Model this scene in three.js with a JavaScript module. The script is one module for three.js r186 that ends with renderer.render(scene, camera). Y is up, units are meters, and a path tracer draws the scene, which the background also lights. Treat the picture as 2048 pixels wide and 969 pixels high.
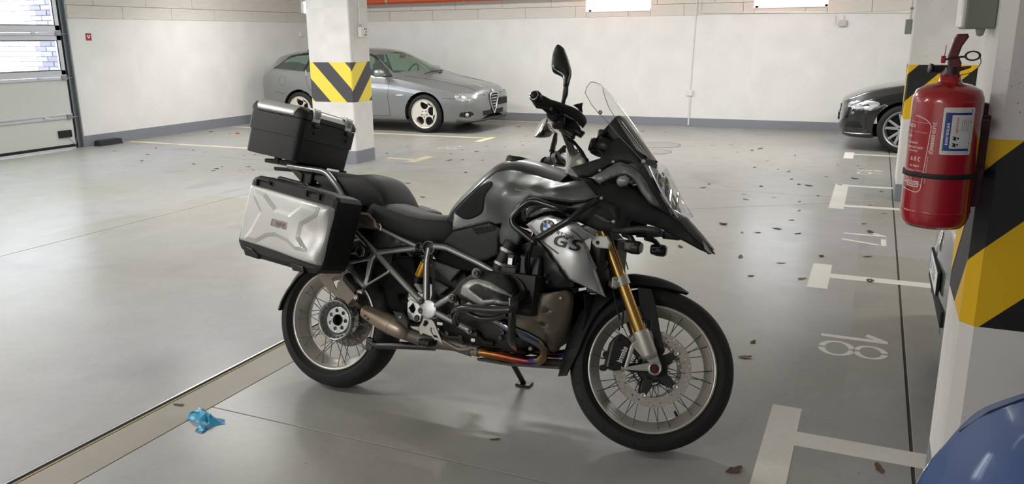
import * as THREE from 'three';
import { RoundedBoxGeometry } from 'three/addons/geometries/RoundedBoxGeometry.js';
import { mergeGeometries, toCreasedNormals, mergeVertices } from 'three/addons/utils/BufferGeometryUtils.js';
import { RectAreaLightUniformsLib } from 'three/addons/lights/RectAreaLightUniformsLib.js';
import { FontLoader } from 'three/addons/loaders/FontLoader.js';
import { TextGeometry } from 'three/addons/geometries/TextGeometry.js';

// ---------------------------------------------------------------- camera, sky, lights, exposure
const scene = new THREE.Scene();
const camera = new THREE.PerspectiveCamera(33.638, 2048 / 969, 0.05, 120);
camera.position.set(0, 1.61, 0);
camera.rotation.set(-0.25041, 0.42114, -0.010294, 'YXZ');
const renderer = new THREE.WebGLRenderer({ antialias: true });
renderer.toneMapping = THREE.LinearToneMapping;
renderer.toneMappingExposure = 3.9;
renderer.shadowMap.enabled = true;
RectAreaLightUniformsLib.init();
scene.background = new THREE.Color(0.80, 0.90, 1.0);
scene.backgroundIntensity = 2.4;

function areaLight(name, w, h, pos, target, color, intensity) {
  const l = new THREE.RectAreaLight(color, intensity, w, h);
  l.name = name; l.position.set(...pos); l.lookAt(...target); scene.add(l); return l;
}
// daylight through the glazed rows of the garage gate (one light per row), just inside the panes
const DAY = new THREE.Color(0.86, 0.93, 1.0);
const LAMP = new THREE.Color(1.0, 0.985, 0.95);
// unseen battens, mostly added for brightness: [x, z, tilt to light the back wall]
const BATTENS = [[-9.3, -10.8, 0.2], [-5.6, -11.2, 0.36], [-1.6, -11.2, 0.36], [3.3, -11.2, 0.36], [-6.4, -6.4], [-2.95, -6.4], [2.9, -6.9], [-7.8, -1.2], [-4.9, -1.2], [-2.4, 1.6], [-2.95, 4.6], [-6.4, 4.6]];
const CEIL = 2.85;
// ---------------------------------------------------------------- helpers
let seed = 7;
function rnd() { seed = (seed * 1664525 + 1013904223) >>> 0; return seed / 4294967296; }
function rr(a, b) { return a + (b - a) * rnd(); }
const usedNames = {};
function numbered(n) { const k = usedNames[n] = (usedNames[n] ?? -1) + 1; return k ? n + '_' + String(k).padStart(3, '0') : n; }
function thing(name, label, category, pos = [0, 0, 0], turn = 0, group) {
  const o = new THREE.Group(); o.name = numbered(name); o.position.set(...pos); o.rotation.y = turn; scene.add(o);
  o.userData = { label, category }; if (group) o.userData.group = group; return o;
}
function tag(o, label, category, group, kind) { if (label) o.userData.label = label; if (category) o.userData.category = category; if (group) o.userData.group = group; if (kind) o.userData.kind = kind; return o; }
function part(name, geo, mat, parent, label) { // pieces that do not touch become meshes of their own
  if (Array.isArray(geo) && geo.length > 1) { const B = geo.map((g) => { g.computeBoundingBox(); return g.boundingBox.clone().expandByScalar(0.0006); }), id = geo.map((_, i) => i); for (let i = 0; i < geo.length; i++) for (let j = 0; j < i; j++) if (B[i].intersectsBox(B[j])) { const a = id[i], b = id[j]; for (let k = 0; k < id.length; k++) if (id[k] === a) id[k] = b; } const sets = [...new Set(id)]; if (sets.length > 1) { let first; for (const q of sets) { const m = part(name, geo.filter((_, i) => id[i] === q), mat, parent, label); first ??= m; } return first; } }
  const m = new THREE.Mesh(Array.isArray(geo) ? merge(geo) : geo, mat); m.name = parent === scene ? numbered(name) : name;
  m.castShadow = m.receiveShadow = true; parent.add(m); if (label) m.userData.label = label; return m;
}
function struct(name, geo, mat, parent = scene) { const m = part(name, geo, mat, parent); if (parent === scene) m.userData.kind = 'structure'; return m; }
function group(name, parent) { const g = new THREE.Group(); g.name = parent === scene ? numbered(name) : name; parent.add(g); return g; }
function strip(g) { const o = g.index ? g.toNonIndexed() : g; for (const k of Object.keys(o.attributes)) if (!['position', 'normal', 'uv'].includes(k)) o.deleteAttribute(k); if (!o.attributes.uv) o.setAttribute('uv', new THREE.BufferAttribute(new Float32Array(o.attributes.position.count * 2), 2)); if (!o.attributes.normal) o.computeVertexNormals(); return o; }
function merge(list) { return list.length === 1 ? list[0] : mergeGeometries(list.map(strip), false); }
const V = (a) => new THREE.Vector3(...a);
function box(w, h, d, x = 0, y = 0, z = 0, r = 0) { const g = r ? new RoundedBoxGeometry(w, h, d, 2, Math.min(r, w / 2.01, h / 2.01, d / 2.01)) : new THREE.BoxGeometry(w, h, d); return g.translate(x, y, z); }
function cyl(a, b, r, r2 = r, seg = 16, open = false) { // cylinder from a to b
  const A = V(a), Bv = V(b), d = Bv.clone().sub(A), L = d.length();
  const g = new THREE.CylinderGeometry(r2, r, L, seg, 1, open); g.translate(0, L / 2, 0);
  g.applyQuaternion(new THREE.Quaternion().setFromUnitVectors(new THREE.Vector3(0, 1, 0), d.normalize())); g.translate(...a); return g;
}
function lathe(profile, seg = 32) { return new THREE.LatheGeometry(profile.map((p) => new THREE.Vector2(...p)), seg); } // [r, y]
function latheZ(profile, seg = 48) { return lathe(profile, seg).rotateX(Math.PI / 2); } // axis along z: [r, z]
function latheAt(profile, a, dir, seg = 24) { const g = lathe(profile, seg); g.applyQuaternion(new THREE.Quaternion().setFromUnitVectors(new THREE.Vector3(0, 1, 0), V(dir).normalize())); return g.translate(...a); }
function tube(pts, r, seg, rad = 10, tension = 0.5) { const c = new THREE.CatmullRomCurve3(pts.map(V), false, 'catmullrom', tension); const g = new THREE.TubeGeometry(c, seg ?? pts.length * 8, r, rad, false); return merge([g, capAt(c, 0, r, rad), capAt(c, 1, r, rad)]); }
function capAt(c, t, r, rad) { const p = c.getPoint(t), d = c.getTangent(t); if (!t) d.negate(); const g = new THREE.CircleGeometry(r, rad); g.applyQuaternion(new THREE.Quaternion().setFromUnitVectors(new THREE.Vector3(0, 0, 1), d)); return g.translate(p.x, p.y, p.z); }
function bentTube(pts, r, bend = 0.04, rad = 12) { // straight runs joined by rounded corners
  const path = new THREE.CurvePath(), P = pts.map(V); let from = P[0];
  for (let i = 1; i < P.length - 1; i++) {
    const a = P[i].clone().sub(P[i - 1]), b = P[i + 1].clone().sub(P[i]); const k = Math.min(bend, a.length() * 0.45, b.length() * 0.45);
    const s = P[i].clone().addScaledVector(a.normalize(), -k), e = P[i].clone().addScaledVector(b.normalize(), k);
    path.add(new THREE.LineCurve3(from, s)); path.add(new THREE.QuadraticBezierCurve3(s, P[i], e)); from = e;
  }
  path.add(new THREE.LineCurve3(from, P[P.length - 1]));
  const all = []; path.curves.forEach((c, i) => { const n = c.isLineCurve3 ? 1 : 7; for (let k = i ? 1 : 0; k <= n; k++) all.push(c.getPoint(k / n)); });
  return sweep(all, r, rad);
}
function sweep(P, r, rad = 12, r2) { // parallel-transport tube through points, capped; r may taper to r2
  const n = P.length, T = P.map((p, i) => P[Math.min(i + 1, n - 1)].clone().sub(P[Math.max(i - 1, 0)]).normalize());
  let N = new THREE.Vector3(0, 1, 0); if (Math.abs(T[0].y) > 0.9) N.set(1, 0, 0); N.sub(T[0].clone().multiplyScalar(N.dot(T[0]))).normalize();
  const pos = [], nor = [], idx = [];
  for (let i = 0; i < n; i++) {
    if (i) { N.sub(T[i].clone().multiplyScalar(N.dot(T[i]))).normalize(); }
    const Bn = T[i].clone().cross(N), R = r2 === undefined ? r : r + (r2 - r) * i / (n - 1);
    for (let k = 0; k <= rad; k++) { const a = k / rad * Math.PI * 2, d = N.clone().multiplyScalar(Math.cos(a)).addScaledVector(Bn, Math.sin(a)); nor.push(d.x, d.y, d.z); pos.push(P[i].x + d.x * R, P[i].y + d.y * R, P[i].z + d.z * R); }
  }
  const w = rad + 1; for (let i = 0; i < n - 1; i++) for (let k = 0; k < rad; k++) { const a = i * w + k; idx.push(a, a + 1, a + w, a + 1, a + w + 1, a + w); }
  for (const [i, s] of [[0, -1], [n - 1, 1]]) { const c = pos.length / 3; pos.push(P[i].x, P[i].y, P[i].z); nor.push(T[i].x * s, T[i].y * s, T[i].z * s); for (let k = 0; k <= rad; k++) { const q = (i * w + k) * 3; pos.push(pos[q], pos[q + 1], pos[q + 2]); nor.push(T[i].x * s, T[i].y * s, T[i].z * s); if (k) s > 0 ? idx.push(c, c + k, c + k + 1) : idx.push(c, c + k + 1, c + k); } }
  return geom(pos, idx, nor);
}
function geom(pos, idx, nor, uv) {
  const g = new THREE.BufferGeometry(); g.setAttribute('position', new THREE.Float32BufferAttribute(pos, 3)); g.setIndex(idx);
  if (nor) g.setAttribute('normal', new THREE.Float32BufferAttribute(nor, 3)); else g.computeVertexNormals();
  if (uv) g.setAttribute('uv', new THREE.Float32BufferAttribute(uv, 2)); return g;
}
function shapeOf(pts) { return new THREE.Shape(pts.map((p) => new THREE.Vector2(p[0], p[1]))); }
function smoothLoop(pts, n = 60, closed = true) { const c = new THREE.CatmullRomCurve3(pts.map((p) => new THREE.Vector3(p[0], p[1], p[2] ?? 0)), closed, 'centripetal'); return c.getPoints(n).slice(0, closed ? n : n + 1).map((v) => [v.x, v.y, v.z]); }
function plate(pts, depth, z = 0, bevel = 0.003, holes = []) { // outline in x,y extruded from z - depth to z, edges bevelled
  const s = shapeOf(pts); for (const h of holes) s.holes.push(new THREE.Path(h.map((p) => new THREE.Vector2(p[0], p[1]))));
  const b = Math.min(bevel, depth / 2.2); const g = new THREE.ExtrudeGeometry(s, { depth: depth - 2 * b, bevelEnabled: b > 0, bevelThickness: b, bevelSize: b, bevelOffset: -b, bevelSegments: 2, curveSegments: 20 });
  return g.translate(0, 0, z - depth + b);
}
function ring(c, r, n = 20) { return Array.from({ length: n }, (_, i) => [c[0] + r * Math.cos(i / n * 6.2832), c[1] + r * Math.sin(i / n * 6.2832)]); }
function mirrorZ(g) { const m = strip(g.clone()).clone(); const p = m.attributes.position, nn = m.attributes.normal, u = m.attributes.uv; for (let i = 0; i < p.count; i++) { p.setZ(i, -p.getZ(i)); nn.setZ(i, -nn.getZ(i)); }
  for (let i = 0; i < p.count; i += 3) for (const [A, k] of [[p, 3], [nn, 3], [u, 2]]) for (let c = 0; c < k; c++) { const t = A.array[(i + 1) * k + c]; A.array[(i + 1) * k + c] = A.array[(i + 2) * k + c]; A.array[(i + 2) * k + c] = t; } return m; }
// ---- planar Delaunay triangulation
function delaunay(P) {
  const n = P.length; let x0 = 1e9, x1 = -1e9, y0 = 1e9, y1 = -1e9; for (const p of P) { x0 = Math.min(x0, p[0]); x1 = Math.max(x1, p[0]); y0 = Math.min(y0, p[1]); y1 = Math.max(y1, p[1]); }
  const d = Math.max(x1 - x0, y1 - y0) * 20, mx = (x0 + x1) / 2, my = (y0 + y1) / 2, Q = P.concat([[mx - d, my - d], [mx + d, my - d], [mx, my + d]]);
  const circ = (a, b, c) => { const [ax, ay] = Q[a], [bx, by] = Q[b], [cx, cy] = Q[c], D = 2 * (ax * (by - cy) + bx * (cy - ay) + cx * (ay - by)); const A = ax * ax + ay * ay, Bq = bx * bx + by * by, C = cx * cx + cy * cy; const ux = (A * (by - cy) + Bq * (cy - ay) + C * (ay - by)) / D, uy = (A * (cx - bx) + Bq * (ax - cx) + C * (bx - ax)) / D; return { a, b, c, ux, uy, r: (ax - ux) ** 2 + (ay - uy) ** 2 }; };
  let open = [circ(n, n + 1, n + 2)]; const done = [], order = P.map((_, i) => i).sort((a, b) => P[a][0] - P[b][0] || P[a][1] - P[b][1]);
  for (const i of order) {
    const [x, y] = Q[i], edges = new Map(), keep = [];
    for (const t of open) { const dx = x - t.ux; if (dx > 0 && dx * dx > t.r) { done.push(t); continue; } if (dx * dx + (y - t.uy) ** 2 <= t.r + 1e-12) for (const [a, b] of [[t.a, t.b], [t.b, t.c], [t.c, t.a]]) { const k = a < b ? a * 1e5 + b : b * 1e5 + a; edges.has(k) ? edges.delete(k) : edges.set(k, [a, b]); } else keep.push(t); }
    for (const [a, b] of edges.values()) keep.push(circ(a, b, i)); open = keep;
  }
  return done.concat(open).filter((t) => t.a < n && t.b < n && t.c < n).map((t) => [t.a, t.b, t.c]);
}
function inside(poly, x, y) { let c = false; for (let i = 0, j = poly.length - 1; i < poly.length; j = i++) { const [xi, yi] = poly[i], [xj, yj] = poly[j]; if ((yi > y) !== (yj > y) && x < (xj - xi) * (y - yi) / (yj - yi) + xi) c = !c; } return c; }
function edgeDist(poly, x, y) { let m = 1e9; for (let i = 0, j = poly.length - 1; i < poly.length; j = i++) { const [ax, ay] = poly[j], [bx, by] = poly[i], dx = bx - ax, dy = by - ay, l = dx * dx + dy * dy; const t = l ? Math.max(0, Math.min(1, ((x - ax) * dx + (y - ay) * dy) / l)) : 0; m = Math.min(m, Math.hypot(x - ax - t * dx, y - ay - t * dy)); } return m; }
// ---- smooth height through scattered points (thin plate)
function tps(C, lambda = 0) {
  const n = C.length, N = n + 3, A = [], b = []; const U = (r2) => r2 < 1e-12 ? 0 : r2 * Math.log(r2) / 2;
  for (let i = 0; i < N; i++) { A.push(new Float64Array(N)); b.push(i < n ? C[i][2] : 0); }
  for (let i = 0; i < n; i++) { for (let j = 0; j < n; j++) A[i][j] = U((C[i][0] - C[j][0]) ** 2 + (C[i][1] - C[j][1]) ** 2); A[i][i] += lambda; A[i][n] = A[n][i] = 1; A[i][n + 1] = A[n + 1][i] = C[i][0]; A[i][n + 2] = A[n + 2][i] = C[i][1]; }
  for (let c = 0; c < N; c++) { let p = c; for (let r = c + 1; r < N; r++) if (Math.abs(A[r][c]) > Math.abs(A[p][c])) p = r; [A[c], A[p]] = [A[p], A[c]]; [b[c], b[p]] = [b[p], b[c]]; if (Math.abs(A[c][c]) < 1e-14) continue; for (let r = c + 1; r < N; r++) { const f = A[r][c] / A[c][c]; if (f) { for (let k = c; k < N; k++) A[r][k] -= f * A[c][k]; b[r] -= f * b[c]; } } }
  for (let c = N - 1; c >= 0; c--) { let s = b[c]; for (let k = c + 1; k < N; k++) s -= A[c][k] * b[k]; b[c] = Math.abs(A[c][c]) < 1e-14 ? 0 : s / A[c][c]; }
  return (x, y) => { let s = b[n] + b[n + 1] * x + b[n + 2] * y; for (let i = 0; i < n; i++) s += b[i] * U((x - C[i][0]) ** 2 + (y - C[i][1]) ** 2); return s; };
}
function resample(poly, step, closed = true) { const out = [], n = poly.length; for (let i = 0; i < (closed ? n : n - 1); i++) { const a = poly[i], b = poly[(i + 1) % n], L = Math.hypot(b[0] - a[0], b[1] - a[1]), k = Math.max(1, Math.round(L / step)); for (let j = 0; j < k; j++) out.push(a.map((v, q) => v + (b[q] - v) * j / k)); } if (!closed) out.push(poly[n - 1]); return out; }
// A body panel seen from the side: outline [x, y, z], z = outer surface there; mids = further surface points; rounded rim, thickness behind.
function panel(outline, { mids = [], step = 0.014, round = 0.012, drop, thick = 0.012, smooth = 0, emboss = [], fn, back = true, lambda = 1e-7, uv = 1, crease = 0 } = {}) {
  let loop = outline; if (smooth) loop = smoothLoop(outline, smooth); loop = resample(loop, step);
  const H = fn ?? tps(dedupe(outline.concat(mids)), lambda), dr = drop ?? round;
  const pts = [], kind = []; for (const p of loop) { pts.push([p[0], p[1]]); kind.push(1); }
  const bx = bounds(loop); const ins = [];
  if (round) for (const f of [0.3, 0.75]) { const nIn = loop.length; for (let i = 0; i < nIn; i++) { const a = loop[(i + nIn - 1) % nIn], b = loop[(i + 1) % nIn], dx = b[0] - a[0], dy = b[1] - a[1], L = Math.hypot(dx, dy) || 1; for (const s of [1, -1]) { const x = loop[i][0] - dy / L * s * round * f, y = loop[i][1] + dx / L * s * round * f; if (inside(loop, x, y) && edgeDist(loop, x, y) > round * f * 0.9) ins.push([x, y]); } } }
  const near = new Set(); const q = step * 0.45; const key = (x, y) => Math.round(x / q) + ',' + Math.round(y / q);
  const put = (p, m) => { const k = key(...p); if (near.has(k)) return; near.add(k); pts.push(p); };
  for (const p of pts) near.add(key(...p)); for (const p of ins) put(p);
  for (const e of emboss) for (const f of [0, 1]) { const lp = resample(e.poly, step * 0.8), nIn = lp.length; if (!f) for (const p of lp) { if (inside(loop, p[0], p[1])) put([p[0], p[1]]); } else for (let i = 0; i < nIn; i++) { const a = lp[(i + nIn - 1) % nIn], b = lp[(i + 1) % nIn], dx = b[0] - a[0], dy = b[1] - a[1], L = Math.hypot(dx, dy) || 1; for (const s of [1, -1]) { const x = lp[i][0] - dy / L * s * e.w, y = lp[i][1] + dx / L * s * e.w; if (inside(e.poly, x, y) && inside(loop, x, y) && edgeDist(e.poly, x, y) > e.w * 0.9) put([x, y]); } } }
  let row = 0; for (let y = bx[1]; y <= bx[3]; y += step * 0.87, row++) for (let x = bx[0] + (row % 2) * step / 2; x <= bx[2]; x += step) if (inside(loop, x, y) && edgeDist(loop, x, y) > Math.max(round * 0.9, step * 0.45)) put([x + (rnd() - 0.5) * step * 0.02, y + (rnd() - 0.5) * step * 0.02]);
  const tri = delaunay(pts.map((p) => [p[0] + (rnd() - 0.5) * 1e-6, p[1] + (rnd() - 0.5) * 1e-6])).filter(([a, b, c]) => inside(loop, (pts[a][0] + pts[b][0] + pts[c][0]) / 3, (pts[a][1] + pts[b][1] + pts[c][1]) / 3));
  const pos = [], uvs = [], idx = []; const nB = loop.length;
  const zAt = (x, y, i) => { let z = H(x, y); const d = i < nB ? 0 : edgeDist(loop, x, y); if (round && d < round) { const t = 1 - d / round; z -= dr * (1 - Math.sqrt(Math.max(0, 1 - t * t))); } for (const e of emboss) if (inside(e.poly, x, y)) { const t = Math.min(1, edgeDist(e.poly, x, y) / e.w); z += e.h * t; } return z; };
  pts.forEach((p, i) => { pos.push(p[0], p[1], zAt(p[0], p[1], i)); uvs.push(p[0] * uv, p[1] * uv); });
  for (const [a, b, c] of tri) { const s = (pts[b][0] - pts[a][0]) * (pts[c][1] - pts[a][1]) - (pts[b][1] - pts[a][1]) * (pts[c][0] - pts[a][0]); s > 0 ? idx.push(a, b, c) : idx.push(a, c, b); }
  let front = geom(pos, idx, null, uvs); if (crease) front = toCreasedNormals(front, crease); const list = [front];
  if (thick) { // side wall and back
    const area = loop.reduce((s, p, i) => { const r = loop[(i + 1) % nB]; return s + p[0] * r[1] - r[0] * p[1]; }, 0); const wp = [], wi = [], N = nB;
    for (let i = 0; i < N; i++) { const z = pos[i * 3 + 2]; wp.push(pts[i][0], pts[i][1], z, pts[i][0], pts[i][1], z - thick); }
    for (let i = 0; i < N; i++) { const j = (i + 1) % N, a = i * 2, b = j * 2; area > 0 ? wi.push(a, a + 1, b, b, a + 1, b + 1) : wi.push(a, b, a + 1, b, b + 1, a + 1); }
    list.push(geom(wp, wi));
    if (back) { const bp = pos.slice(); for (let i = 0; i < pts.length; i++) { const d = i < nB ? 0 : 1; bp[i * 3 + 2] = Math.min(bp[i * 3 + 2], zAt(pts[i][0], pts[i][1], i)) - thick; } const bi = []; for (let i = 0; i < idx.length; i += 3) bi.push(idx[i], idx[i + 2], idx[i + 1]); list.push(geom(bp, bi, null, uvs)); }
  }
  return merge(list);
}
function dedupe(C) { const s = new Set(); return C.filter((p) => { const k = p[0].toFixed(3) + ',' + p[1].toFixed(3); if (s.has(k)) return false; s.add(k); return true; }); }
function bounds(P) { const b = [1e9, 1e9, -1e9, -1e9]; for (const p of P) { b[0] = Math.min(b[0], p[0]); b[1] = Math.min(b[1], p[1]); b[2] = Math.max(b[2], p[0]); b[3] = Math.max(b[3], p[1]); } return b; }
// loft closed sections [[x,y,z]...] of equal length, capped
function loft(sections, cap = true, crease = 0.7) {
  const n = sections[0].length, pos = [], idx = []; sections.forEach((s) => s.forEach((p) => pos.push(...p)));
  for (let i = 0; i < sections.length - 1; i++) for (let k = 0; k < n; k++) { const a = i * n + k, b = i * n + (k + 1) % n; idx.push(a, b, a + n, b, b + n, a + n); }
  if (cap) for (const [i, s] of [[0, 1], [sections.length - 1, -1]]) { const c = pos.length / 3, m = sections[i].reduce((q, p) => [q[0] + p[0] / n, q[1] + p[1] / n, q[2] + p[2] / n], [0, 0, 0]); pos.push(...m); for (let k = 0; k < n; k++) { const a = i * n + k, b = i * n + (k + 1) % n; s > 0 ? idx.push(c, b, a) : idx.push(c, a, b); } }
  const g = geom(pos, idx); let vol = 0; for (let i = 0; i < idx.length; i += 3) { const [a, b, c] = [0, 1, 2].map((k) => V(pos.slice(idx[i + k] * 3, idx[i + k] * 3 + 3))); vol += a.dot(b.cross(c)); }
  if (vol < 0) { for (let i = 0; i < idx.length; i += 3) { const t = idx[i + 1]; idx[i + 1] = idx[i + 2]; idx[i + 2] = t; } g.setIndex(idx); }
  return toCreasedNormals(g, crease);
}
function superRing(cx, cy, hw, hh, e = 2.6, n = 24) { return Array.from({ length: n }, (_, i) => { const a = i / n * Math.PI * 2, c = Math.cos(a), s = Math.sin(a); return [cx + Math.sign(c) * Math.abs(c) ** (2 / e) * hw, cy + Math.sign(s) * Math.abs(s) ** (2 / e) * hh]; }); }
// ---- textures
function noise2(w, seedv) { const g = new Float32Array(w * w); let s = seedv; for (let i = 0; i < g.length; i++) { s = (s * 1664525 + 1013904223) >>> 0; g[i] = s / 4294967296; } return (x, y) => { const xi = Math.floor(x), yi = Math.floor(y), fx = x - xi, fy = y - yi, u = fx * fx * (3 - 2 * fx), v = fy * fy * (3 - 2 * fy); const q = (a, b) => g[((b % w + w) % w) * w + (a % w + w) % w]; return (q(xi, yi) * (1 - u) + q(xi + 1, yi) * u) * (1 - v) + (q(xi, yi + 1) * (1 - u) + q(xi + 1, yi + 1) * u) * v; }; }
function dataTex(size, fn, srgb = true) { const d = new Uint8Array(size * size * 4); for (let y = 0; y < size; y++) for (let x = 0; x < size; x++) { const c = fn(x / size, y / size); const i = (y * size + x) * 4; d[i] = c[0]; d[i + 1] = c[1]; d[i + 2] = c[2]; d[i + 3] = 255; } const t = new THREE.DataTexture(d, size, size); t.wrapS = t.wrapT = THREE.RepeatWrapping; t.magFilter = THREE.LinearFilter; t.minFilter = THREE.LinearFilter; if (srgb) t.colorSpace = THREE.SRGBColorSpace; t.needsUpdate = true; return t; }
function canvasTex(w, h, draw) { const c = document.createElement('canvas'); c.width = w; c.height = h; draw(c.getContext('2d'), w, h); const t = new THREE.CanvasTexture(c); t.colorSpace = THREE.SRGBColorSpace; return t; }
const clamp = (v, a = 0, b = 255) => Math.max(a, Math.min(b, v));
function std(color, roughness = 0.6, metalness = 0, extra = {}) { const m = new THREE.MeshStandardMaterial({ roughness, metalness, ...extra }); m.color.set(color); return m; }
function phys(color, roughness, metalness, extra = {}) { const m = new THREE.MeshPhysicalMaterial({ roughness, metalness, ...extra }); m.color.set(color); return m; }
function uvWorld(g, k, ax = 0, ay = 1) { // planar uv from two axes, in metres times k
  const p = g.attributes.position, u = new Float32Array(p.count * 2); for (let i = 0; i < p.count; i++) { u[i * 2] = p.array[i * 3 + ax] * k; u[i * 2 + 1] = p.array[i * 3 + ay] * k; } g.setAttribute('uv', new THREE.BufferAttribute(u, 2)); return g;
}
const font = await new FontLoader().loadAsync('fonts/droid/droid_sans_bold.typeface.json');
function text(str, size, depth = 0.001) { const g = new TextGeometry(str, { font, size, depth, curveSegments: 4, bevelEnabled: false }); g.computeBoundingBox(); const b = g.boundingBox; return g.translate(-(b.min.x + b.max.x) / 2, -(b.min.y + b.max.y) / 2, 0); }
// ---------------------------------------------------------------- surfaces
const nA = noise2(64, 11), nB = noise2(64, 23), nC = noise2(128, 5), nD = noise2(256, 91);
const fbm = (x, y, p) => nA(x * p, y * p) * 0.5 + nB(x * p * 2, y * p * 2) * 0.27 + nC(x * p * 4, y * p * 4) * 0.15 + nD(x * p * 8, y * p * 8) * 0.08;
const T_floor = dataTex(1024, (x, y) => { // 6.4 m tile
  const big = nA(x * 4, y * 4) * 0.6 + nB(x * 8, y * 8) * 0.4, mid = nC(x * 32, y * 32) * 0.6 + nA(x * 64, y * 64) * 0.4, fine = nD(x * 256, y * 256); const sm = nC(x * 128, y * 128);
  const wear = Math.max(0, nB(x * 24 + 7, y * 24) * nA(x * 12, y * 12) - 0.46) * 0.9; const v = 0.93 + (big - 0.5) * 0.10 + (mid - 0.5) * 0.05 + (fine - 0.5) * 0.035 - wear * 0.25; const spot = fine > 0.985 && sm > 0.6 ? 0.82 : 1;
  return [clamp(158 * v * spot), clamp(156 * v * spot), clamp((150 + (big - 0.5) * 26) * v * spot)];
});
const T_floorRough = dataTex(512, (x, y) => { const v = nA(x * 8, y * 8) * 0.4 + nC(x * 64, y * 64) * 0.35 + nD(x * 256, y * 256) * 0.25; const g = clamp(255 * (0.72 + (v - 0.5) * 0.26)); return [g, g, g]; }, false);
const T_floorBump = dataTex(512, (x, y) => { const v = nC(x * 64, y * 64) * 0.5 + nD(x * 256, y * 256) * 0.5; const g = clamp(255 * v); return [g, g, g]; }, false);
const T_plaster = dataTex(512, (x, y) => { const v = 0.97 + (nA(x * 8, y * 8) - 0.5) * 0.03 + (nD(x * 128, y * 128) - 0.5) * 0.02; return [clamp(238 * v), clamp(237 * v), clamp(235 * v)]; });
const T_rough = dataTex(256, (x, y) => { const g = clamp(255 * (nC(x * 64, y * 64) * 0.5 + nD(x * 256, y * 256) * 0.5)); return [g, g, g]; }, false);
const T_pocked = dataTex(1024, (x, y) => { // painted concrete with small chips and smears
  const v = 0.97 + (nA(x * 8, y * 8) - 0.5) * 0.05; const chip = nD(x * 200, y * 200) > 0.93 && nC(x * 20, y * 20) > 0.72 ? 0.25 : 1; return [clamp(234 * v * chip), clamp(231 * v * chip), clamp(227 * v * chip)];
});
const M = {
  floor: phys('#ffffff', 0.95, 0, { map: T_floor, roughnessMap: T_floorRough, bumpMap: T_floorBump, bumpScale: 0.0006, clearcoat: 0.4, clearcoatRoughness: 0.26 }),
  strip: std('#ece2d0', 0.7, 0, { map: T_floor, roughnessMap: T_floorRough }),
  sealant: std('#403b34', 0.95), plaster: std('#ffffff', 0.85, 0, { map: T_plaster }), block: std('#f1ede6', 0.9, 0, { map: T_plaster, bumpMap: T_rough, bumpScale: 0.0015 }),
  greyBase: std('#83868e', 0.6), pocked: std('#ffffff', 0.8, 0, { map: T_pocked }), paint: std('#dcd8d0', 0.6, 0, { map: T_plaster }), linePaint: std('#efece4', 0.65, 0, { map: T_plaster }), lineYellow: std('#cdc4a4', 0.65),
  yellow: std('#e9b90c', 0.5), black: std('#1b1b1d', 0.55), blackGlare: std('#4b474c', 0.6), yellowGlare: std('#f3dc4e', 0.55),  // left pillar stripes: black and yellow lightened in colour to stand for glare
  steel: std('#b9bbbd', 0.35, 0.9), doorWhite: std('#cfd1cb', 0.55), alu: std('#c9ccd2', 0.38, 0.7), rubber: std('#15161a', 0.75), galv: std('#8f9698', 0.45, 0.8), glassDoor: phys('#ffffff', 0.02, 0, { transmission: 1, thickness: 0, ior: 1.5 }),
  orange: std('#c4562b', 0.45), whitePlastic: std('#e4e3dc', 0.5), greyPlastic: std('#8f958b', 0.55), glow: std('#ffffff', 0.5, 0, { emissive: new THREE.Color(1, 0.98, 0.95), emissiveIntensity: 2.2 }), leaf: std('#4d4034', 0.85, 0, { side: THREE.DoubleSide }), leaf2: std('#6b6252', 0.85, 0, { side: THREE.DoubleSide }), leaf3: std('#3f3830', 0.85, 0, { side: THREE.DoubleSide }),
};
// ---------------------------------------------------------------- floor slabs, joints between them
const LX = -11.3, BZ = -14.75, RX = 5.7, FZ = 6;
const floor = struct('floor', box(RX - LX + 0.6, 0.2, FZ - BZ + 0.6, (RX + LX) / 2, -0.1045, (FZ + BZ) / 2), M.sealant);
function slab(poly, gap = 0.003, mat = M.floor, name = 'slab') {
  const area = poly.reduce((s, p, i) => { const q = poly[(i + 1) % poly.length]; return s + p[0] * q[1] - q[0] * p[1]; }, 0); const sg = area > 0 ? 1 : -1, n = poly.length;
  const off = poly.map((p, i) => { const a = poly[(i + n - 1) % n], b = poly[(i + 1) % n]; const g1 = typeof gap === 'number' ? gap : gap[(i + n - 1) % n], g2 = typeof gap === 'number' ? gap : gap[i]; const d1 = new THREE.Vector2(p[0] - a[0], p[1] - a[1]).normalize(), d2 = new THREE.Vector2(b[0] - p[0], b[1] - p[1]).normalize(); const n1 = [-d1.y * sg, d1.x * sg], n2 = [-d2.y * sg, d2.x * sg]; const cr = d1.x * d2.y - d1.y * d2.x; const q1 = [p[0] + n1[0] * g1, p[1] + n1[1] * g1], q2 = [p[0] + n2[0] * g2, p[1] + n2[1] * g2]; const t = ((q2[0] - q1[0]) * d2.y - (q2[1] - q1[1]) * d2.x) / cr; return [q1[0] + d1.x * t, q1[1] + d1.y * t]; });
  const g = new THREE.ExtrudeGeometry(shapeOf(off.map(([x, z]) => [x, -z])), { depth: 0.004, bevelEnabled: true, bevelThickness: 0.0015, bevelSize: 0.0015, bevelOffset: -0.0015, bevelSegments: 1 }).rotateX(-Math.PI / 2).translate(0, -0.0055, 0);
  return part(name, uvWorld(g, 1 / 6.4, 0, 2), mat, floor);
}
const W = 0.0065;
slab([[LX, BZ], [-6.08, BZ], [-6.08, -8.65], [LX, -8.65]], 0.004); slab([[LX, -8.65], [-6.08, -8.65], [-6.08, FZ], [LX, FZ]], 0.005);
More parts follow.
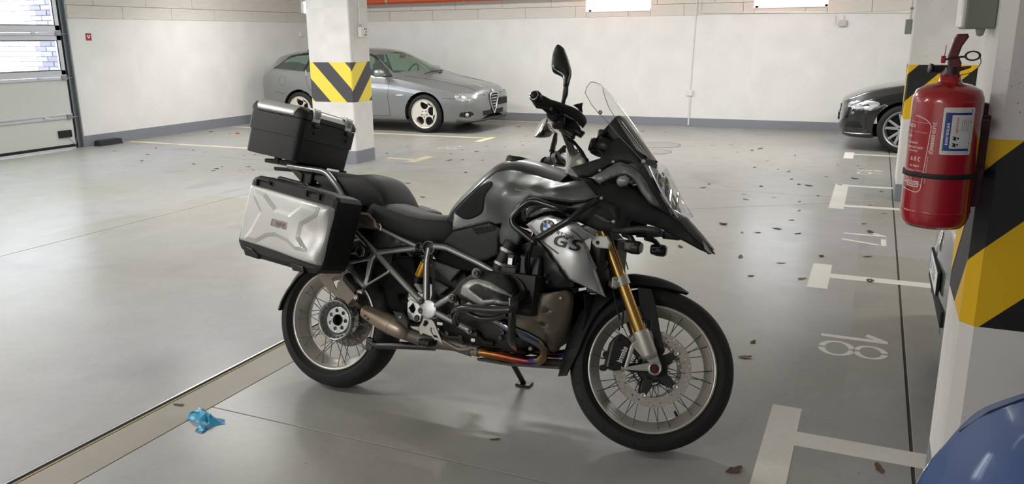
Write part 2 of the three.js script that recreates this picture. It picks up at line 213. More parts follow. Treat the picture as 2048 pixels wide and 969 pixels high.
slab([[-6.08, -8.65], [-2.86, -6.86], [-2.86, FZ], [-6.08, FZ]], [0.004, 0.003, 0.003, 0.005]);
slab([[-2.61, -6.85], [0.266, -8.65], [0.266, -2.485], [-2.61, -2.485]], [0.003, W, 0.003, 0.002]); slab([[-2.61, -2.485], [0.266, -2.485], [0.266, FZ], [-2.61, FZ]], [0.003, W, 0.003, 0.002]);
slab([[-6.08, -8.65], [0.266, -8.65], [-2.725, -6.78]]); slab([[-6.08, BZ], [0.266, BZ], [0.266, -8.65], [-6.08, -8.65]], [0.003, 0.006, 0.003, 0.003]);
slab([[0.266, BZ], [RX, BZ], [RX, -8.65], [0.266, -8.65]], [0.003, 0.003, 0.003, 0.006]); slab([[0.266, -8.65], [RX, -8.65], [RX, FZ], [0.266, FZ]], [0.003, 0.003, 0.003, W]);
slab([[-2.815, -6.83], [-2.725, -6.78], [-2.61, -6.85], [-2.61, FZ], [-2.815, FZ]], 0.002, M.strip, 'filler_strip');
part('drain_edge', box(0.012, 0.006, FZ + 6.83, -2.853, -0.0015, (FZ - 6.83) / 2), M.steel, floor); part('drain_edge', box(0.010, 0.006, FZ + 6.83, -2.822, -0.0025, (FZ - 6.83) / 2), std('#8d7f58', 0.6), floor);
// ---------------------------------------------------------------- walls
const wallT = 0.3, LEDGE = 1.955;
function wallPiece(x0, y0, z0, x1, y1, z1) { const g = box(Math.abs(x1 - x0), y1 - y0, Math.abs(z1 - z0), (x0 + x1) / 2, (y0 + y1) / 2, (z0 + z1) / 2); return uvWorld(g, 0.5, Math.abs(x1 - x0) < Math.abs(z1 - z0) ? 2 : 0, 1); }
const wallBack = struct('wall_back', [wallPiece(LX - wallT, 0, BZ, RX + wallT, LEDGE, BZ - wallT)], M.plaster);
// painted blockwork above the ledge: two single courses in view, plain wall over them; openings for the high windows
const WINS = [[-5.05, -3.83], [-2.02, -0.84], [1.1, 2.3]]; const SILL = 2.045, HEAD = 2.6;
const blk = {};
function blockGeo(w, h, d) { const k = [w, h, d].map((v) => v.toFixed(3)).join(); return blk[k] ??= box(w - 0.005, h - 0.004, d, 0, 0, 0, 0.006); }
function putBlock(parent, a, b, y0, y1, fixed, alongX) { const m = part('block', blockGeo(b - a, y1 - y0, 0.2), M.block, parent); if (alongX) m.position.set((a + b) / 2, (y0 + y1) / 2, fixed - 0.112); else { m.rotation.y = Math.PI / 2; m.position.set(fixed - 0.112, (y0 + y1) / 2, (a + b) / 2); } }
function cutSpan(a, b, holes) { let s = [[a, b]]; for (const [h0, h1] of holes) s = s.flatMap(([p, q]) => [[p, Math.min(q, h0)], [Math.max(p, h1), q]].filter(([u, v]) => v - u > 0.01)); return s; }
const COURSES = [[LEDGE, 2.155, 0.02], [2.155, 2.405, 0.55]];
for (const [y0, y1, off] of COURSES) for (let x = LX - 0.1 + off - 1.02; x < RX; x += 1.02) { const a = Math.max(x, LX), b = Math.min(x + 1.02, RX); if (b - a < 0.02) continue; const low = Math.min(SILL, y1); if (y0 < SILL) { const covered = WINS.filter(([p, q]) => q > a && p < b); for (const [p, q] of cutSpan(a, b, covered)) putBlock(wallBack, p, q, y0, y1, BZ, true); for (const [p, q] of covered) { const u = Math.max(a, p), v = Math.min(b, q); putBlock(wallBack, u, v, y0, low, BZ, true); } } else for (const [p, q] of cutSpan(a, b, WINS)) putBlock(wallBack, p, q, y0, y1, BZ, true); }
part('upper_wall', [...cutSpan(LX - wallT, RX + wallT, WINS).map(([p, q]) => wallPiece(p, 2.405, BZ - 0.012, q, HEAD, BZ - wallT)), wallPiece(LX - wallT, HEAD, BZ - 0.012, RX + wallT, CEIL + 0.2, BZ - wallT), ...cutSpan(LX - wallT, RX + wallT, WINS).map(([p, q]) => wallPiece(p, LEDGE, BZ - 0.21, q, 2.405, BZ - wallT)), ...WINS.map(([p, q]) => wallPiece(p, LEDGE, BZ - 0.21, q, SILL, BZ - wallT))], M.plaster, wallBack);
struct('baseboard_back', [box(RX - LX, 0.15, 0.006, (RX + LX) / 2, 0.075, BZ + 0.003)], M.greyBase);
WINS.forEach(([p, q], i) => { // high basement windows: white frame, milky pane lit from outside
  const w = group('window_' + (i + 1), scene); w.userData.kind = 'structure'; const z = BZ - 0.2, cx = (p + q) / 2, cy = (SILL + HEAD) / 2, ww = q - p, hh = HEAD - SILL;
  struct('window_frame', [box(ww, 0.05, 0.05, cx, SILL + 0.025, z), box(ww, 0.05, 0.05, cx, HEAD - 0.025, z), box(0.05, hh, 0.05, p + 0.025, cy, z), box(0.05, hh, 0.05, q - 0.025, cy, z)], M.whitePlastic, w);
  struct('window_pane', box(ww - 0.1, hh - 0.1, 0.008, cx, cy, z), std('#ffffff', 0.4, 0, { emissive: DAY, emissiveIntensity: 1.6 }), w);
  struct('window_sill', box(ww - 0.004, 0.012, 0.17, cx, SILL + 0.006, BZ - 0.09), M.whitePlastic, w);
  areaLight('window_light_' + (i + 1), ww - 0.1, hh - 0.1, [cx, cy, z + 0.03], [cx, cy - 0.6, z + 2], DAY, 4);
});
// left wall with the gate opening
const G0 = -8.78, G1 = -3.75, GH = 2.42;
const wallLeft = struct('wall_left', [wallPiece(LX, 0, BZ, LX - wallT, LEDGE, G0), wallPiece(LX, 0, G1, LX - wallT, CEIL + 0.2, FZ + wallT), wallPiece(LX, 2.405, G0, LX - wallT, CEIL + 0.2, G1), wallPiece(LX - 0.012, 2.405, BZ, LX - wallT, CEIL + 0.2, G0), wallPiece(LX - 0.21, LEDGE, BZ, LX - wallT, 2.405, G0)], M.plaster);
for (const [y0, y1, off] of COURSES) for (let z = BZ + off - 0.2; z < G0; z += 1.02) { const a = Math.max(z, BZ), b = Math.min(z + 1.02, G0); if (b - a > 0.02) putBlock(wallLeft, a, b, y0, y1, LX, false); }
struct('baseboard_left', [box(0.006, 0.17, G0 - BZ, LX + 0.003, 0.085, (G0 + BZ) / 2), box(0.006, 0.17, FZ - G1, LX + 0.003, 0.085, (FZ + G1) / 2)], M.greyBase);
struct('wall_right', wallPiece(RX, 0, BZ, RX + wallT, CEIL + 0.2, FZ + wallT), M.plaster);
struct('wall_front', wallPiece(LX - wallT, 0, FZ, RX + wallT, CEIL + 0.2, FZ + wallT), M.plaster);
struct('ceiling', box(RX - LX + 0.6, 0.2, FZ - BZ + 0.6, (RX + LX) / 2, CEIL + 0.1, (FZ + BZ) / 2), M.plaster);
// ---------------------------------------------------------------- sectional gate, glazed in its upper sections
{
  const d = group('door_1', scene); d.userData.kind = 'structure'; const X = LX - 0.05, zc = (G0 + G1) / 2; const z0 = -8.66, z1 = -3.87, zl = z1 - z0, zm = (z0 + z1) / 2;
  for (const [y0, y1] of [[0.06, 0.475], [0.475, 1.065]]) struct('door_panel', [box(0.04, y1 - y0 - 0.008, zl, X, (y0 + y1) / 2, zm, 0.006)], M.doorWhite, d);
  for (const y of [0.49, 1.08, 1.735]) { // meeting rails with hinges
    struct('rail', [box(0.05, 0.03, zl, X + 0.012, y + 0.03, zm, 0.004), box(0.065, 0.045, zl, X + 0.005, y - 0.012, zm, 0.006)], M.alu, d);
    for (let k = 0; k < 5; k++) struct('hinge', [box(0.012, 0.05, 0.07, X + 0.043, y + 0.005, z0 + 0.45 + k * 1.0, 0.003), cyl([X + 0.05, y + 0.005, z0 + 0.42 + k], [X + 0.05, y + 0.005, z0 + 0.48 + k], 0.008, 0.008, 8)], M.alu, d);
    struct('roller_bracket', [box(0.03, 0.07, 0.09, X + 0.04, y, z0 + 0.05, 0.004), cyl([X + 0.045, y - 0.01, z0 - 0.1], [X + 0.045, y - 0.01, z0 + 0.08], 0.008)], M.galv, d);
  }
  for (const [y0, y1] of [[1.12, 1.705], [1.78, 2.37]]) {
    const n = 3, bar = 0.07; struct('glazing_frame', [box(0.045, bar, zl, X, y0 + bar / 2, zm), box(0.045, bar, zl, X, y1 - bar / 2, zm), ...Array.from({ length: n + 1 }, (_, k) => box(0.045, y1 - y0, bar, X, (y0 + y1) / 2, z0 + bar / 2 + (zl - bar) * k / n))], M.alu, d);
    for (let k = 0; k < n; k++) { const a = z0 + bar + (zl - bar) * k / n, b = z0 + (zl - bar) * (k + 1) / n, w = b - a; const zz = (a + b) / 2, yy = (y0 + y1) / 2, h = y1 - y0 - 2 * bar;
      struct('pane', box(0.006, h, w, X, yy, zz), M.glassDoor, d); struct('gasket', [box(0.012, 0.012, w, X + 0.024, y0 + bar + 0.004, zz), box(0.012, 0.012, w, X + 0.024, y1 - bar - 0.004, zz), box(0.012, h, 0.012, X + 0.024, yy, a + 0.004), box(0.012, h, 0.012, X + 0.024, yy, b - 0.004)], M.rubber, d); }
    areaLight('gate_light', zl - 0.2, y1 - y0 - 0.12, [X + 0.06, (y0 + y1) / 2, zm], [X + 2, (y0 + y1) / 2 - 0.15, zm], DAY, 1.3);
  }
  struct('bottom_seal', [box(0.04, 0.045, zl, X, 0.044, zm, 0.01)], M.rubber, d);
  struct('track', [box(0.05, 2.42, 0.012, X + 0.05, 1.21, G0 + 0.012), box(0.012, 2.42, 0.07, X + 0.02, 1.21, G0 + 0.05), box(0.02, 2.42, 0.02, X + 0.07, 1.21, G0 + 0.02)], M.galv, d); struct('side_seal', box(0.02, 2.42, 0.06, X - 0.0, 1.21, G0 + 0.075), M.rubber, d);
  struct('track', [box(0.05, 2.42, 0.012, X + 0.05, 1.21, G1 - 0.012), box(0.012, 2.42, 0.07, X + 0.02, 1.21, G1 - 0.05)], M.galv, d);
  struct('bottom_bracket', [box(0.035, 0.11, 0.22, X + 0.035, 0.235, z0 + 0.17, 0.01)], M.rubber, d); struct('cable', [tube([[X + 0.05, 0.2, z0 + 0.15], [X + 0.06, 0.1, z0 + 0.08], [X + 0.05, 0.07, z0 + 0.02], [X + 0.05, 0.3, z0 - 0.04]], 0.004, 20, 6)], M.galv, d);
}
// outside the gate: pale paving and a brick side wall
struct('ground_outside', box(16, 0.1, 24, LX - wallT - 8, -0.06, -6), std('#c9c6c0', 0.9));
{
  const w = struct('wall_outside', box(8, 5, 0.24, LX - wallT - 4, 2.45, -9.27), std('#efece8', 0.9)); const bm = ['#6d6a7c', '#7a7688', '#646173', '#8a8796'].map((c) => std(c, 0.85)), pale = ['#d2ced4', '#dcd9dc', '#c9c5cc'].map((c) => std(c, 0.9)); const g = box(0.245, 0.068, 0.1, 0, 0, 0, 0.004);  // bricks past the jamb are coloured pale to imitate overexposed daylight
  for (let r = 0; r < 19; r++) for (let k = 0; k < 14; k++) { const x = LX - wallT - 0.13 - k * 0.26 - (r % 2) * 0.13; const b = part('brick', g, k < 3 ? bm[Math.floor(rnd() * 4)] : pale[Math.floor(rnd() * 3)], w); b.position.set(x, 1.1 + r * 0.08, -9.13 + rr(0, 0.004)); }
}
// ---------------------------------------------------------------- pillars with hazard bands
function pillar(label, x0, x1, z0, z1, ch, faces, dark, yel, stripes, B0 = 0.807) {
  const w = x1 - x0, d = z1 - z0, cx = (x0 + x1) / 2, cz = (z0 + z1) / 2; const o = group('pillar', scene); o.position.set(cx, 0, cz); o.userData = { kind: 'structure', label };
  const prof = (e) => { const a = w / 2 + e, b = d / 2 + e, c = ch; return [[-a + c, -b], [a - c, -b], [a, -b + c], [a, b - c], [a - c, b], [-a + c, b], [-a, b - c], [-a, -b + c]]; };
  const prism = (y0, y1, e = 0) => uvPrism(prof(e), y0, y1); const B1 = 1.318, K = 0.17;
  struct('base_paint', prism(0, K, 0.002), M.greyBase, o); struct('shaft', [prism(K, B0), prism(B1, CEIL)], M.pocked, o);
  // every stripe is a painted field of its own on its face
  const P = prof(0.0012); let acc = 0; const n = 8;
  struct('band_ground', prism(B0, B1, 0.0004), dark, o);
  for (const f of faces) { // f: list of profile edges walked in order, slope sign, phase
    let u = 0; for (const e of f.edges) { const a = P[e], b = P[(e + 1) % n], L = Math.hypot(b[0] - a[0], b[1] - a[1]); const rev = f.rev; const A = rev ? b : a, Bp = rev ? a : b;
      for (let k = -6; k < 8; k++) { const s0 = f.phase + k * stripes, s1 = s0 + stripes / 2; // yellow where s0 < u - dir*(y - B0) < s1
        let poly = [[u, B0], [u + L, B0], [u + L, B1], [u, B1]]; const cut = (pl, val, sg) => { const out = []; for (let i = 0; i < pl.length; i++) { const p = pl[i], q = pl[(i + 1) % pl.length]; const fp = sg * (p[0] - f.dir * (p[1] - B0) - val), fq = sg * (q[0] - f.dir * (q[1] - B0) - val); if (fp >= 0) out.push(p); if (fp * fq < 0) { const t = fp / (fp - fq); out.push([p[0] + (q[0] - p[0]) * t, p[1] + (q[1] - p[1]) * t]); } } return out; };
        poly = cut(poly, s0, 1); if (poly.length > 2) poly = cut(poly, s1, -1); if (poly.length < 3) continue;
        const nx = (b[1] - a[1]) / L, nz = -(b[0] - a[0]) / L; const pos = [], idx = []; for (const [pu, py] of poly) { const t = (pu - u) / L; pos.push(A[0] + (Bp[0] - A[0]) * t + nx * 0.0004, py, A[1] + (Bp[1] - A[1]) * t + nz * 0.0004); } for (let i = 1; i < poly.length - 1; i++) rev ? idx.push(0, i + 1, i) : idx.push(0, i, i + 1);
        const g = geom(pos, idx); struct('hazard_stripe', g, yel, o); }
      u += L; } }
  return o;
}
function uvPrism(P, y0, y1) { const n = P.length, pos = [], idx = [], uv = []; let u = 0; for (let i = 0; i < n; i++) { const a = P[i], b = P[(i + 1) % n], L = Math.hypot(b[0] - a[0], b[1] - a[1]), k = pos.length / 3; pos.push(a[0], y0, a[1], b[0], y0, b[1], b[0], y1, b[1], a[0], y1, a[1]); uv.push(u, y0, u + L, y0, u + L, y1, u, y1); u += L; idx.push(k, k + 2, k + 1, k, k + 3, k + 2); } for (const y of [y0, y1]) { const k = pos.length / 3; P.forEach((p) => { pos.push(p[0], y, p[1]); uv.push(p[0], p[1]); }); for (let i = 1; i < n - 1; i++) y === y1 ? idx.push(k, k + i + 1, k + i) : idx.push(k, k + i, k + i + 1); } const g = geom(pos, idx, null, uv); return toCreasedNormals(g, 0.3); }
// profile edges: 0 -Z face, 1 chamfer, 2 +X face, 3 chamfer, 4 +Z face (walked +X to -X), 5 chamfer -X/+Z, 6 -X face, 7 chamfer
pillar('white square pillar with yellow and grey hazard band tinted for glare behind the motorcycle', -6.84, -6.175, -9.23, -8.79, 0.012, [{ edges: [4], rev: true, dir: -1, phase: 0.305 }, { edges: [3, 2, 1], rev: true, dir: 1, phase: 0.115 }], M.blackGlare, M.yellowGlare, 0.508);
pillar('white pillar with yellow and black hazard band behind the fire extinguisher', 0.272, 0.90, -9.1, -8.65, 0.012, [{ edges: [6, 5, 4], rev: true, dir: 1, phase: 0.265 }, { edges: [3, 2, 1], rev: true, dir: 1, phase: 0 }], M.black, M.yellow, 0.508);
pillar('nearest white pillar with chipped paint and yellow and black hazard band', 0.30, 0.95, -3.08, -2.61, 0.035, [{ edges: [6, 5, 4], rev: true, dir: 1, phase: 0.21 }, { edges: [3, 2, 1], rev: true, dir: 1, phase: 0 }], M.black, M.yellow, 0.508, 0.762);
// ---------------------------------------------------------------- ceiling battens, out of view, most added to brighten the room
for (const [x, z, tilt = 0] of BATTENS) { const t = thing('unseen_ceiling_light', 'unseen fluorescent batten under the ceiling, one of a set mostly added for brightness', 'lamp', [x, CEIL, z], 0, 'ceiling battens'); part('housing', box(1.3, 0.05, 0.12, 0, -0.026, 0, 0.01), M.whitePlastic, t); part('diffuser', box(1.26, 0.03, 0.1, 0, -0.04, 0, 0.012).rotateX(tilt).translate(0, -0.03, 0), M.glow, t); areaLight('unseen_batten_light', 1.26, 0.12, [x, CEIL - 0.03 - 0.06 * Math.cos(tilt), z - 0.06 * Math.sin(tilt)], [x, CEIL - 2 * Math.cos(tilt), z - 2 * Math.sin(tilt) - 0.0001], LAMP, 38); }
// ---------------------------------------------------------------- parked cars: shell lofted from cross-sections (x forward from the front axle, y up, z half width)
function cat(p, x) { // smooth curve through [x, v] knots, x falling
  let i = 0; while (i < p.length - 2 && x < p[i + 1][0]) i++; const g = (k) => p[Math.max(0, Math.min(p.length - 1, k))]; const a = g(i), b = g(i + 1), h = b[0] - a[0] || 1e-6, t = clamp((x - a[0]) / h, 0, 1); const sl = (k) => { const l = g(k - 1), c = g(k), r = g(k + 1); if (l === c || r === c) return (r[1] - l[1]) / (r[0] - l[0]); const d1 = (c[1] - l[1]) / (c[0] - l[0]), d2 = (r[1] - c[1]) / (r[0] - c[0]); return d1 * d2 <= 0 ? 0 : 2 * d1 * d2 / (d1 + d2); };
  const m0 = sl(i) * h, m1 = sl(i + 1) * h, t2 = t * t, t3 = t2 * t; return (2 * t3 - 3 * t2 + 1) * a[1] + (t3 - 2 * t2 + t) * m0 + (-2 * t3 + 3 * t2) * b[1] + (t3 - t2) * m1;
}
function carShell(st, tuck = 0.03) {
  const col = (k) => st.map((s) => [s[0], s[k]]); const cs = [1, 2, 3, 4, 5, 6].map(col);
  const pts = (x) => { const [yb, w, ys, zr, yr, yc] = cs.map((c) => cat(c, x)); const m = yb + (ys - yb) * 0.52; return [[Math.max(0, w - 0.16), yb], [w - 0.035, yb + 0.035], [w, m], [w - 0.006, m + (ys - m) * 0.62], [w - tuck - 0.012, ys], [zr, yr], [zr * 0.55, yr + (yc - yr) * 0.72], [0, yc]]; };
  const S = (x, v) => { const P = pts(x), f = v * 7, i = Math.min(6, Math.floor(f)), t = f - i; const g = (k) => P[Math.max(0, k)] ?? [-P[6][0], P[6][1]]; const a = g(i - 1), b = g(i), c = g(i + 1), d = i + 2 > 7 ? [-P[6][0], P[6][1]] : P[i + 2]; const q = (k) => { let m0 = (c[k] - a[k]) / 2, m1 = (d[k] - b[k]) / 2; if (i === 4) { m0 = (c[k] - b[k]) * 0.9; m1 = (c[k] - b[k]) * 0.9; } if (i === 3) m1 = (c[k] - b[k]) * 0.8; if (i === 5) m0 = (c[k] - b[k]) * 1.1; const t2 = t * t, t3 = t2 * t; return (2 * t3 - 3 * t2 + 1) * b[k] + (t3 - 2 * t2 + t) * m0 + (-2 * t3 + 3 * t2) * c[k] + (t3 - t2) * m1; }; return [q(0), q(1)]; };
  const sideV = (x, y) => { let lo = 1 / 7, hi = 5.2 / 7; for (let k = 0; k < 24; k++) { const m = (lo + hi) / 2; S(x, m)[1] < y ? lo = m : hi = m; } return (lo + hi) / 2; };
  return { S, sideZ: (x, y) => S(x, sideV(x, y))[0], topY: (x, z) => { let lo = 4.2 / 7, hi = 1; for (let k = 0; k < 24; k++) { const m = (lo + hi) / 2; S(x, m)[0] > z ? lo = m : hi = m; } return S(x, (lo + hi) / 2)[1]; } };
}
// classify(x, y, z, v) names the part of the shell; wheels: [[x, y, r]...] are cut out
function carMeshes(car, shell, x0, x1, nx, nv, classify, mats, wheels, snaps = []) {
  const xs = []; for (let i = 0; i <= nx; i++) { const u = i / nx; xs.push(x0 + (x1 - x0) * (u - 0.06 * Math.sin(u * 6.2832) / 1)); }
  const grid = []; for (const x of xs) for (let j = 0; j <= nv; j++) { const [z, y] = shell.S(x, j / nv); grid.push([x, y, z]); }
  const w = nv + 1; const cell = Math.abs(x1 - x0) / nx;
  for (const p of grid) for (const [wx, wy, r] of wheels) { const d = Math.hypot(p[0] - wx, p[1] - wy); if (Math.abs(d - r) < cell * 0.75 && p[2] > 0.35) { p[0] = wx + (p[0] - wx) * r / d; p[1] = wy + (p[1] - wy) * r / d; } }
  grid.forEach((p, gi) => { const v = (gi % w) / nv; for (const { poly, b, lo, hi } of snaps) { if (v < lo || v > hi) continue; let best = cell * 0.62, q; for (let i = 0; i < poly.length; i++) { const a = poly[i], c = poly[(i + 1) % poly.length], dx = c[0] - a[0], dy = c[1] - a[1], t = clamp(((p[0] - a[0]) * dx + (p[b] - a[1]) * dy) / (dx * dx + dy * dy), 0, 1), d = Math.hypot(p[0] - a[0] - t * dx, p[b] - a[1] - t * dy); if (d < best) { best = d; q = [a[0] + t * dx, a[1] + t * dy]; } } if (q) { p[0] = q[0]; p[b] = q[1]; break; } } });
  const pos = [], uv = []; for (const s of [1, -1]) for (const p of grid) { pos.push(p[0], p[1], p[2] * s); uv.push(p[0], p[1]); }
  const off = grid.length, sets = {};
  for (let i = 0; i < nx; i++) for (let j = 0; j < nv; j++) { const a = i * w + j, q = [grid[a], grid[a + 1], grid[a + w], grid[a + w + 1]]; const c = [0, 1, 2].map((k) => (q[0][k] + q[1][k] + q[2][k] + q[3][k]) / 4); const v = (j + 0.5) / nv; if (c[2] > 0.35 && v < 0.62 && wheels.some(([wx, wy, r]) => Math.hypot(c[0] - wx, c[1] - wy) < r - 0.001)) continue; const nm = classify(c[0], c[1], c[2], v) ?? 'body'; const two = /side|surround|under/.test(nm); (sets[nm] ??= []).push(a, a + w, a + 1, a + 1, a + w, a + w + 1); (sets[two ? nm + '|' : nm] ??= []).push(off + a, off + a + 1, off + a + w, off + a + 1, off + a + w + 1, off + a + w); }
  const all = geom(pos, Object.values(sets).flat(), null, uv); const N = all.attributes.normal.array;
  for (let k = 0; k < grid.length; k++) if ((k % w) === nv) for (const o of [k, off + k]) N[o * 3 + 2] = 0; // seam on the centre line
  for (const [key, idx] of Object.entries(sets)) { const nm = key.replace(/[|:].*$/, ''); const used = new Map(), p = [], n = [], t = [], ix = idx.map((k) => { if (!used.has(k)) { used.set(k, p.length / 3); p.push(pos[k * 3], pos[k * 3 + 1], pos[k * 3 + 2]); n.push(N[k * 3], N[k * 3 + 1], N[k * 3 + 2]); t.push(uv[k * 2], uv[k * 2 + 1]); } return used.get(k); }); part(nm, geom(p, ix, n, t), mats[nm] ?? mats.body, car); }
}
function carWheel(car, x, z, R, rimR, style, mat, w = 0.2) {
  const s = Math.sign(z), g = group('wheel', car); g.position.set(x, R, z); if (s < 0) g.rotation.y = Math.PI; const h = w / 2;
  part('tire', latheZ([[rimR - 0.01, -h + 0.02], [rimR + 0.01, -h], [R - 0.03, -h], [R - 0.006, -h + 0.025], [R, -h + 0.05], [R, h - 0.05], [R - 0.006, h - 0.025], [R - 0.03, h], [rimR + 0.01, h], [rimR - 0.01, h - 0.02]], 56), K0.tyre, g);
  part('rim', latheZ([[rimR - 0.05, h - 0.10], [rimR - 0.02, h - 0.03], [rimR - 0.015, h - 0.016], [rimR - 0.004, h - 0.008], [rimR + 0.008, h - 0.004], [rimR + 0.008, h - 0.012], [rimR - 0.008, h - 0.03], [rimR - 0.03, h - 0.11], [rimR - 0.05, h - 0.10]], 48), mat, g);
  if (style === 'holes') { const hs = []; for (let k = 0; k < 5; k++) { const a = Math.PI / 2 + k * 1.25664; hs.push(ring([0.62 * rimR * Math.cos(a), 0.62 * rimR * Math.sin(a)], rimR * 0.305, 24)); } part('rim_face', [plate(ring([0, 0], rimR - 0.012, 56), 0.03, h - 0.014, 0.008, hs), latheZ([[0.0001, h - 0.004], [0.03, h - 0.006], [0.034, h - 0.016]], 20)], mat, g); part('wheel_bolt', [0, 1, 2, 3, 4].map((k) => { const a = -Math.PI / 2 + k * 1.25664; return cyl([0.055 * Math.cos(a), 0.055 * Math.sin(a), h - 0.02], [0.055 * Math.cos(a), 0.055 * Math.sin(a), h - 0.010], 0.011, 0.011, 8); }), K0.tyre, g); }
  else { const sp = []; for (let k = 0; k < 5; k++) for (const d of [-0.13, 0.13]) { const a = k * 1.25664 + 0.3; sp.push(plate([[0.03, -0.02], [rimR - 0.03, -0.017], [rimR - 0.02, 0.017], [0.03, 0.02]].map(([u, v]) => { const b = a + d * u / rimR * 2.2; return [u * Math.cos(b) - v * Math.sin(b), u * Math.sin(b) + v * Math.cos(b)]; }), 0.028, h - 0.014, 0.007)); } part('rim_face', [...sp, plate(ring([0, 0], 0.06, 24), 0.03, h - 0.016, 0.008)], mat, g); }
  part('brake', latheZ([[0.0001, h - 0.08], [rimR - 0.06, h - 0.08], [rimR - 0.06, h - 0.1], [0.0001, h - 0.1]], 28), K0.dark, g);
}
const archHalf = (x, y, z, r, len) => new THREE.CylinderGeometry(r, r, len, 40, 1, true, Math.PI / 2 - 0.15, Math.PI + 0.3).rotateX(Math.PI / 2).translate(x, y, z);
const K0 = { tyre: std('#191919', 0.8), dark: std('#1c1c1c', 0.85), under: std('#101010', 0.95), glass: phys('#b9cfc0', 0.03, 0, { transmission: 0.92, thickness: 0, ior: 1.5 }), alloy: std('#d8d2c6', 0.4, 0.45), alloyDark: std('#b5b6b8', 0.35, 0.7), chrome: std('#e2e2e2', 0.15, 1), lamp: phys('#ffffff', 0.04, 0, { transmission: 0.9, thickness: 0 }), lampBack: std('#c9ccd0', 0.22, 0.8), plateW: std('#e9e9e6', 0.5), euBlue: std('#1d3f9c', 0.5), seatC: std('#3a3c3e', 0.9), redLens: phys('#8f1512', 0.2, 0, { clearcoat: 0.5 }) };
const paintOf = (c, r = 0.34, m = 0.6, cc = 0.8) => phys(c, r, m, { clearcoat: cc, clearcoatRoughness: 0.06, side: THREE.DoubleSide });
function carLine(shell, pts, r = 0.004, s = 1) { const P = []; for (let i = 0; i < pts.length - 1; i++) for (let k = 0; k < 8; k++) { const t = k / 8, x = pts[i][0] + (pts[i + 1][0] - pts[i][0]) * t, y = pts[i][1] + (pts[i + 1][1] - pts[i][1]) * t; P.push(new THREE.Vector3(x, y, s * shell.sideZ(x, y))); } const l = pts[pts.length - 1]; P.push(new THREE.Vector3(l[0], l[1], s * shell.sideZ(...l))); return sweep(P, r, 5); }
function sidePatch(shell, outline, off, s = 1, opt = {}) { const g = panel(outline.map((p) => [p[0], p[1], 0]), { fn: (x, y) => shell.sideZ(x, y) + off, step: 0.02, round: 0.006, thick: 0.012, back: false, ...opt }); return s > 0 ? g : mirrorZ(g); }
function plateSign(str) { return canvasTex(512, 112, (g, w, h) => { g.fillStyle = '#eeeeea'; g.fillRect(0, 0, w, h); g.fillStyle = '#1d3f9c'; g.fillRect(0, 0, 46, h); g.fillStyle = '#e9e9e9'; g.font = 'bold 26px sans-serif'; g.fillText('PL', 6, h - 14); g.fillStyle = '#111'; g.font = 'bold 88px sans-serif'; g.textBaseline = 'middle'; g.fillText(str, 62, h / 2 + 4, w - 80); }); }
